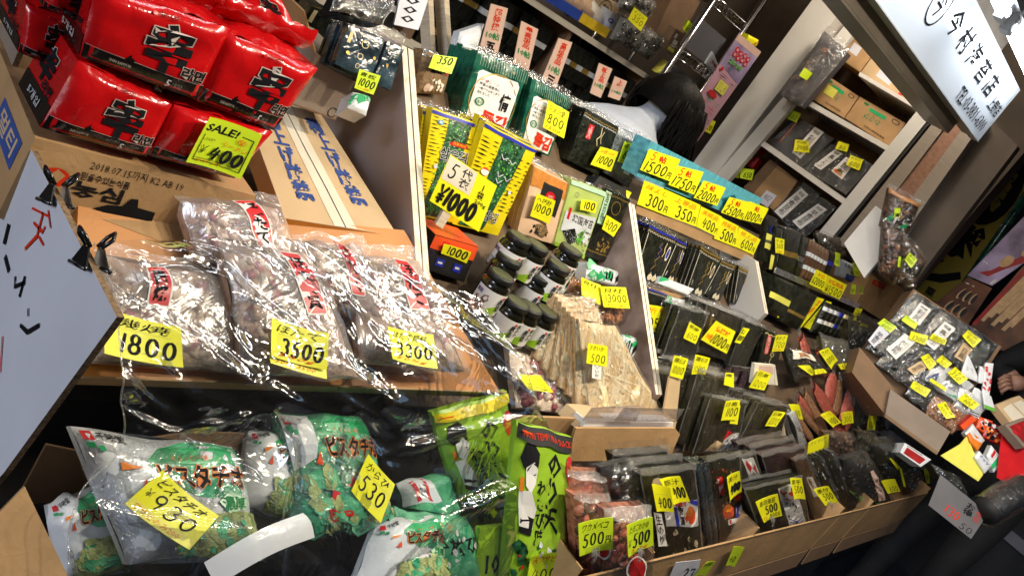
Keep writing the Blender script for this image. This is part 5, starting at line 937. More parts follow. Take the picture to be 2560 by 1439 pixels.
pack('paper_folder', 'white paper folder with a red stamp behind the upper 1200 card', 'paper folder', [(1888,908),(1938,912),(1945,962),(1880,958)], .01, 'cream', [('r','pink_paper',.2,.55,.85,.92), ('l','grey_ink',[(.86,.0),(.94,.9)],.002)], pl=off(L5.pl,.022), bulge=.02)
card('yellow card reading 1100 on the checked kelp bag', [(1811,1001),(1847,998),(1841,1049),(1801,1050)], front(L3,.020), '1100', top='\u65e5\u9ad8', pw=(.25,.2,.98,.62), wt=.17)
card('yellow card edge showing behind the card reading 1100', [(1838,1015),(1850,1012),(1843,1060),(1824,1058)], front(L3,.016), '', bend=.001)
card('yellow card reading 1200 on the lowest kelp bag', [(1934,1026),(1963,1030),(1936,1065),(1909,1063)], front(L4,.020), '1200', top='\u65e5\u9ad8', sub='', pw=(.2,.12,.95,.56), wt=.14)
# ================================================================== bags standing in the front row of cartons
YR0, ZR0 = .409, .73
def PF(k): return inc((0, YR0+.022+.05*k, .72), 75)
def fx(px): return hit(px, YP(YR0)).x
def carton(label, xa, xb, flapside=False, m='cardboard'):
    e = empty('open_carton', ((xa+xb)/2, YR0+.12, .585), label, 'carton'); h = (xb-xa)/2-.002; Z = ZR0-.585
    for nm, a, b in (('front_wall',(-h,-.12,0),(h,-.116,Z)), ('side_wall',(-h,-.115,0),(-h+.004,.12,Z+.02)), ('side_wall',(h-.004,-.115,0),(h,.12,Z+.02)), ('back_wall',(-h+.005,.116,0),(h-.005,.12,Z+.05)), ('base',(-h+.005,-.115,0),(h-.005,.115,.004))):
        mb = MB(); mb.box(a, b, m)
        if nm == 'front_wall': mb.grid(lambda s,t: Vector((-h+2*h*s, -.1205, Z-.006+.006*t)), 2, 1, 'corrugation'); mb.grid(lambda s,t: Vector((-h+2*h*s, -.1206, .0+.003*t)), 2, 1, 'cardboard_dark')
        mb.build(nm, e)
    if flapside:
        mb = MB(); mb.hexa([(-h+.01,-.119,0),(h-.01,-.119,0),(h-.02,-.1215-.004,-.06),(-h+.02,-.1215-.004,-.06)],[(-h+.01,-.1225,0),(h-.01,-.1225,0),(h-.02,-.129,-.06),(-h+.02,-.129,-.06)],'cardboard_dark'); mb.build('flap', e)
    return e
XS = [fx((1440,1450)), fx((1622,1405)), fx((1882,1345)), fx((2098,1291)), fx((2172,1272)), fx((2319,1234))]
carton('open carton at the near end of the front row holding orange red bags', XS[0], XS[1])
carton('open carton holding the mushroom and miso soup seaweed bags in the front row', XS[1], XS[2], True)
carton('open carton under the three clipped 500 cards in the front row', XS[2], XS[3], True)
carton('narrow open carton with a green sheet inside the front row', XS[3], XS[4], True)
carton('open carton at the far end of the front row', XS[4], XS[5], True)
RK = ['kimchi','kimchi','salmon','brown_dry']
LR = [('o','white',.35,.55,.24,.16,.12), ('e','red',.35,.55,.20,.13), ('r','white',.18,.50,.52,.56)]
K1 = bag('red_snack_bag', 'orange red dried seaweed bag at the near end, standing behind the tempura pack', 'snack bag', [(1412,1180),(1510,1180),(1530,1420),(1418,1420)], .04, 'kimchi', RK, 90, .012, pl=PF(1.2), seed=31, ldeco=LR, band=(.98,1.04))
K2 = bag('red_snack_bag', 'orange red dried seaweed bag behind the first clipped 500 yen card', 'snack bag', [(1432,1235),(1516,1235),(1530,1450),(1440,1450)], .04, 'kimchi', RK, 90, .012, pl=PF(.5), seed=32, ldeco=LR, band=(.98,1.04))
K3 = bag('red_snack_bag', 'orange red dried seaweed bag with a wide zip band between the two clipped cards', 'snack bag', [(1506,1275),(1615,1265),(1612,1450),(1500,1450)], .04, 'kimchi', RK, 90, .012, pl=PF(.0), seed=33, ldeco=[('o','white',.45,.35,.24,.18,.12), ('e','deep_red',.45,.35,.20,.15)], band=(.92,1.04))
Zb = bag('dark_snack_bag', 'clear bag of black seaweed with a slanted zip strip above the red bags', 'snack bag', [(1500,1165),(1580,1150),(1622,1270),(1528,1275)], .03, 'black_card', ['nori','nori_blue','silver'], 40, .010, pl=PF(1.0), seed=34, band=(.0,.14))
def fb(label, q, k, base='nori', deco=(), n=0, group=None, bl=None, th=.016, band=(1.0,1.07), cuff=.12, lump=None, cat='seaweed bag', nm='seaweed_bag', step=None):
    return pack(nm, label, cat, q, th, base, deco, pl=PF(k), film='film', cuff=cuff, band=band, n=n+1 if group and n else n, step=step or th*1.5, group=group, back_label=bl, wr=.002)
SOUP = [('p','white',[(.25,.46),(.30,.74),(.98,.70),(.95,.42)]), ('e','vermilion',.78,.56,.12,.10), ('e','orange',.78,.60,.09,.05), ('r','blue',.47,.45,.54,.66), ('t','red','\u5473\u564c\u6c41',.50,.66,.74,.73,0,.03), ('v','ink','\u6d77\u85fb',.56,.46,.66,.66,0,.02), ('p','blue',[(.75,.72),(.97,.70),(.97,.64)])]
MU = [('n','mushroom',12,.30,.04,.95,.40,.011), ('n','olive',20,.2,.02,.95,.42,.008), ('n','kelp',20,.05,.4,.95,.95,.012), ('e','mushroom',.25,.93,.10,.04)]
F1 = fb('seaweed and mushroom bag with a white soup label, topped by two 400 cards', [(1604,1185),(1735,1170),(1755,1395),(1640,1410)], .4, 'nori', MU+SOUP+[('r','white',.06,.24,.20,.62), ('v','ink','\u751f\u306e\u308a',.08,.26,.18,.60,0,.01)], n=1, group='mushroom seaweed bags', bl='seaweed and mushroom bag hidden behind the one with two 400 cards', th=.022)
for k in range(3):
    fb(('slim bluish black bag standing edge on, first after the mushroom bag','slim bluish black bag standing edge on, second after the mushroom bag','slim bluish black bag standing edge on, third after the mushroom bag')[k], [(1735+18*k,1160),(1752+18*k,1158),(1782+14*k,1372-8*k),(1762+14*k,1380-8*k)], .6+.1*k, 'nori_blue', th=.03, band=None, cuff=.05)
F2 = fb('miso soup seaweed bag with red label and soup bowl picture', [(1768,1150),(1846,1140),(1858,1335),(1800,1355)], .7, 'nori', [('n','kelp',30,.05,.05,.95,.95,.010), ('n','vermilion',10,.1,.05,.8,.9,.004), ('n','mushroom',12,.1,.05,.9,.9,.005), ('r','red',.16,.62,.34,.82), ('v','white','\u5473\u564c',.18,.63,.32,.81,0,.03), ('e','vermilion',.42,.40,.22,.09), ('e','orange',.42,.44,.16,.045), ('e','red',.8,.56,.14,.06), ('r','white',.35,.23,.95,.30), ('e','red',.45,.265,.07,.025), ('r','blue',.66,.30,.95,.44), ('r','white',.70,.34,.92,.43)], th=.02)
EB = lambda: [('p','white',[(.56,.10),(.50,.92),(.80,.96),(.92,.08)]), ('p','red',[(.52,.86),(.60,.95),(.66,.80),(.60,.72)]), ('p','red',[(.66,.78),(.78,.84),(.76,.68)]), ('l','ink',[(.64,.50),(.70,.62),(.76,.48),(.70,.40)],.004), ('l','blue',[(.58,.28),(.72,.16),(.86,.22)],.004), ('l','blue',[(.58,.22),(.72,.10),(.88,.15)],.004), ('l','red',[(.6,.7),(.68,.64),(.74,.66)],.004)]
F3 = fb('seaweed bag with a white shrimp label in the second row beside the miso soup bag', [(1800,1150),(1885,1135),(1935,1290),(1868,1318)], .9, 'kelp', [('p','white',[(.60,.45),(.56,.99),(.92,.97),(.98,.50)]), ('p','red',[(.60,.90),(.68,.97),(.76,.86),(.68,.80)]), ('p','red',[(.78,.84),(.90,.88),(.88,.74)]), ('l','blue',[(.64,.62),(.78,.52),(.94,.58)],.004), ('l','ink',[(.70,.70),(.76,.80),(.82,.68)],.003)], th=.02)
F4 = fb('black seaweed strip bag with red white shrimp label behind the 8000 card', [(1862,1225),(2000,1195),(2022,1310),(1905,1335)], .15, 'nori', [('n','kelp',30,.05,.05,.95,.95,.012), ('n','nori_edge',20,.05,.05,.95,.95,.010)]+EB(), n=1, group='shrimp label seaweed bags', bl='clear bag of seaweed strips behind the one with the shrimp label', th=.02)
F5 = fb('dark purple seaweed zip bag standing highest in the front row', [(1905,1140),(2008,1118),(2062,1290),(1965,1310)], .85, 'purple_dry', [('n','brown_dry',26,.05,.05,.95,.95,.012), ('n','white',3,.5,.3,.7,.8,.006)], n=1, group='purple seaweed zip bags', bl='dark purple seaweed zip bag behind the highest one', th=.022)
F6 = fb('dark seaweed bag with a long thin white label beside the slim grey bags', [(1985,1150),(2012,1142),(2090,1290),(2040,1305)], .5, 'brown_dry', [('p','white',[(.30,.45),(.30,.75),(.75,.75),(.75,.45)]), ('v','red_ink','\u624b\u5dfb\u304d',.42,.48,.62,.72)], th=.02)
SLG = 'grey edged slim seaweed bags fanned in the carton'
for k in range(8):
    t = k/7.0; q = [(2012+60*t,1150-22*t),(2024+62*t,1150-22*t),(2070+78*t,1296-26*t),(2052+78*t,1300-26*t)]
    fb('slim grey black seaweed bag, number %s in the fan beside the purple bags' % ('one two three four five six seven eight'.split()[k]), q, .62-.35*t+.04*k, ('kelp','silver','nori')[k%3], [('n','white',4,.1,.3,.9,.98,.006), ('n','nori',8,.1,.0,.9,.8,.012)], th=.02, band=None, cuff=.06, nm='slim_seaweed_bag', group=SLG)
H1 = bag('black_seaweed_bag', 'glossy bag of black hair like seaweed with a pinkish strip in the narrow carton', 'seaweed bag', [(2105,1150),(2165,1130),(2235,1260),(2125,1288)], .04, 'black_card', ['nori','kombu'], 60, .012, pl=PF(.45), seed=41, ldeco=[('p','pink_paper',[(.52,.30),(.56,.85),(.72,.85),(.70,.30)])])
H2 = bag('black_seaweed_bag', 'glossy bag of black seaweed with a yellowish top in the far carton', 'seaweed bag', [(2140,1080),(2190,1085),(2215,1180),(2130,1165)], .04, 'kelp', ['kelp','nori','olive'], 46, .012, pl=PF(1.6), seed=42)
H3 = bag('black_seaweed_bag', 'glossy bag of dark seaweed behind the card at the far carton', 'seaweed bag', [(2185,1110),(2232,1100),(2262,1220),(2205,1235)], .035, 'kelp', ['kelp','nori','nori_blue'], 46, .011, pl=PF(1.0), seed=43)
H4 = bag('black_seaweed_bag', 'slim glossy seaweed bag at the far corner of the last carton', 'seaweed bag', [(2240,1120),(2275,1130),(2312,1222),(2258,1238)], .03, 'nori', ['kelp','nori','nori_blue'], 36, .010, pl=PF(.6), seed=44)
H5 = bag('brown_seaweed_bag', 'brownish crumpled bag above the grey edged fan', 'seaweed bag', [(2060,1075),(2130,1085),(2140,1150),(2055,1140)], .03, 'brown_dry', ['brown_dry','purple_dry'], 40, .011, pl=PF(1.6), seed=45)
solid('green_sheet', 'folded green sheet lining the narrow carton', 'sheet', lambda mb: mb.add([hit((2122,1226),PF(.3)),hit((2172,1268),PF(.0)),hit((2210,1262),PF(.0)),hit((2205,1256),PF(.1)),hit((2174,1254),PF(.1)),hit((2126,1222),PF(.4))], [(0,1,4,5),(1,2,3,4)], 'leaf_green'))
def fcard(label, q, k, price, **kw): return card(label, q, off(PF(k), kw.pop('d', .03)), price, **kw)
fcard('lime card reading 500 yen on a clip before the orange red bags, nearest one', [(1441,1305),(1528,1288),(1531,1370),(1447,1388)], .5, '500\u5186', top='\u30ef\u30ab\u30e1\u30d9\u30b3', col='lime', pw=(.10,.22,.95,.60), wt=.17, clip=True, d=.04)
fcard('lime card reading 500 on a clip at the corner of the first carton', [(1562,1310),(1627,1288),(1632,1361),(1569,1391)], 0, '500', top='\u305f\u307e\u3054\u308f\u304b\u3081', col='lime', sub='50g', pw=(.22,.20,.90,.62), wt=.16, clip=True, yen=True, d=.045)
fcard('yellow card reading 400, the front one of the pair on the mushroom bag', [(1625,1206),(1671,1215),(1684,1279),(1641,1277)], .4, '400', pw=(.2,.15,.96,.55), wt=.2, d=.030)
fcard('yellow card reading 400, rear one of the pair on the mushroom bag', [(1647,1197),(1698,1188),(1721,1250),(1680,1258)], .4, '400', top='\u8c5a\u6c41', pw=(.35,.18,.95,.6), wt=.18, d=.022)
fcard('yellow card reading 400 on the miso soup bag', [(1813,1191),(1845,1174),(1853,1228),(1824,1250)], .7, '400', top='\u7f8e\u6c41', sub='', pw=(.18,.15,.95,.55), wt=.2, d=.02)
fcard('yellow card reading 500 and 8000 on a clip at the carton rim', [(1885,1252),(1940,1231),(1954,1287),(1908,1305)], .15, '500', top='\u5bff\u53f8\u6d77\u82d4', pw=(.28,.30,.90,.66), wt=.18, clip=True, d=.035, deco=[('h','ink','8000',.42,.06,.95,.24,.14), ('h','orange_ink','17',.08,.06,.30,.22,.14)])
fcard('yellow card reading 500 on the white red shrimp label', [(1973,1194),(2003,1194),(2010,1245),(1982,1245)], .15, '500', top='\u7d20\u5e72', pw=(.22,.28,.94,.62), wt=.15, d=.024)
fcard('tilted yellow card reading 500 on a clip beside the slim grey bags', [(2032,1222),(2070,1213),(2093,1252),(2060,1262)], .3, '500', top='\u58a8\u4ed8', pw=(.25,.25,.92,.62), wt=.17, clip=True, d=.03)
fcard('yellow card reading 600 on the far carton of black seaweed', [(2200,1200),(2234,1195),(2250,1227),(2219,1233)], .45, '600', pw=(.3,.1,.95,.5), wt=.16, d=.04)
fcard('yellow card standing in the brownish bag above the fan', [(2020,1105),(2071,1084),(2067,1122),(2014,1138)], 1.5, '', col='yellow', d=.0, tcol='olive', top='\u304d\u304f\u3089\u3052')
fcard('thin yellow card edge in the far carton', [(2247,1168),(2253,1170),(2262,1215),(2257,1215)], .8, '', d=.03)
fcard('slanting narrow yellow card above the far carton', [(2220,1142),(2230,1146),(2250,1168),(2244,1174)], .9, '', d=.03)
fcard('small yellow card reading 10 on the wall of the far carton', [(2307,1173),(2319,1171),(2324,1207),(2315,1210)], .9, '10', pw=(.2,.3,.9,.6), wt=.2, d=.0)
YF = YP(YR0-.006)
card('lime card hanging on the front of the carton, farther one', [(1833,1364),(1860,1366),(1833,1412),(1811,1410)], YF, '40', col='lime', pw=(.2,.2,.8,.5), wt=.2)
card('lime card hanging on the front of the carton, nearer one at the picture edge', [(1760,1404),(1786,1398),(1763,1436),(1732,1440)], YF, '', top='\u6d77\u82d4', col='lime')
pack('grey_price_sheet', 'grey handwritten sheet hanging below the mushroom bag', 'sheet', [(1690,1405),(1752,1398),(1735,1470),(1660,1475)], .001, 'paper', [('h','ink','27',.4,.4,.9,.75,.2)], pl=off(YF,-.002), bulge=0)
# ================================================================== far bay: banded nori, fish, kelp bags
def dn_(label, q, h=.02, base='nori', deco=(), n=0, th=.012, group=None, bl=None, ang=None, cuff=.0, film=None, step=None, nm='nori_pack', cat='nori pack', yaw=0): return pack(nm, label, cat, q, th, base, deco, on=BED(h), ang=ang or 74, cuff=cuff, film=film, n=n, step=step, group=group, back_label=bl, wr=.0012, yaw=yaw)
BAND = lambda m: [('r',m,.0,.42,1,.54)]
dn_('narrow dark pack with a yellow and silver label beside the teal box', [(1914,548),(1946,560),(1926,660),(1896,650)], deco=[('r','pale_yellow',.2,.55,.9,.7), ('r','silver',.2,.48,.9,.55), ('r','pale_yellow',.2,.34,.9,.48), ('o','blue',.6,.82,.25,.09,.3)], cuff=.12)
D2 = dn_('black nori pack with white edge stripe behind the 300 card', [(1938,566),(1956,572),(1940,676),(1922,672)], deco=[('r','pale_yellow',.0,.0,.35,.35), ('l','white',[(.95,.0),(.95,.95)],.002)], n=1, group='white edged nori packs')
dn_('glossy black nori pack with a gold band beside the 300 card', [(1957,570),(2004,584),(1984,692),(1942,680)], deco=BAND('gold'), n=3, group='gold banded nori packs', bl='glossy black nori pack stacked behind the gold banded one', cuff=.03)
dn_('glossy black nori pack with a silver band', [(2003,588),(2022,596),(1996,700),(1984,694)], deco=BAND('silver'), n=2, group='silver banded nori packs', bl='glossy black nori pack stacked behind the silver banded one')
for k in range(6):
    dn_('brown nori bundle with white bands, %s of the six between silver band and pouch' % ('first second third fourth fifth sixth'.split()[k]), [(2024+8*k,596+5*k),(2031+8*k,600+5*k),(2006+7*k,700+3*k),(1998+7*k,698+3*k)], base='brown_dry', deco=[('r','pack_white',.0,.60,1,.70), ('r','pack_white',.0,.28,1,.38), ('l','pale_gold',[(.1,.02),(.1,.98)],.0012)], th=.05, nm='nori_bundle', cat='nori bundle', group='brown banded nori bundles')
dn_('black nori bundle with a blue band next to the small green card', [(2072,622),(2088,632),(2062,706),(2046,700)], deco=[('r','blue',.0,.55,1,.68)], th=.05, nm='nori_bundle', cat='nori bundle')
G1 = bag('greens_bag', 'clear bag with dark greens on top of the nori bundles', 'seaweed bag', [(2040,580),(2105,600),(2098,640),(2050,620)], .03, 'kelp', ['kelp','silver','nori'], 30, .010, on=BED(.06), ang=60, seed=51)
WB = pack('white_blue_pack', 'white pack with blue lower half in front of the black bag', 'soup pack', [(2106,648),(2148,668),(2138,708),(2096,690)], .02, 'pack_white', [('r','blue_ink',.3,.0,1,.35), ('t','blue','10',.15,.65,.4,.9,0,.03), ('t','ink','30g',.5,.42,.9,.56,0,.02)], on=BED(.02), ang=74, bulge=.3)
BG = bag('black_seaweed_bag', 'crumpled clear bag of black seaweed beside the white foam panel', 'seaweed bag', [(2122,612),(2180,600),(2188,680),(2138,700)], .05, 'nori', ['nori','nori_blue','silver'], 50, .013, on=BED(.02), ang=78, seed=52)
dn_('big black nori pack with a yellow paper band next to the grey divider', [(1938,688),(1992,714),(1954,802),(1912,776)], deco=[('r','pale_yellow',-.01,.40,1.01,.56)], th=.05)
dn_('big black nori pack behind the first vertical strip card', [(1994,715),(2044,740),(1996,826),(1956,804)], deco=[('r','gold',.0,.30,1,.38)], n=1, th=.03, group='plain black nori packs')
for k in range(6):
    dn_('black nori bundle with pale paper bands, %s from the strip cards' % ('first second third fourth fifth sixth'.split()[k]), [(2064+12*k,754+5*k),(2075+12*k,759+5*k),(2040+11*k,834+3*k),(2029+11*k,830+3*k)], deco=[('r',('pack_white','pack_white','pack_white','blue','pale_gold','olive')[k],.0,.74,1,.86), ('r',('pack_white','cream','cream','blue','olive','olive')[k],.0,.34,1,.46)], th=.05, nm='nori_bundle', cat='nori bundle', group='pale banded nori bundles')
G2 = bag('green_wrap_bag', 'bag with a green top and dark contents beside the last nori bundles', 'seaweed bag', [(2142,782),(2176,800),(2168,870),(2136,855)], .03, 'kelp', ['kelp','leaf_green','pink_paper'], 30, .010, on=BED(.02), ang=74, seed=53)
fr, o = quadbox('silver_seal_strip', 'long crinkled silver seal along the upper edge of the banded nori', 'seal', [(1942,668),(2150,760),(2146,772),(1936,682)], inc(hit((2040,722),BED(.055)),60), .004, 'silver')
SD = off(inc(hit((1985,770),BED(.03)),74), .02)
card('yellow card reading 300 on the white edged nori pack', [(1937,593),(1960,598),(1957,634),(1936,631)], front(D2,.01), '300', top='\u3084\u304d', sub='50\u679a', pw=(.1,.32,.92,.62), wt=.16)
card('vertical yellow strip card reading 180, widest of the three strips', [(1989,720),(2019,731),(1964,796),(1940,792)], SD, '', deco=[('h','ink','1',.30,.52,.52,.62,.5), ('h','ink','8',.24,.30,.48,.44,.22), ('h','ink','0',.22,.08,.46,.22,.22), ('v','orange_ink','\u5fb3\u7528\u713c',.52,.30,.86,.94,0,.02)])
card('vertical yellow strip card reading 100 between the two other strips', [(2041,741),(2058,747),(2002,818),(1978,808)], SD, '', deco=[('h','ink','1',.30,.62,.50,.70,.4), ('h','ink','0',.24,.42,.50,.54,.2), ('h','ink','0',.24,.22,.50,.34,.2), ('v','orange_ink','\u5b57\u8a33',.55,.4,.9,.95,0,.02)])
card('vertical yellow strip card, thinnest of the three strips', [(2064,750),(2077,755),(2026,824),(2008,816)], SD, '', deco=[('h','ink','0',.24,.42,.60,.52,.2), ('h','ink','0',.24,.22,.60,.32,.2)])
SU = off(inc(hit((2080,745),BED(.05)),76), .02)
card('yellow card reading 2000 yen, the partly covered one above the banded nori bundles', [(2041,672),(2068,687),(2055,725),(2021,709)], SU, '\u00a52000', pw=(.04,.12,.96,.55), wt=.2, deco=[('t','orange_ink','\u304a\u5fb3',.3,.66,.9,.9,0,.02)])
card('yellow card reading 1500 yen above the banded nori bundles', [(2068,687),(2115,711),(2098,748),(2054,727)], off(SU,.002), '\u00a51500', pw=(.08,.08,.96,.52), wt=.2, deco=[('t','orange_ink','\u304a\u5fb3\u7528\u54c1',.12,.62,.9,.88,0,.03)])
card('yellow card reading 700 at the end of the banded nori bundles', [(2137,769),(2154,771),(2141,801),(2126,799)], off(SD,.01), '700', sub='', pw=(.15,.22,.95,.62), wt=.2)
card('yellow card with an orange mark on the green topped bag', [(2150,805),(2168,812),(2162,842),(2142,835)], front(G2,.03), '400', pw=(.15,.3,.9,.6), wt=.16)
card('small lime card beside the blue banded bundle', [(2087,629),(2100,633),(2096,667),(2083,660)], front(G1,.03), '400', col='lime', pw=(.15,.15,.9,.45), wt=.16)
card('small lime card on the white and blue pack', [(2130,655),(2143,659),(2148,692),(2133,687)], front(WB,.02), '700', col='lime', top='\u751f', pw=(.15,.1,.9,.4), wt=.16)
card('small lime card in front of the brown carton corner', [(2127,710),(2138,710),(2136,735),(2124,734)], off(SU,.0), '200', col='lime', pw=(.1,.2,.9,.55), wt=.14)
card('small pale card in clear plastic beside the brown carton', [(2146,712),(2158,714),(2155,735),(2142,733)], off(SU,-.004), '20', col='pale_yellow', pw=(.1,.2,.9,.55), wt=.14)
# fish sticks
def stick(label, a, b, r, m, h=.045, h2=.02, sd=0):
    A, B = hit(a, BED(h)), hit(b, BED(h2)); nr = BED0[1]; sdv = (B-A).normalized().cross(nr).normalized()
    def W(t): return r*(.25 + .75*math.sin(math.pi*min(1, .10+t*.78))**.7)
    def surf(k, pad):
        def f(t, q):
            c = A.lerp(B, t) + sdv*.004*math.sin(t*4+sd); w = W(t); an = q*2*math.pi
            v = c + sdv*math.cos(an)*w*1.75*k + nr*math.sin(an)*w*.55*k
            return v + (v-c).normalized()*(pad + .10*w*noise.noise(v*90))
        return f
    mb = MB(); mb.grid(surf(1,0), 18, 14, m); mb.add([A], [], m); o = mb.build('dried_fish', None); tag(o, label, 'dried fish', None)
    fb_ = MB(); fb_.grid(surf(1.12,.002), 14, 12, 'film'); dA = (A-B).normalized(); fb_.grid(lambda s, t: A + dA*.032*t + sdv*(s-.5)*r*(.8+1.4*t) + nr*.004*math.sin(s*9+sd), 10, 4, 'film_haze'); fb_.build('wrapper', o); return o
for i, (lab, a, b, r, m) in enumerate([('red dried salmon upright behind the 1000 card, larger one',(2002,842),(2030,932),.024,'salmon'), ('slim red dried salmon next to the larger upright one',(2042,872),(2062,938),.014,'salmon'),
    ('red dried salmon in the middle of the lower heap above the 400 card',(2034,968),(2098,1075),.021,'salmon'), ('brown dried fish beside the middle red salmon',(2010,984),(2066,1078),.017,'fish_brown'), ('red dried salmon under the brown dried fish',(1996,992),(2046,1062),.014,'salmon'),
    ('tan dried fish at the low edge of the heap, first',(1990,1008),(2050,1082),.013,'fish_brown'), ('tan dried fish at the low edge of the heap, beside the wooden slats',(1976,1030),(2030,1092),.012,'fish_brown'),
    ('thick red dried salmon standing behind the heap',(2082,936),(2072,1012),.024,'salmon'), ('brownish dried salmon between the two thick red ones',(2100,955),(2086,1030),.018,'fish_brown'), ('thick red dried salmon above the 300 card',(2134,975),(2106,1068),.026,'salmon'), ('pale dried fish leaning on the thick red salmon',(2146,985),(2128,1060),.013,'fish_brown')]):
    stick(lab, a, b, r, m, .05, .025, i*1.7)
FB = bag('dark_fish_bag', 'shiny dark bag with a picture label lying under two slanted yellow cards', 'fish bag', [(1960,868),(2030,885),(2068,935),(1985,950)], .03, 'nori', ['nori','nori_blue','brown_dry'], 40, .011, on=BED(.05), ang=50, seed=61, ldeco=[('p','cream',[(.02,.7),(.1,.98),(.7,.95),(.66,.66)]), ('p','fish_brown',[(.15,.75),(.2,.9),(.55,.88),(.5,.72)])])
FP = bag('clear_fish_bag', 'clear bag with yellow cards lying between the salmon and the kelp', 'fish bag', [(2050,842),(2115,858),(2125,925),(2065,922)], .03, 'olive', ['olive','silver','brown_dry'], 24, .012, on=BED(.05), ang=58, seed=62, film='film_haze')
card('slanted yellow card reading 1000 on the clear fish bag', [(2046,878),(2070,868),(2092,900),(2075,922)], front(FP,.03), '1000', top='\u3055\u3051', pw=(.1,.2,.9,.5), wt=.13)
card('small yellow card reading 600 at the foot of the clear fish bag', [(2093,910),(2121,906),(2121,921),(2100,923)], front(FP,.028), '600', pw=(.3,.15,.95,.85), wt=.14)
card('slanted yellow card reading 600 on the dark fish bag', [(1990,913),(2020,912),(2040,935),(2028,938)], front(FB,.028), '600', pw=(.3,.15,.95,.6), wt=.16)
card('yellow card end reading 00 touching the slanted one on the dark fish bag', [(2035,923),(2058,921),(2065,931),(2035,936)], front(FB,.032), '00', pw=(.2,.15,.9,.85), wt=.16)
card('yellow card reading 400 on the dried salmon heap', [(2049,1036),(2074,1026),(2101,1055),(2080,1067)], off(inc(hit((2075,1050),BED(.07)),60),.0), '400', top='\u30c8\u30d0', tcol='orange_ink', pw=(.2,.1,.9,.55), wt=.15)
card('yellow card reading 300 under the thick red salmon', [(2101,1030),(2128,1026),(2133,1056),(2104,1062)], off(inc(hit((2118,1048),BED(.07)),66),.0), '300', top='\u30c8\u30d0', tcol='orange_ink', pw=(.2,.15,.9,.6), wt=.14)
card('yellow card reading 400 on the low edge of the fish heap', [(1970,1009),(1996,1010),(2005,1047),(1985,1047)], off(inc(hit((1988,1040),BED(.05)),70),.0), '400', pw=(.2,.2,.9,.6), wt=.14)
pack('white_tray_pack', 'white and black tray pack standing beside the wooden slats', 'fish pack', [(1962,1030),(1985,1028),(2020,1110),(1995,1115)], .02, 'pack_white', [('p','black_card',[(.0,.0),(.3,.6),(.2,.95),(.0,.9)]), ('n','fish_brown',14,.4,.1,.95,.7,.006)], on=BED(.015), ang=66, bulge=.3, film='film')
fr, o = quadbox('wooden_batten', 'pale wooden batten upright beside the white tray pack', 'batten', [(1945,1050),(1958,1048),(1972,1125),(1960,1128)], inc(hit((1962,1120),BED(.02)),74), .012, 'wood')
# kelp bags
WK = [('large crumpled bag of dark kelp behind the brown carton corner',[(2118,800),(2200,812),(2215,930),(2120,915)],71), ('large crumpled bag of dark kelp next to the far grey carton',[(2165,860),(2240,900),(2258,1050),(2160,1010)],72), ('crumpled dark kelp bag with a yellow twist tie at the foot of the heap',[(2140,975),(2225,1000),(2235,1075),(2130,1068)],73)]
for lab, q, sd in WK: bag('kelp_bag', lab, 'kelp bag', q, .06, 'kelp', ['kelp','nori','olive','kelp'], 70, .016, on=BED(.03), ang=58, seed=sd)
KB = inc(hit((2180,1030),BED(.10)),62)
card('yellow card reading 500 on the crumpled kelp bags', [(2182,989),(2206,1003),(2196,1030),(2166,1017)], KB, '500', top='\u308f\u304b\u3081', pw=(.12,.12,.7,.5), wt=.13)
card('yellow card reading 300 below the crumpled kelp bags', [(2172,1037),(2191,1038),(2184,1074),(2164,1074)], off(KB,.0), '300', pw=(.1,.18,.9,.55), wt=.13)
pack('blue_white_scrap', 'small white and blue label sticking out of the kelp bag', 'label', [(2214,1050),(2238,1046),(2235,1068),(2218,1072)], .004, 'pack_white', [('p','sky_blue',[(.1,.0),(.9,.0),(1,.6),(.4,.4)]), ('p','yellow',[(.5,.8),(.9,.8),(.9,1),(.6,1)])], pl=off(KB,-.01), bulge=.3)
# brown cartons behind, hanging bags, white foam panel
YC2 = inc((0,1.20,1.2),90)
fr, o = quadbox('brown_carton', 'brown carton with red printing behind the kelp bags', 'carton', [(2176,690),(2312,752),(2262,835),(2140,760)], inc(hit((2200,790),BED(.0)),86), .25, 'cardboard', [('r','red_ink',.06,.80,.26,.96), ('t','cardboard','\u6771\u4eac',.09,.83,.23,.93), ('n','red_ink',4,.4,.4,.6,.5,.006)])
mb = MB(); mb.grid(lambda a,b: fr.P(a,1,-.22*b)+Vector((0,.03*b+.001,0)), 4, 4, 'cardboard'); mb.build('flap', o)
def foam(mb):
    pts = [hit(p, XP(2.98)) for p in [(2189,514),(2204,525),(2212,606),(2202,644),(2160,694),(2110,608)]]; n = len(pts); b = [p+Vector((.02,0,0)) for p in pts]
    mb.add(pts+b, [tuple(range(n)), tuple(range(n,2*n))[::-1]]+[(i,(i+1)%n,n+(i+1)%n,n+i) for i in range(n)], 'white')
solid('foam_panel', 'blank white foam panel with angled corners below the cabinet post', 'panel', foam)
HX = XP(2.95)
def hbag(label, q, mats, sd, ld=None, base='brown_dry', th=.05): return bag('hanging_snack_bag', label, 'snack bag', q, th, base, mats, 46, .014, pl=inc(hit(q[3],HX),84,-60), seed=sd, ldeco=ld)
HB1 = hbag('hanging bag of brown dried mushrooms with a brown header and green leaves print', [(2222,472),(2298,510),(2268,585),(2200,562)], ['brown_dry','chestnut','nori'], 81, [('r','cardboard_orange',.0,.86,1,1.0), ('p','green',[(.05,.2),(.25,.4),(.3,.15)]), ('p','green',[(.55,.1),(.75,.3),(.8,.1)]), ('r','white',.35,.0,.42,.35)])
HB2 = hbag('hanging bag of brown dried mushrooms below the one with the brown header', [(2206,555),(2262,585),(2248,700),(2196,680)], ['brown_dry','chestnut','purple_dry'], 82)
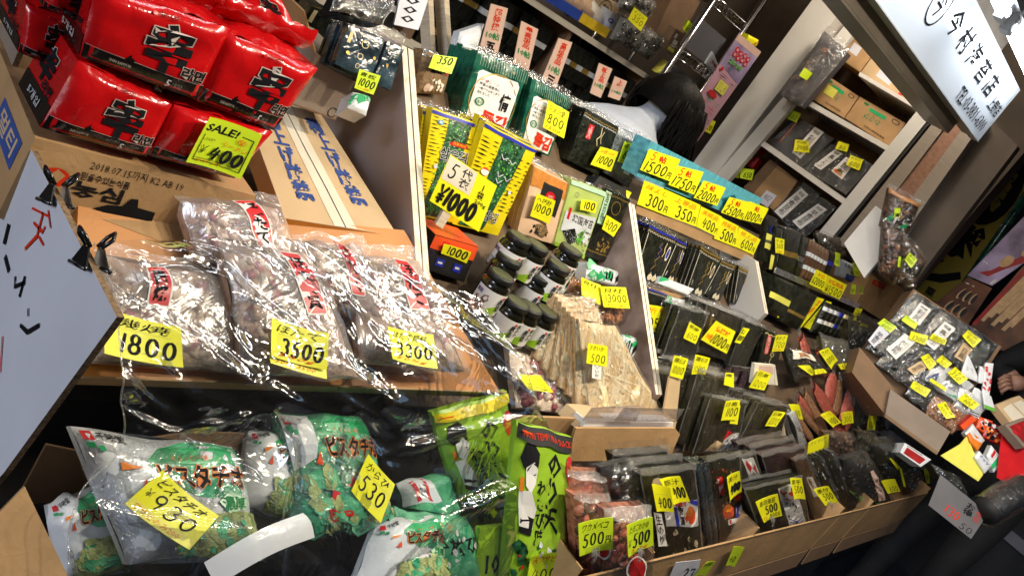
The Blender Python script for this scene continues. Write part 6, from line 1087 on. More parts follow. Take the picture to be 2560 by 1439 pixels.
HB3 = hbag('hanging clear bag with dark contents carrying the 2000 card', [(2258,590),(2312,650),(2285,725),(2236,705)], ['brown_dry','nori','silver'], 83)
card('lime card reading 500 on the hanging mushroom bag', [(2236,520),(2251,520),(2249,545),(2235,544)], front(HB1,.045), '500', col='lime', pw=(.15,.1,.9,.5), wt=.16)
card('lime card reading 2000 on the hanging clear bag', [(2274,630),(2293,649),(2277,670),(2261,649)], front(HB3,.045), '2000', col='lime', top='\u9999\u4fe1', pw=(.1,.2,.9,.55), wt=.14)
card('thin lime card edge between the hanging bags', [(2246,640),(2253,642),(2250,668),(2243,666)], front(HB2,.045), '', col='lime')
# ================================================================== kelp display at the far end (faces along the alley towards the camera)
EP = inc(hit((2300,1030), XP(2.93)), 68, -62)
EG = None
def kel(label, q, d=0.0, deco=(), th=.02, base='kombu', film='film_crisp', nm='kelp_pack', cat='kelp pack', bulge=.2): return pack(nm, label, cat, q, th, base, deco, pl=off(EP, d), film=film, bulge=bulge, wr=.002)
def klabel(q, t, m='white', small=True): return q, t, m
def stickon(label, q, d, t, m='white', sub=None, tm='ink'):
    dc = [('v',tm,t,.22,.08,.78,.74,0,.008)] + ([('t','ink',sub,.2,.80,.8,.92,0,.01)] if sub else []) + [('r','pink_paper',.80,.3,.86,.75)]
    return dc
def kelp(label, q, lq, t, d, m='white', sub=None):
    fr = kel(label, q, d); o = LAST(); lf = Fr(lq, off(EP, d+.011)); mb = MB(); mb.grid(lambda a,b: lf.P(a,b,0), 1, 1, m); draw(mb, stickon('', lq, 0, t, m, sub), lambda a,b,e=0: lf.P(a,b,e), lf.w, lf.h)
    l = mb.build('paper_label', None, lf.M); l.parent = o; l.matrix_parent_inverse = o.matrix_world.inverted(); return fr
kelp('flat black kelp pack at the top of the far display with a two character label', [(2288,731),(2352,772),(2282,850),(2220,806)], [(2300,756),(2328,774),(2298,813),(2271,794)], '\u5229\u5c3b', .0, sub='\u7279\u9078')
kelp('flat black kelp pack in the middle of the top row of the far display', [(2354,772),(2432,822),(2350,905),(2284,850)], [(2362,802),(2389,821),(2336,875),(2312,856)], '\u771f\u3053\u3093\u3076', .0, sub='\u7279\u9078')
kelp('black kelp pack with a tan label at the alley end of the top row', [(2434,822),(2496,864),(2432,942),(2358,890)], [(2409,854),(2432,871),(2409,906),(2386,890)], '\u65e5\u9ad8', .0, 'cardboard_pale')
kelp('black kelp pack with a grey label at the shop end of the far display', [(2222,800),(2270,838),(2215,902),(2166,870)], [(2200,812),(2224,834),(2185,868),(2170,850)], '\u65e9\u716e\u6606', .012, 'paper')
kelp('black kelp pack with a long white dashi label in the second row', [(2272,838),(2348,890),(2270,968),(2190,906)], [(2262,833),(2292,852),(2240,898),(2215,872)], '\u3060\u3057\u6606\u5e03', .014)
kelp('black kelp pack with a tan two character label in the lower row', [(2338,888),(2384,924),(2330,992),(2262,950)], [(2305,900),(2327,915),(2284,936),(2268,921)], '\u6606\u5e03', .020, 'cardboard_pale')
E7 = kel('small black kelp pack with a little white label under the 1000 card', [(2290,940),(2345,975),(2312,1024),(2262,986)], .03, [('r','white',.25,.45,.5,.75), ('t','ink','\u4e0a',.3,.5,.45,.7)])
E8 = bag('shredded_kelp_bag', 'clear bag of brown shreds behind the slanted 1000 card', 'kelp bag', [(2328,985),(2422,1032),(2382,1082),(2314,1036)], .03, 'fish_brown', ['fish_brown','almond'], 50, .008, pl=off(EP,.03), seed=91)
E9 = kel('clear blue green bag between the two lower yellow cards', [(2345,900),(2432,962),(2402,1010),(2300,948)], .022, [('p','blue_ink',[(.05,.1),(.3,.2),(.2,.6)]), ('p','green',[(.6,.05),(.95,.3),(.9,.1)]), ('r','silver',.4,.3,.9,.7)], base='pack_white')
kel('clear bag with white label and stripes at the lower corner of the far display', [(2402,966),(2470,1010),(2440,1048),(2385,1020)], .034, [('r','grey_ink',.2,.2,.5,.5), ('l','ink',[(.6,.1),(.95,.2)],.004), ('l','ink',[(.6,.2),(.95,.32)],.004)], base='pack_white')
def ecard(label, q, d, price, **kw): return card(label, q, off(EP, d), price, **kw)
ecard('green card reading 600 on the grey labelled kelp pack', [(2209,795),(2241,817),(2225,831),(2193,808)], .026, '600', col='lime', pw=(.25,.1,.9,.55), wt=.16, top='\u65e9\u716e\u6606\u5e03')
ecard('greenish card without figures on the topmost kelp pack', [(2265,787),(2295,808),(2286,823),(2252,800)], .024, '', col='lime', top='\u5229\u5c3b')
ecard('yellow card reading 1300 on the dashi kelp pack', [(2277,827),(2320,840),(2312,862),(2271,846)], .032, '1300', pw=(.2,.1,.95,.65), wt=.14)
ecard('yellow card reading 1800 on the middle kelp pack', [(2330,833),(2366,849),(2361,862),(2322,846)], .020, '1800', pw=(.15,.1,.95,.9), wt=.14)
ecard('yellow card reading 900 on the tan labelled top kelp pack', [(2420,824),(2453,849),(2432,869),(2404,839)], .026, '900', top='\u65e5\u9ad8', pw=(.2,.15,.9,.58), wt=.15)
ecard('yellow card reading 500 on the lower tan labelled kelp pack', [(2320,883),(2341,908),(2323,925),(2300,892)], .036, '500', top='\u6606\u5e03', pw=(.2,.2,.9,.62), wt=.15)
ecard('yellow card reading 30 next to the clear blue green bag', [(2355,887),(2380,908),(2365,921),(2338,901)], .040, '30', top='\u6606\u5e03', pw=(.15,.1,.8,.55), wt=.15)
ecard('yellow card reading 350 on the clear blue green bag', [(2388,916),(2420,946),(2398,961),(2367,931)], .044, '350', top='\u3068\u308d\u308d', pw=(.1,.15,.8,.6), wt=.14)
ecard('long yellow card reading 500 across the lower clear bag', [(2327,944),(2366,969),(2361,977),(2322,951)], .044, '500', pw=(.3,.1,.95,.9), wt=.14)
ecard('yellow card reading 1000 on the small black kelp pack', [(2284,951),(2327,974),(2313,992),(2274,967)], .048, '1000', pw=(.25,.12,.9,.6), wt=.14, top='\u7d0d\u8c46\u6606\u5e03')
ecard('slanted yellow card reading 1000 on the brown shreds', [(2362,1003),(2387,1042),(2365,1046),(2341,1010)], .064, '1000', pw=(.2,.15,.9,.5), wt=.14, top='\u5272\u304d')
ecard('yellow card reading 400 at the alley corner of the far display', [(2413,982),(2449,1010),(2431,1024),(2393,997)], .050, '400', pw=(.25,.12,.8,.6), wt=.14, top='\u308f\u304b\u3081')
# carton that carries them
fr, o = quadbox('grey_carton', 'grey brown carton wall below the far kelp display', 'carton', [(2226,972),(2376,1078),(2342,1136),(2212,1042)], off(EP,.045), .012, 'cardboard_grey', [('r','cardboard_dark',.0,.0,1,.12)])
mb = MB(); m4 = fr.M.inverted(); c1 = fr.P(1,1,-.002); c2 = fr.P(1,0,-.002); ax2 = (m4.to_3x3() @ Vector((.75,.25,.02))).normalized()*.16
mb.add([c1, c1+ax2, c2+ax2, c2, c1+Vector((0,0,-.01)), c1+ax2+Vector((0,0,-.01)), c2+ax2+Vector((0,0,-.01)), c2+Vector((0,0,-.01))], [(0,1,2,3),(7,6,5,4),(0,4,5,1),(2,6,7,3)], 'cardboard'); mb.build('side_wall', o)
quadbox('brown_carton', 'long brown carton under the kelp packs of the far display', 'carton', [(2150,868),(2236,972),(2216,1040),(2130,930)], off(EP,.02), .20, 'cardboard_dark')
def backing(mb):
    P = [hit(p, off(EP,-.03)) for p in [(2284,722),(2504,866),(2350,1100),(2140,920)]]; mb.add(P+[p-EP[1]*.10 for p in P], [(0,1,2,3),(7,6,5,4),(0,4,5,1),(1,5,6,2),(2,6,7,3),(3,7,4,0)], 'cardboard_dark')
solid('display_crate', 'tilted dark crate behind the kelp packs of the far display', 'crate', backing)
# low goods beyond: packs, boxes, boards
LP = inc(hit((2420,1120), XP(3.0)), 60, -55)
def low(label, q, base, deco=(), d=0.0, th=.02, nm='snack_pack', cat='snack pack', film=None, bulge=.25): return pack(nm, label, cat, q, th, base, deco, pl=off(LP,d), bulge=bulge, film=film)
low('small carton with a red panel lying below the far grey carton', [(2262,1106),(2328,1148),(2302,1166),(2250,1130)], 'pack_white', [('r','deep_red',.12,.12,.88,.75), ('r','grey_ink',.1,.85,.7,.92)], d=-.01, th=.05, nm='small_carton', cat='carton', bulge=.02)
solid('yellow_card_board', 'large plain pale yellow board leaning below the far display', 'board', lambda mb: (lambda P, n: mb.add(P+[p-LP[1]*.004 for p in P], [tuple(range(n)), tuple(range(n,2*n))[::-1]]+[(i,(i+1)%n,n+(i+1)%n,n+i) for i in range(n)], 'pale_yellow'))([hit(p, off(LP,.02)) for p in [(2352,1138),(2400,1110),(2418,1089),(2458,1185),(2446,1202),(2372,1152)]], 6))
solid('red_board', 'plain bright red board at the alley side of the far goods', 'board', lambda mb: (lambda P, n: mb.add(P+[p-LP[1]*.004 for p in P], [tuple(range(n)), tuple(range(n,2*n))[::-1]]+[(i,(i+1)%n,n+(i+1)%n,n+i) for i in range(n)], 'red'))([hit(p, off(LP,.05)) for p in [(2505,1080),(2575,1128),(2580,1200),(2520,1208),(2493,1193)]], 5))
low('orange and brown box end below the far clear bags', [(2424,1034),(2446,1046),(2410,1074),(2396,1058)], 'vermilion', [('r','deep_red',.0,.0,.3,1)], d=.03, th=.03, nm='small_box', cat='box', bulge=.02)
low('white pack with orange printing beside the pale yellow board', [(2432,1058),(2462,1100),(2440,1122),(2412,1082)], 'pack_white', [('r','orange',.1,.05,.9,.3), ('p','orange',[(.3,.5),(.7,.7),(.6,.45)])], d=.02)
low('orange pack edge next to the pale yellow board', [(2418,1084),(2456,1108),(2444,1126),(2424,1104)], 'orange', (), d=.026)
low('white pack with blue lettering between the yellow and red boards', [(2448,1126),(2480,1162),(2462,1182),(2436,1142)], 'pack_white', [('t','blue_ink','\u30ca\u30c3\u30c4',.15,.5,.8,.8,0,.04)], d=.03)
low('white pack with a green stripe beside the red board', [(2478,1112),(2512,1154),(2484,1180),(2466,1138)], 'pack_white', [('r','green',.55,.0,.8,1), ('r','red',.2,.3,.35,.9)], d=.028)
low('red and black printed pack above the green striped one', [(2470,1050),(2512,1072),(2500,1112),(2456,1092)], 'deep_red', [('n','orange',10,.1,.1,.9,.9,.008), ('n','pack_white',8,.1,.1,.9,.9,.007), ('n','ink',10,.1,.1,.9,.9,.008)], d=.012)
low('orange red wrapped pack in the heap near the red board', [(2448,1040),(2482,1052),(2470,1088),(2440,1068)], 'vermilion', [('n','pack_white',8,.1,.1,.9,.9,.006), ('n','ink',6,.1,.1,.9,.9,.006)], d=.008)
for i, (lab, q, dc) in enumerate([('white triangular pack with black lettering at the alley side of the kelp display', [(2418,886),(2424,892),(2452,958),(2402,936)], [('b','ink',2,.2,.3,.9,.5)]), ('plain white triangular pack below the lettered one', [(2438,968),(2448,972),(2486,1018),(2420,1000)], []),
     ('white pack edge standing next to the red strip', [(2450,914),(2458,918),(2470,960),(2446,956)], []), ('narrow pack with red printing at the alley edge', [(2464,906),(2484,908),(2472,1000),(2456,980)], [('n','red',10,.1,.1,.9,.9,.006)]), ('white and green pack edge under the triangular packs', [(2456,980),(2478,990),(2490,1030),(2462,1020)], [('r','leaf_green',.0,.0,1,.25)])]):
    pack('fanned_pack', lab, 'snack pack', q, .008, 'pack_white', dc, pl=off(EP,.03+.006*i), bulge=.2)
fr, o = quadbox('wooden_tray', 'open tray of pale packs at the alley edge beside the dark coat', 'tray', [(2490,1012),(2548,988),(2600,1030),(2540,1075)], inc(hit((2540,1040), XP(3.1)), 40, -40), .03, 'cardboard_pale', [('p','cream',[(.1,.1),(.5,.15),(.5,.85),(.12,.8)]), ('p','cream',[(.55,.12),(.9,.2),(.88,.8),(.56,.82)])])
fr, o = quadbox('meat_tray', 'tray with dark red contents under the tray of pale packs', 'tray', [(2512,1062),(2570,1040),(2620,1080),(2560,1118)], inc(hit((2560,1080), XP(3.05)), 40, -40), .03, 'cardboard_grey', [('p','deep_red',[(.1,.1),(.9,.1),(.9,.9),(.1,.9)]), ('n','red',10,.1,.1,.9,.9,.01)])
# floor goods
mat('sheet_dimmed', (.13,.13,.14), .8, .1, 8)  # paper tone darkened for the dim corner, shade put into the colour
GP = inc(hit((2400,1260), XP(2.75)), 50, -40)
pack('floor_price_sheet', 'grey handwritten price sheet with red 130 below the far carton', 'sheet', [(2352,1186),(2470,1282),(2428,1346),(2322,1262)], .002, 'sheet_dimmed', [('h','red_ink','130',.30,.14,.62,.42,.16), ('h','ink','50',.66,.05,.95,.25,.14), ('v','ink','\u304a\u5f97',.60,.48,.78,.9,0,.02), ('v','red_ink','\u4eca\u65e5',.82,.5,.94,.85,0,.01)], pl=GP, bulge=0)
mb = MB(); A, B = hit((2462,1278), off(GP,.02)), hit((2560,1218), off(GP,.02)); mb.tube([A, A.lerp(B,.5), B], [.05,.052,.05], 'film', 20, False); mb.tube([A, B], [.042,.042], 'black_card', 18); o = mb.build('plastic_roll'); tag(o, 'greyish roll of clear plastic lying beside the grey price sheet', 'roll')
low('dark glossy bag under the pale yellow board', [(2330,1160),(2400,1190),(2420,1240),(2350,1200)], 'nori', (), d=-.02, th=.04, nm='dark_bag', cat='bag', film='film_crisp')
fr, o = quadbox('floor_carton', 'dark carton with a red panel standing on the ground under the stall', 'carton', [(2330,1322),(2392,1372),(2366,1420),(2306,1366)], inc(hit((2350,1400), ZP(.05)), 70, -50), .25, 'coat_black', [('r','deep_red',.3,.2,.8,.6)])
fr, o = quadbox('floor_carton', 'brown carton scrap with a yellow card on the paving', 'carton', [(2484,1320),(2530,1350),(2505,1372),(2470,1345)], inc(hit((2500,1365), ZP(.02)), 30, -40), .06, 'cardboard')
card('yellow card on the brown carton scrap near the paving', [(2505,1330),(2514,1332),(2518,1362),(2508,1360)], off(fr.pl,.004), '', bend=.001)
# ================================================================== cabinet contents
CI = off(CX,-.06)
def cq(nm, label, cat, q, th, base, deco=(), d=0.0, film=None, bulge=.02): return pack(nm, label, cat, q, th, base, deco, pl=off(CI,d), film=film, bulge=bulge, wr=.0004 if not film else .002)
cq('stored_carton', 'brown carton with a white slip on the top shelf of the cabinet', 'carton', [(2130,48),(2200,112),(2150,180),(2078,132)], .25, 'cardboard', [('p','paper',[(.42,.30),(.68,.30),(.68,.58),(.42,.58)])], d=-.02)
cq('stored_carton', 'pale carton with a large label at the end of the top shelf', 'carton', [(2200,116),(2290,215),(2262,255),(2152,182)], .25, 'cardboard_pale', [('p','paper',[(.28,.2),(.60,.2),(.60,.6),(.28,.6)]), ('r','red',.82,.10,.90,.22)], d=-.01)
UP = lambda: [('t','green_ink','\u308f\u3055\u3073',.62,.62,.28,.36), ('r','green',.30,.70,.66,.84), ('t','ink','\u5e38\u76e4\u98df\u54c1\u682a\u5f0f\u4f1a\u793e',.85,.18,.40,.10), ('e','green_ink',.20,.88,.06,.05), ('o','ink',.85,.85,.08,.08,.2)]
cq('stored_carton', 'brown carton with upside down green characters and a yellow slip on the middle shelf', 'carton', [(2067,188),(2147,241),(2110,295),(2026,245)], .25, 'cardboard', UP()+[('p','pale_yellow',[(.2,.4),(.5,.4),(.5,.75),(.2,.75)])])
cq('stored_carton', 'brown carton with upside down green characters without a slip on the middle shelf', 'carton', [(2150,242),(2264,308),(2222,366),(2113,295)], .25, 'cardboard', UP())
def ck(label, q, lq, t, d=0.0, extra=(), m='white', sub='\u7279\u9078'):
    fr = cq('kelp_pack', label, 'kelp pack', q, .04, 'kombu', (), d=d, film='film_crisp'); o = LAST()
    lf = Fr(lq, off(CI, d+.006)); mb = MB(); mb.grid(lambda a,b: lf.P(a,b,0), 1, 1, m); draw(mb, list(extra)+[('v','ink',t,.20,.06,.80,.76,0,.008), ('t','ink',sub,.22,.83,.78,.93)]+[('r','pink_paper',.84,.4,.88,.7)], lambda a,b,e=0: lf.P(a,b,e), lf.w, lf.h)
    l = mb.build('paper_label', None, lf.M); l.parent = o; l.matrix_parent_inverse = o.matrix_world.inverted(); return fr
K1_ = ck('large dark kelp pack with a two character label on the cabinet shelf', [(2000,296),(2084,346),(2000,420),(1922,356)], [(2037,317),(2060,331),(2001,397),(1980,380)], '\u5229\u5c3b')
K2_ = ck('dark kelp pack with a long white hiragana label on the cabinet shelf', [(2078,360),(2122,380),(2056,460),(2010,424)], [(2088,373),(2107,384),(2052,425),(2034,413)], '\u771f\u3053\u3093\u3076', .004)
K3_ = ck('dark kelp pack with a food picture label at the cabinet post', [(2120,372),(2182,412),(2116,486),(2058,450)], [(2115,392),(2137,406),(2105,449),(2078,427)], '\u6606\u5e03', .008, [('e','orange',.3,.15,.25,.10), ('e','peach',.65,.12,.25,.09), ('e','almond',.5,.28,.2,.08)])
cq('stored_carton', 'plain brown carton behind the handwritten slip on the lowest cabinet shelf', 'carton', [(1925,398),(1994,452),(1940,530),(1858,470)], .25, 'cardboard', [('r','cardboard_dark',.0,.0,.3,1)], d=-.01)
pack('handwritten_slip', 'white handwritten slip on the carton in the cabinet', 'slip', [(1917,475),(1942,489),(1919,519),(1894,503)], .0006, 'paper', [('h','ink','902',.15,.35,.8,.75,.08)], pl=off(CI,.004), bulge=0)
K4_ = ck('dark kelp pack with a long four character label beside the carton, upper one', [(2010,455),(2050,485),(1975,570),(1930,530)], [(2003,469),(2021,487),(1955,547),(1935,528)], '\u65e9\u716e\u6606\u5e03', .0)
K5_ = ck('dark kelp pack with a long four character label beside the cabinet post, lower one', [(2050,490),(2092,518),(2010,600),(1970,560)], [(2045,509),(2068,524),(2001,573),(1981,553)], '\u65e9\u716e\u6606\u5e03', .004)
def cc(label, q, d, price, **kw): return card(label, q, off(CI, d), price, **kw)
cc('yellow card reading 2400 on the large dark kelp pack in the cabinet', [(1989,349),(2022,353),(2024,382),(1984,378)], .020, '2400', top='\u5229\u5c3b', pw=(.15,.15,.95,.55), wt=.14)
cc('yellow card reading 80 above the hiragana labelled kelp pack', [(2098,353),(2124,362),(2118,380),(2088,372)], .024, '80', pw=(.2,.1,.8,.6), wt=.14)
cc('yellow card reading 600 on the food picture kelp pack', [(2127,387),(2158,400),(2149,427),(2116,413)], .026, '600', top='\u304a\u3084\u3064', pw=(.15,.1,.9,.55), wt=.14)
cc('lime card reading 650 low on the inner side of the cabinet', [(1853,420),(1887,425),(1880,451),(1850,445)], .02, '650', col='lime', pw=(.25,.15,.9,.65), wt=.14)
cc('lime card half hidden behind the white door frame', [(1840,412),(1856,416),(1846,446),(1830,440)], .018, '3', col='lime', pw=(.3,.2,.8,.6), wt=.14)
cc('yellow lime card reading 502 under the hanging film bag', [(1969,271),(2004,285),(1991,307),(1962,293)], .03, '502', col='lime', pw=(.2,.15,.9,.6), wt=.14)
for lab, q, b in (('red wrapped pack behind the cabinet frame, upper one', [(1880,345),(1912,362),(1896,385),(1866,368)], 'red'), ('red wrapped pack behind the cabinet frame, lower one', [(1866,380),(1898,398),(1880,420),(1850,402)], 'deep_red'), ('dark box with an orange red edge beside the large kelp pack', [(1966,300),(1994,306),(1950,356),(1928,345)], 'seal_black')):
    cq('red_pack' if 'red wrapped' in lab else 'dark_box', lab, 'pack' if 'red wrapped' in lab else 'box', q, .05, b, [('r','vermilion',.9,.0,1,1)] if 'dark' in lab else [('n','cream',5,.2,.2,.8,.8,.006)], d=.0)
HF = pack('hanging_film_bag', 'crinkled glossy film bag hanging in front of the cabinet corner', 'hanging bag', [(2062,80),(2118,128),(2002,266),(1955,238)], .05, 'panel_grey', [('n','copper_panel',16,.2,.2,.8,.9,.012)], pl=off(CX,.10), film='film_haze', bulge=.7, cuff=.10, wr=.006)
o = LAST(); mb = MB(); mb.grid(lambda a,b: HF.P(a,b,.04+.008*wob(HF.P(a,b),40,3)), 10, 14, 'film_crisp', True, .05,.0,.95,1); mb.build('inner_film', o)
card('dull green card inside the hanging film bag', [(2012,170),(2032,184),(2018,202),(1998,190)], front(HF,.052), '', col='lime')
# ================================================================== back of the shop
for k, (lab, q, t) in enumerate([('pink paper strip with three red characters and a five mark, nearest the boards', [(1228,10),(1270,22),(1245,133),(1200,120)], '\u8d85\u7279\u64b0'), ('pink paper strip with four red characters standing behind the green foil packs', [(1304,53),(1346,74),(1321,178),(1283,158)], '\u6700\u9ad8\u7d1a\u54c1'), ('darker pink paper strip with red characters and a three mark', [(1397,96),(1431,107),(1389,222),(1354,200)], '\u9ad8\u7d1a\u54c1'), ('pink paper strip just before the clerk, with three red characters', [(1498,158),(1531,173),(1502,245),(1475,233)], '\u6975\u4e0a\u54c1'), ('pink paper strip nearest the clerk with two red characters', [(1537,191),(1568,204),(1549,252),(1520,242)], '\u4e0a\u7b49')]):
    four = {0:('\u4e94',), 2:('\u4e09',)}.get(k)
    pack('paper_strip', lab, 'paper strip', q, .002, 'pink_paper', [('v','red_ink',t,.30,.46,.74,.95,0,.02), ('t','green_ink','10\u5e16',.12,.26,.88,.42,0,.02)] + ([('t','ink',four[0],.25,.02,.75,.2,0,.06)] if four else []), pl=inc(hit(((q[2][0]+q[3][0])/2,(q[2][1]+q[3][1])/2+30), BED(.02)), 88), bulge=0, wr=.001)
NBG = ['black nori bundles on the upper back shelf', 'black nori bundles on the lower back shelf']
P0 = {}
for row, z in ((0,1.13),(1,.80)):
    for lay in range(2):
        for k in range(40):
            x = .93 + k*.0465 + random.uniform(-.003,.003)
            if any(abs(x+.02-u) < .035 for u in (1.60,2.25)): continue
            v = random.choice('aaab')
            if v not in P0:
                mb = MB(); mb.box((-.021,-.09,0),(.021,.09,.135),'nori'); mb.box((-.0214,-.0914,.052),(.0214,.0,.072),'pack_white' if v == 'a' else 'gold')
                for s in range(6): mb.box((-.020+.0068*s,-.0912,.0),(-.0192+.0068*s,-.089,.135),'nori_edge')
                o = mb.build('nori_bundle'); P0[v] = o
            else:
                o = P0[v].copy(); COL.objects.link(o)
            o.location = (x, YB+.12+random.uniform(-.01,.02), z+lay*.137); o.rotation_euler = (0,0,random.uniform(-.03,.03))
            tag(o, 'banded black nori bundle among those packed on the %s back shelf' % ('upper','lower')[row], 'nori bundle', NBG[row])
SHP = YP(YB+.0)
fr, o = quadbox('blue_yellow_tray', 'long shallow tray with a blue and yellow front on the top back shelf', 'tray', [(1352,-34),(1526,74),(1514,96),(1340,-12)], YP(YB-.01), .18, 'box_blue', [('r','yellow_box',.58,.0,1,1)])
for k, (px, lab) in enumerate((((1420,-2),'tan paper cup lying in the blue and yellow tray, nearest'), ((1450,14),'tan paper cup lying in the blue and yellow tray, middle'), ((1478,34),'pale paper cup lying in the blue and yellow tray, farthest'))):
    e = hit(px, YP(YB+.06)); mb = MB(); mb.tube([(-.05,0,0),(.05,0,0)], [.036,.042], ('tan','tan','cream')[k], 16); o = mb.build('paper_cup', None, Matrix.Translation(e) @ Matrix.Rotation(.25,4,'Y')); tag(o, lab, 'paper cup')
def bq_(nm, label, cat, q, th, base, deco=(), y=0.0, film=None, bulge=.02): return pack(nm, label, cat, q, th, base, deco, pl=YP(YB+y), film=film, bulge=bulge, wr=.001)
bq_('tan_carton', 'tan carton with a boxed inscription on the top back shelf', 'carton', [(1484,-24),(1552,14),(1516,86),(1456,44)], .2, 'cardboard_pale', [('o','ink',.55,.5,.24,.45,.06), ('v','ink','\u304b\u3064\u304a',.42,.25,.66,.8,0,.02)], y=.05)
bq_('white_box', 'small white box with a blue oval mark on the top back shelf', 'box', [(1518,22),(1546,40),(1530,78),(1512,68)], .06, 'pack_white', [('e','blue',.5,.5,.28,.14), ('e','pack_white',.5,.5,.18,.06)], y=.01)
TB = [('clear bag of dried black fungus behind the 350 card on the top back shelf', [(1560,44),(1612,72),(1582,126),(1532,98)], 101), ('clear bag of dried black fungus hanging over the shelf edge beside the first', [(1618,72),(1668,98),(1622,150),(1584,126)], 102), ('clear bag of dried black fungus cut off at the frame above the 350 card', [(1574,-24),(1640,8),(1614,54),(1546,18)], 103)]
for lab, q, sd in TB: bag('fungus_bag', lab, 'fungus bag', q, .04, 'grey_ink', ['nori','kelp','nori'], 26, .013, pl=YP(YB-.03), seed=sd)
card('yellow card reading 350 on the bags of black fungus', [(1585,18),(1619,45),(1600,78),(1568,47)], YP(YB-.08), '350', top='\u30a4\u30d0\u30f3', sub='', pw=(.2,.24,.92,.6), wt=.16)
card('yellow lime card reading 1500 beside the wire rack post', [(1716,46),(1730,60),(1719,88),(1705,70)], YP(YB-.10), '1500', col='lime', pw=(.1,.2,.9,.5), wt=.14)
bq_('tan_carton', 'brown carton between the fungus bags and the wire rack', 'carton', [(1690,-30),(1752,4),(1690,118),(1636,90)], .2, 'cardboard_dark', (), y=.04)
bq_('gift_pack', 'narrow pack with white and yellow printing in front of the brown carton', 'pack', [(1690,72),(1714,88),(1684,142),(1660,124)], .04, 'cardboard_dark', [('r','cream',.3,.3,.7,.6), ('r','pale_yellow',.2,.1,.8,.25), ('r','white',.2,.65,.4,.85)], y=-.06)
# pink hanging banner
fr, o = quadbox('pink_banner', 'long pink hanging banner with pink bubbles and the year 2018', 'banner', [(1848,84),(1903,130),(1735,366),(1694,326)], YP(1.93), .002, 'banner_pink', [('p','poster_violet',[(.0,.97),(1,.97),(1,.66),(.0,.70)]), ('p','pink_paper',[(.0,.998),(1,.998),(1,.94),(.0,.94)])]
  + [('e','red',.25+.17*(k%4),.885-.045*(k//4)-.008*(k%2),.085,.024) for k in range(8)] + [('e','banner_pink',.25+.17*(k%4),.885-.045*(k//4)-.008*(k%2),.045,.013) for k in range(8)]
  + [('t','leaf_green','2018',.20,.755,.75,.80,0,.05), ('e','red',.14,.675,.06,.016), ('b','ink',2,.1,.62,.95,.655), ('r','pale_yellow',.30,.50,.72,.60), ('b','olive',4,.33,.51,.69,.59), ('e','red',.35,.455,.2,.028), ('b','green',2,.2,.38,.85,.425), ('b','red',2,.12,.335,.85,.375), ('b','red_ink',1,.1,.30,.9,.32), ('r','blue',.1,.245,.2,.265), ('b','ink',2,.2,.22,.9,.265)])
pack('yellow_red_bag', 'small yellow bag with red ribbon on the wire rack behind the pink banner', 'bag', [(1872,88),(1896,100),(1888,118),(1862,106)], .03, 'yellow', [('p','red',[(.5,.3),(.9,.9),(.7,.3)])], pl=YP(1.98), bulge=.4)
pack('corner_pouch', 'white pouch with red characters hanging on the lower rack shelf', 'pouch', [(1782,130),(1796,164),(1784,188),(1764,160)], .01, 'pack_white', [('t','red','\u304a\u83d3',.25,.45,.8,.7,0,.05)], pl=YP(2.0), bulge=.4)
for lab, px in (('clear plastic tape roll hanging on the rack, larger', (1768,180)), ('clear plastic tape roll hanging on the rack, smaller', (1750,170))):
    mb = MB(); P = hit(px, YP(2.0)); R0 = .020 if 'larger' in lab else .017; mb.tube([P + Vector((R0*math.cos(a/14*6.283), 0, R0*math.sin(a/14*6.283))) for a in range(15)], .006, 'film_haze', 8, False); tag(mb.build('tape_roll'), lab, 'tape roll')
card('yellow card half hidden by the pink banner', [(1775,298),(1789,304),(1774,334),(1758,326)], YP(1.97), '20', col='yellow', pw=(.3,.2,.9,.6))
pack('white_notice', 'white notice with blue writing behind the clerk', 'notice', [(1655,178),(1692,198),(1668,236),(1632,214)], .002, 'paper', [('b','blue_ink',1,.15,.75,.4,.9)], pl=YP(2.12), bulge=0)
pack('yellow_cover', 'yellow wrapped pack above the white notice', 'pack', [(1668,154),(1690,166),(1660,188),(1640,182)], .03, 'pale_yellow', (), pl=YP(2.16), bulge=.3)
# ================================================================== banners and posters beyond the shop
BX = XP(4.35)
def bpl(d=0.0): return off(inc((4.35,1.0,1.4),90,-90), d)
fr, o = quadbox('yellow_banner', 'dim yellow hanging banner with huge black characters beyond the shop', 'banner', [(2572,222),(2668,330),(2368,768),(2266,716)], bpl(), .004, 'banner', [
  ('e','ink',.50,.60,.44,.19), ('v','ink','\u30dd',.14,.22,.86,.42,0,.07), ('l','ink',[(.22,.20),(.34,.17)],.06), ('l','ink',[(.18,.08),(.55,.11),(.86,.17)],.055), ('t','banner','\u713c',.26,.49,.74,.73,0,.05), ('t','ink','\u30c6\u30ec',.30,.90,.70,.96,0,.02), ('t','ink','\u304a\u306a\u3057',.22,.83,.78,.89,0,.02), ('t','ink','\u6817',.40,.005,.62,.05,0,.03)])
mb = MB(); P = fr.P; mb.tube([P(1.06,1.1,.02),P(1.06,-.2,.02)], .02, 'foil_green', 10)
for t in (.12,.48,.85): mb.tube([P(1.0,t,.02),P(1.10,t,.02)], .016, 'white', 8)
mb.build('green_pole', o)
def poster(label, q, base, deco, d): 
    f, o = quadbox('poster', label, 'poster', q, bpl(d), .01, base, deco); return f
poster('poster with a violet and white blurred picture beside the green banner pole', [(2566,535),(2640,600),(2480,714),(2418,688)], 'poster_violet', [('p','deep_red',[(.25,.1),(.5,.2),(.95,.75),(.98,.5),(.6,.1)]), ('e','poster_tan',.62,.40,.16,.10), ('e','poster_tan',.80,.66,.12,.09), ('e','white',.9,.06,.06,.05), ('b','white',1,.05,.2,.3,.3)], .20)
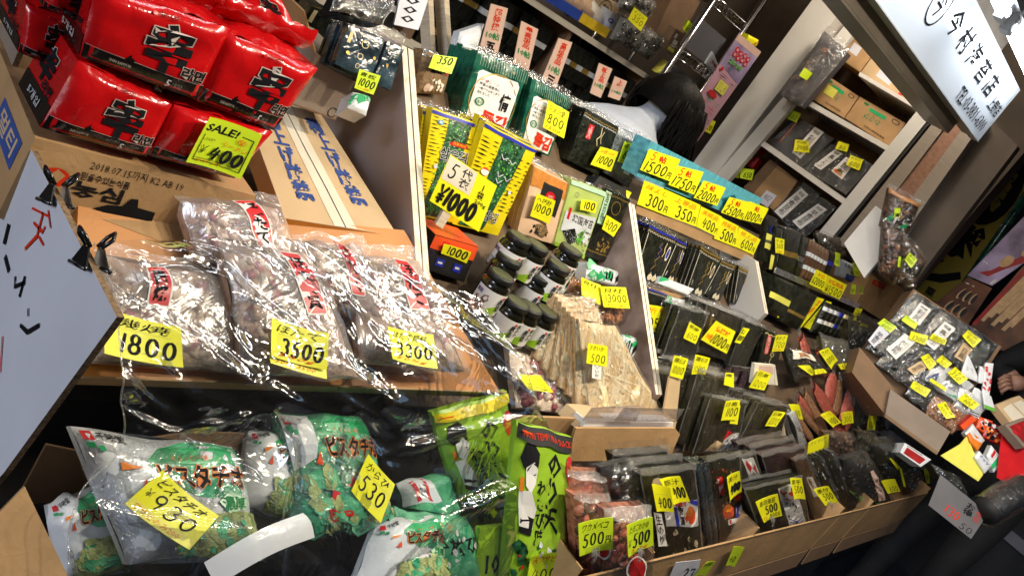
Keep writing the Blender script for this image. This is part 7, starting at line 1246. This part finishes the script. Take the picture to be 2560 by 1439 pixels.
poster('brown poster with a picture of sliced mushrooms', [(2420,692),(2480,720),(2390,856),(2286,800)], 'poster_dark', [('e','poster_tan',.3+.2*(k%3),.72-.26*(k//3),.07,.10) for k in range(6)]+[('e','seal_black',.33+.2*(k%3),.73-.26*(k//3),.06,.085) for k in range(6)]+[('b','cream',1,.1,.86,.5,.95)], .20)
poster('brown red poster with a picture of pale cut sticks at the picture edge', [(2610,590),(2690,650),(2520,880),(2420,818)] if False else [(2650,560),(2740,640),(2540,890),(2408,835)], 'poster_dark', [('l','poster_tan',[(.10+.07*k,.15+.05*(k%3)),(.22+.08*k,.75+.06*(k%2))],.02) for k in range(8)]+[('l','deep_red',[(.03,.1),(.1,.8)],.02)], .19)
quadbox('tan_poster_board', 'plain tan board below the stick poster', 'board', [(2530,770),(2640,800),(2600,900),(2500,830)], bpl(.17), .01, 'cardboard_dark')
def shutter(mb):
    f = Fr([(2378,430),(2440,480),(2290,690),(2228,640)], off(XP(4.0),0)); m = f.M
    for k in range(12): mb.hexa([m@f.P(0,k/12+.07),m@f.P(1,k/12+.07),m@f.P(1,k/12),m@f.P(0,k/12)],[m@f.P(0,k/12+.07,-.02),m@f.P(1,k/12+.07,-.02),m@f.P(1,k/12,-.02),m@f.P(0,k/12,-.02)],'panel_grey')
solid('slatted_shutter', 'narrow dark slatted shutter between the steel jamb and the yellow banner', 'shutter', shutter)
# ================================================================== people
def figure(name, label, joints, bones, mats, lv=2):
    me = bpy.data.meshes.new(name); ks = list(joints); me.from_pydata([joints[k][0] for k in ks], [(ks.index(a), ks.index(b)) for a, b in bones], [])
    o = bpy.data.objects.new(name, me); COL.objects.link(o)
    sk = o.modifiers.new('Skin', 'SKIN'); sv = me.skin_vertices[0].data
    for i, k in enumerate(ks): r = joints[k][1]; sv[i].radius = r if isinstance(r, tuple) else (r, r)
    sv[0].use_root = True
    o.modifiers.new('Sub', 'SUBSURF').levels = lv; o.modifiers['Sub'].render_levels = lv
    me.materials.append(MATS[mats]); tag(o, label, 'person'); 
    dg = bpy.context.evaluated_depsgraph_get(); m2 = bpy.data.meshes.new_from_object(o.evaluated_get(dg)); o.modifiers.clear(); o.data = m2
    for p in m2.polygons: p.use_smooth = True
    return o
YPn = 1.55
def J(px, y=YPn): return hit(px, YP(y))
hd = J((1662,272)); nk = J((1618,296)); ch = J((1545,300)); wa = J((1440,330)); pv = J((1400,372)); u = Vector((1,0,0))
pv2 = pv + Vector((-.05,0,-.05))
jt = {'pelvis':(pv2,(.13,.11)), 'waist':(wa+Vector((0,0,-.04)),(.125,.10)), 'chest':(ch+Vector((-.02,0,-.075)),(.15,.10)), 'upper':(J((1590,300))+Vector((0,0,-.055)),(.11,.075)), 'neck':(nk+Vector((.02,0,-.01)),.045), 'head':(hd+Vector((0,0,-.02)),(.075,.07)), 'crown':(hd+Vector((.05,0,.04)),(.06,.06)),
  'sh1':(J((1590,312))+Vector((0,-.15,-.08)),.055), 'el1':(J((1600,380))+Vector((.05,-.16,-.22)),.04), 'wr1':(J((1680,420))+Vector((.12,-.10,-.24)),.03), 'ha1':(J((1690,430))+Vector((.18,-.08,-.25)),.028),
  'sh2':(J((1590,312))+Vector((0,.15,-.08)),.055), 'el2':(J((1600,380))+Vector((.05,.16,-.22)),.04), 'wr2':(J((1680,420))+Vector((.12,.12,-.24)),.03), 'ha2':(J((1690,430))+Vector((.18,.10,-.25)),.028),
  'hip1':(pv2+Vector((.0,-.09,-.10)),.09), 'kn1':(pv2+Vector((.06,-.10,-.50)),.06), 'an1':(pv2+Vector((.0,-.10,-.90)),.045), 'to1':(pv2+Vector((.14,-.10,-.95)),.04),
  'hip2':(pv2+Vector((.0,.09,-.10)),.09), 'kn2':(pv2+Vector((.06,.10,-.50)),.06), 'an2':(pv2+Vector((.0,.10,-.90)),.045), 'to2':(pv2+Vector((.14,.10,-.95)),.04)}
bn = [('pelvis','waist'),('waist','chest'),('chest','upper'),('upper','neck'),('neck','head'),('head','crown'),('upper','sh1'),('sh1','el1'),('el1','wr1'),('wr1','ha1'),('upper','sh2'),('sh2','el2'),('el2','wr2'),('wr2','ha2'),('pelvis','hip1'),('hip1','kn1'),('kn1','an1'),('an1','to1'),('pelvis','hip2'),('hip2','kn2'),('kn2','an2'),('an2','to2')]
ps = figure('person', 'person in a pale blue grey shirt with long black hair bending behind the stall', jt, bn, 'shirt')
for m_ in ('skin', 'coat_black'): ps.data.materials.append(MATS[m_])
for p in ps.data.polygons:
    c = p.center
    if c.x > nk.x+.02 and c.z > nk.z-.12: p.material_index = 1
    elif c.z < pv2.z-.12 and c.x < pv2.x+.25: p.material_index = 2
# hair: one thick cap with long strands hanging down past the face
hb = MB()
def strand(a, s):
    th = a*math.pi*2; base = hd + Vector((.03+.098*math.cos(th)*.9, .10*math.sin(th), .07*abs(math.sin(th*.5)))); return base
def capf(a, b):
    th, ph = a*2*math.pi, b*math.pi*.62
    r = Vector((.125*math.sin(ph)*math.cos(th), .112*math.sin(ph)*math.sin(th), .118*math.cos(ph)))
    p = hd + Vector((.02,0,.0)) + Matrix.Rotation(math.radians(20),3,'Y') @ r; return p + r.normalized()*.006*noise.noise(Vector((a*20, b*4, 1)))
hb.grid(capf, 40, 16, 'hair')
rh = random.Random(5)
for k in range(420):
    th = rh.uniform(-2.4, 2.4); x0 = hd + Vector((.02+.115*math.cos(th), .108*math.sin(th), rh.uniform(.0,.06))); L = rh.uniform(.14,.27); sway = Vector((rh.uniform(.0,.07), rh.uniform(-.03,.03), 0))
    hb.tube([x0, x0+Vector((.018*math.cos(th),.018*math.sin(th),-.05)), x0+sway*.5+Vector((0,0,-L*.55)), x0+sway+Vector((0,0,-L))], [.004,.005,.0045,.001], 'hair', 4)
hb.build('hair', ps)
# passer-by in a black coat at the alley edge, one hand showing
hp = hit((2547,958), XP(3.75)); bx, by = hp.x+.10, hp.y-.16
jt = {'pelvis':(Vector((bx,by,.93)),(.17,.15)), 'waist':(Vector((bx,by,1.10)),(.17,.14)), 'chest':(Vector((bx,by,1.32)),(.20,.15)), 'neck':(Vector((bx,by,1.52)),.06), 'head':(Vector((bx,by,1.64)),(.085,.095)), 'crown':(Vector((bx,by,1.74)),.07),
  's1':(Vector((bx-.02,by+.19,1.44)),.075), 'e1':(Vector((bx-.02,by+.27,hp.z-.02)),.06), 'w1':(hp+Vector((.03,.02,-.0)),.042), 's2':(Vector((bx,by-.20,1.44)),.075), 'e2':(Vector((bx,by-.26,1.16)),.06), 'w2':(Vector((bx-.05,by-.26,.92)),.042),
  'h1':(Vector((bx,by+.09,.84)),.10), 'k1':(Vector((bx,by+.10,.48)),.07), 'a1':(Vector((bx+.02,by+.10,.10)),.05), 't1':(Vector((bx-.12,by+.11,.04)),.045), 'h2':(Vector((bx,by-.09,.84)),.10), 'k2':(Vector((bx,by-.10,.48)),.07), 'a2':(Vector((bx+.02,by-.10,.10)),.05), 't2':(Vector((bx-.12,by-.11,.04)),.045)}
bn = [('pelvis','waist'),('waist','chest'),('chest','neck'),('neck','head'),('head','crown'),('chest','s1'),('s1','e1'),('e1','w1'),('chest','s2'),('s2','e2'),('e2','w2'),('pelvis','h1'),('h1','k1'),('k1','a1'),('a1','t1'),('pelvis','h2'),('h2','k2'),('k2','a2'),('a2','t2')]
pb = figure('person', 'person in a black coat at the alley edge with one hand showing', jt, bn, 'coat_black')
pb.data.materials.append(MATS['skin'])
for p in pb.data.polygons:
    if p.center.z > 1.50: p.material_index = 1
hm = MB(); pd = Vector((-.9,.35,-.25)).normalized(); sdv = Vector((.2,.6,.6)).normalized(); 
hm.tube([hp+Vector((.03,.02,0)), hp, hp+pd*.05], [.026,.034,.031], 'skin', 12)
for k in range(4):
    b0 = hp + pd*.05 + sdv*(.024-.016*k); cl = Vector((0,0,-1)); L = (.030,.034,.032,.025)[k]
    hm.tube([b0, b0+pd*L, b0+pd*(L+.012)+cl*.020, b0+pd*(L-.006)+cl*.036], [.0095,.0092,.0085,.006], 'skin', 8)
hm.tube([hp+sdv*.03, hp+sdv*.045+pd*.02, hp+sdv*.038+pd*.05+Vector((0,0,-.012))], [.012,.011,.008], 'skin', 8)
hm.build('hand', pb)
bpy.data.scenes.remove(TSC)
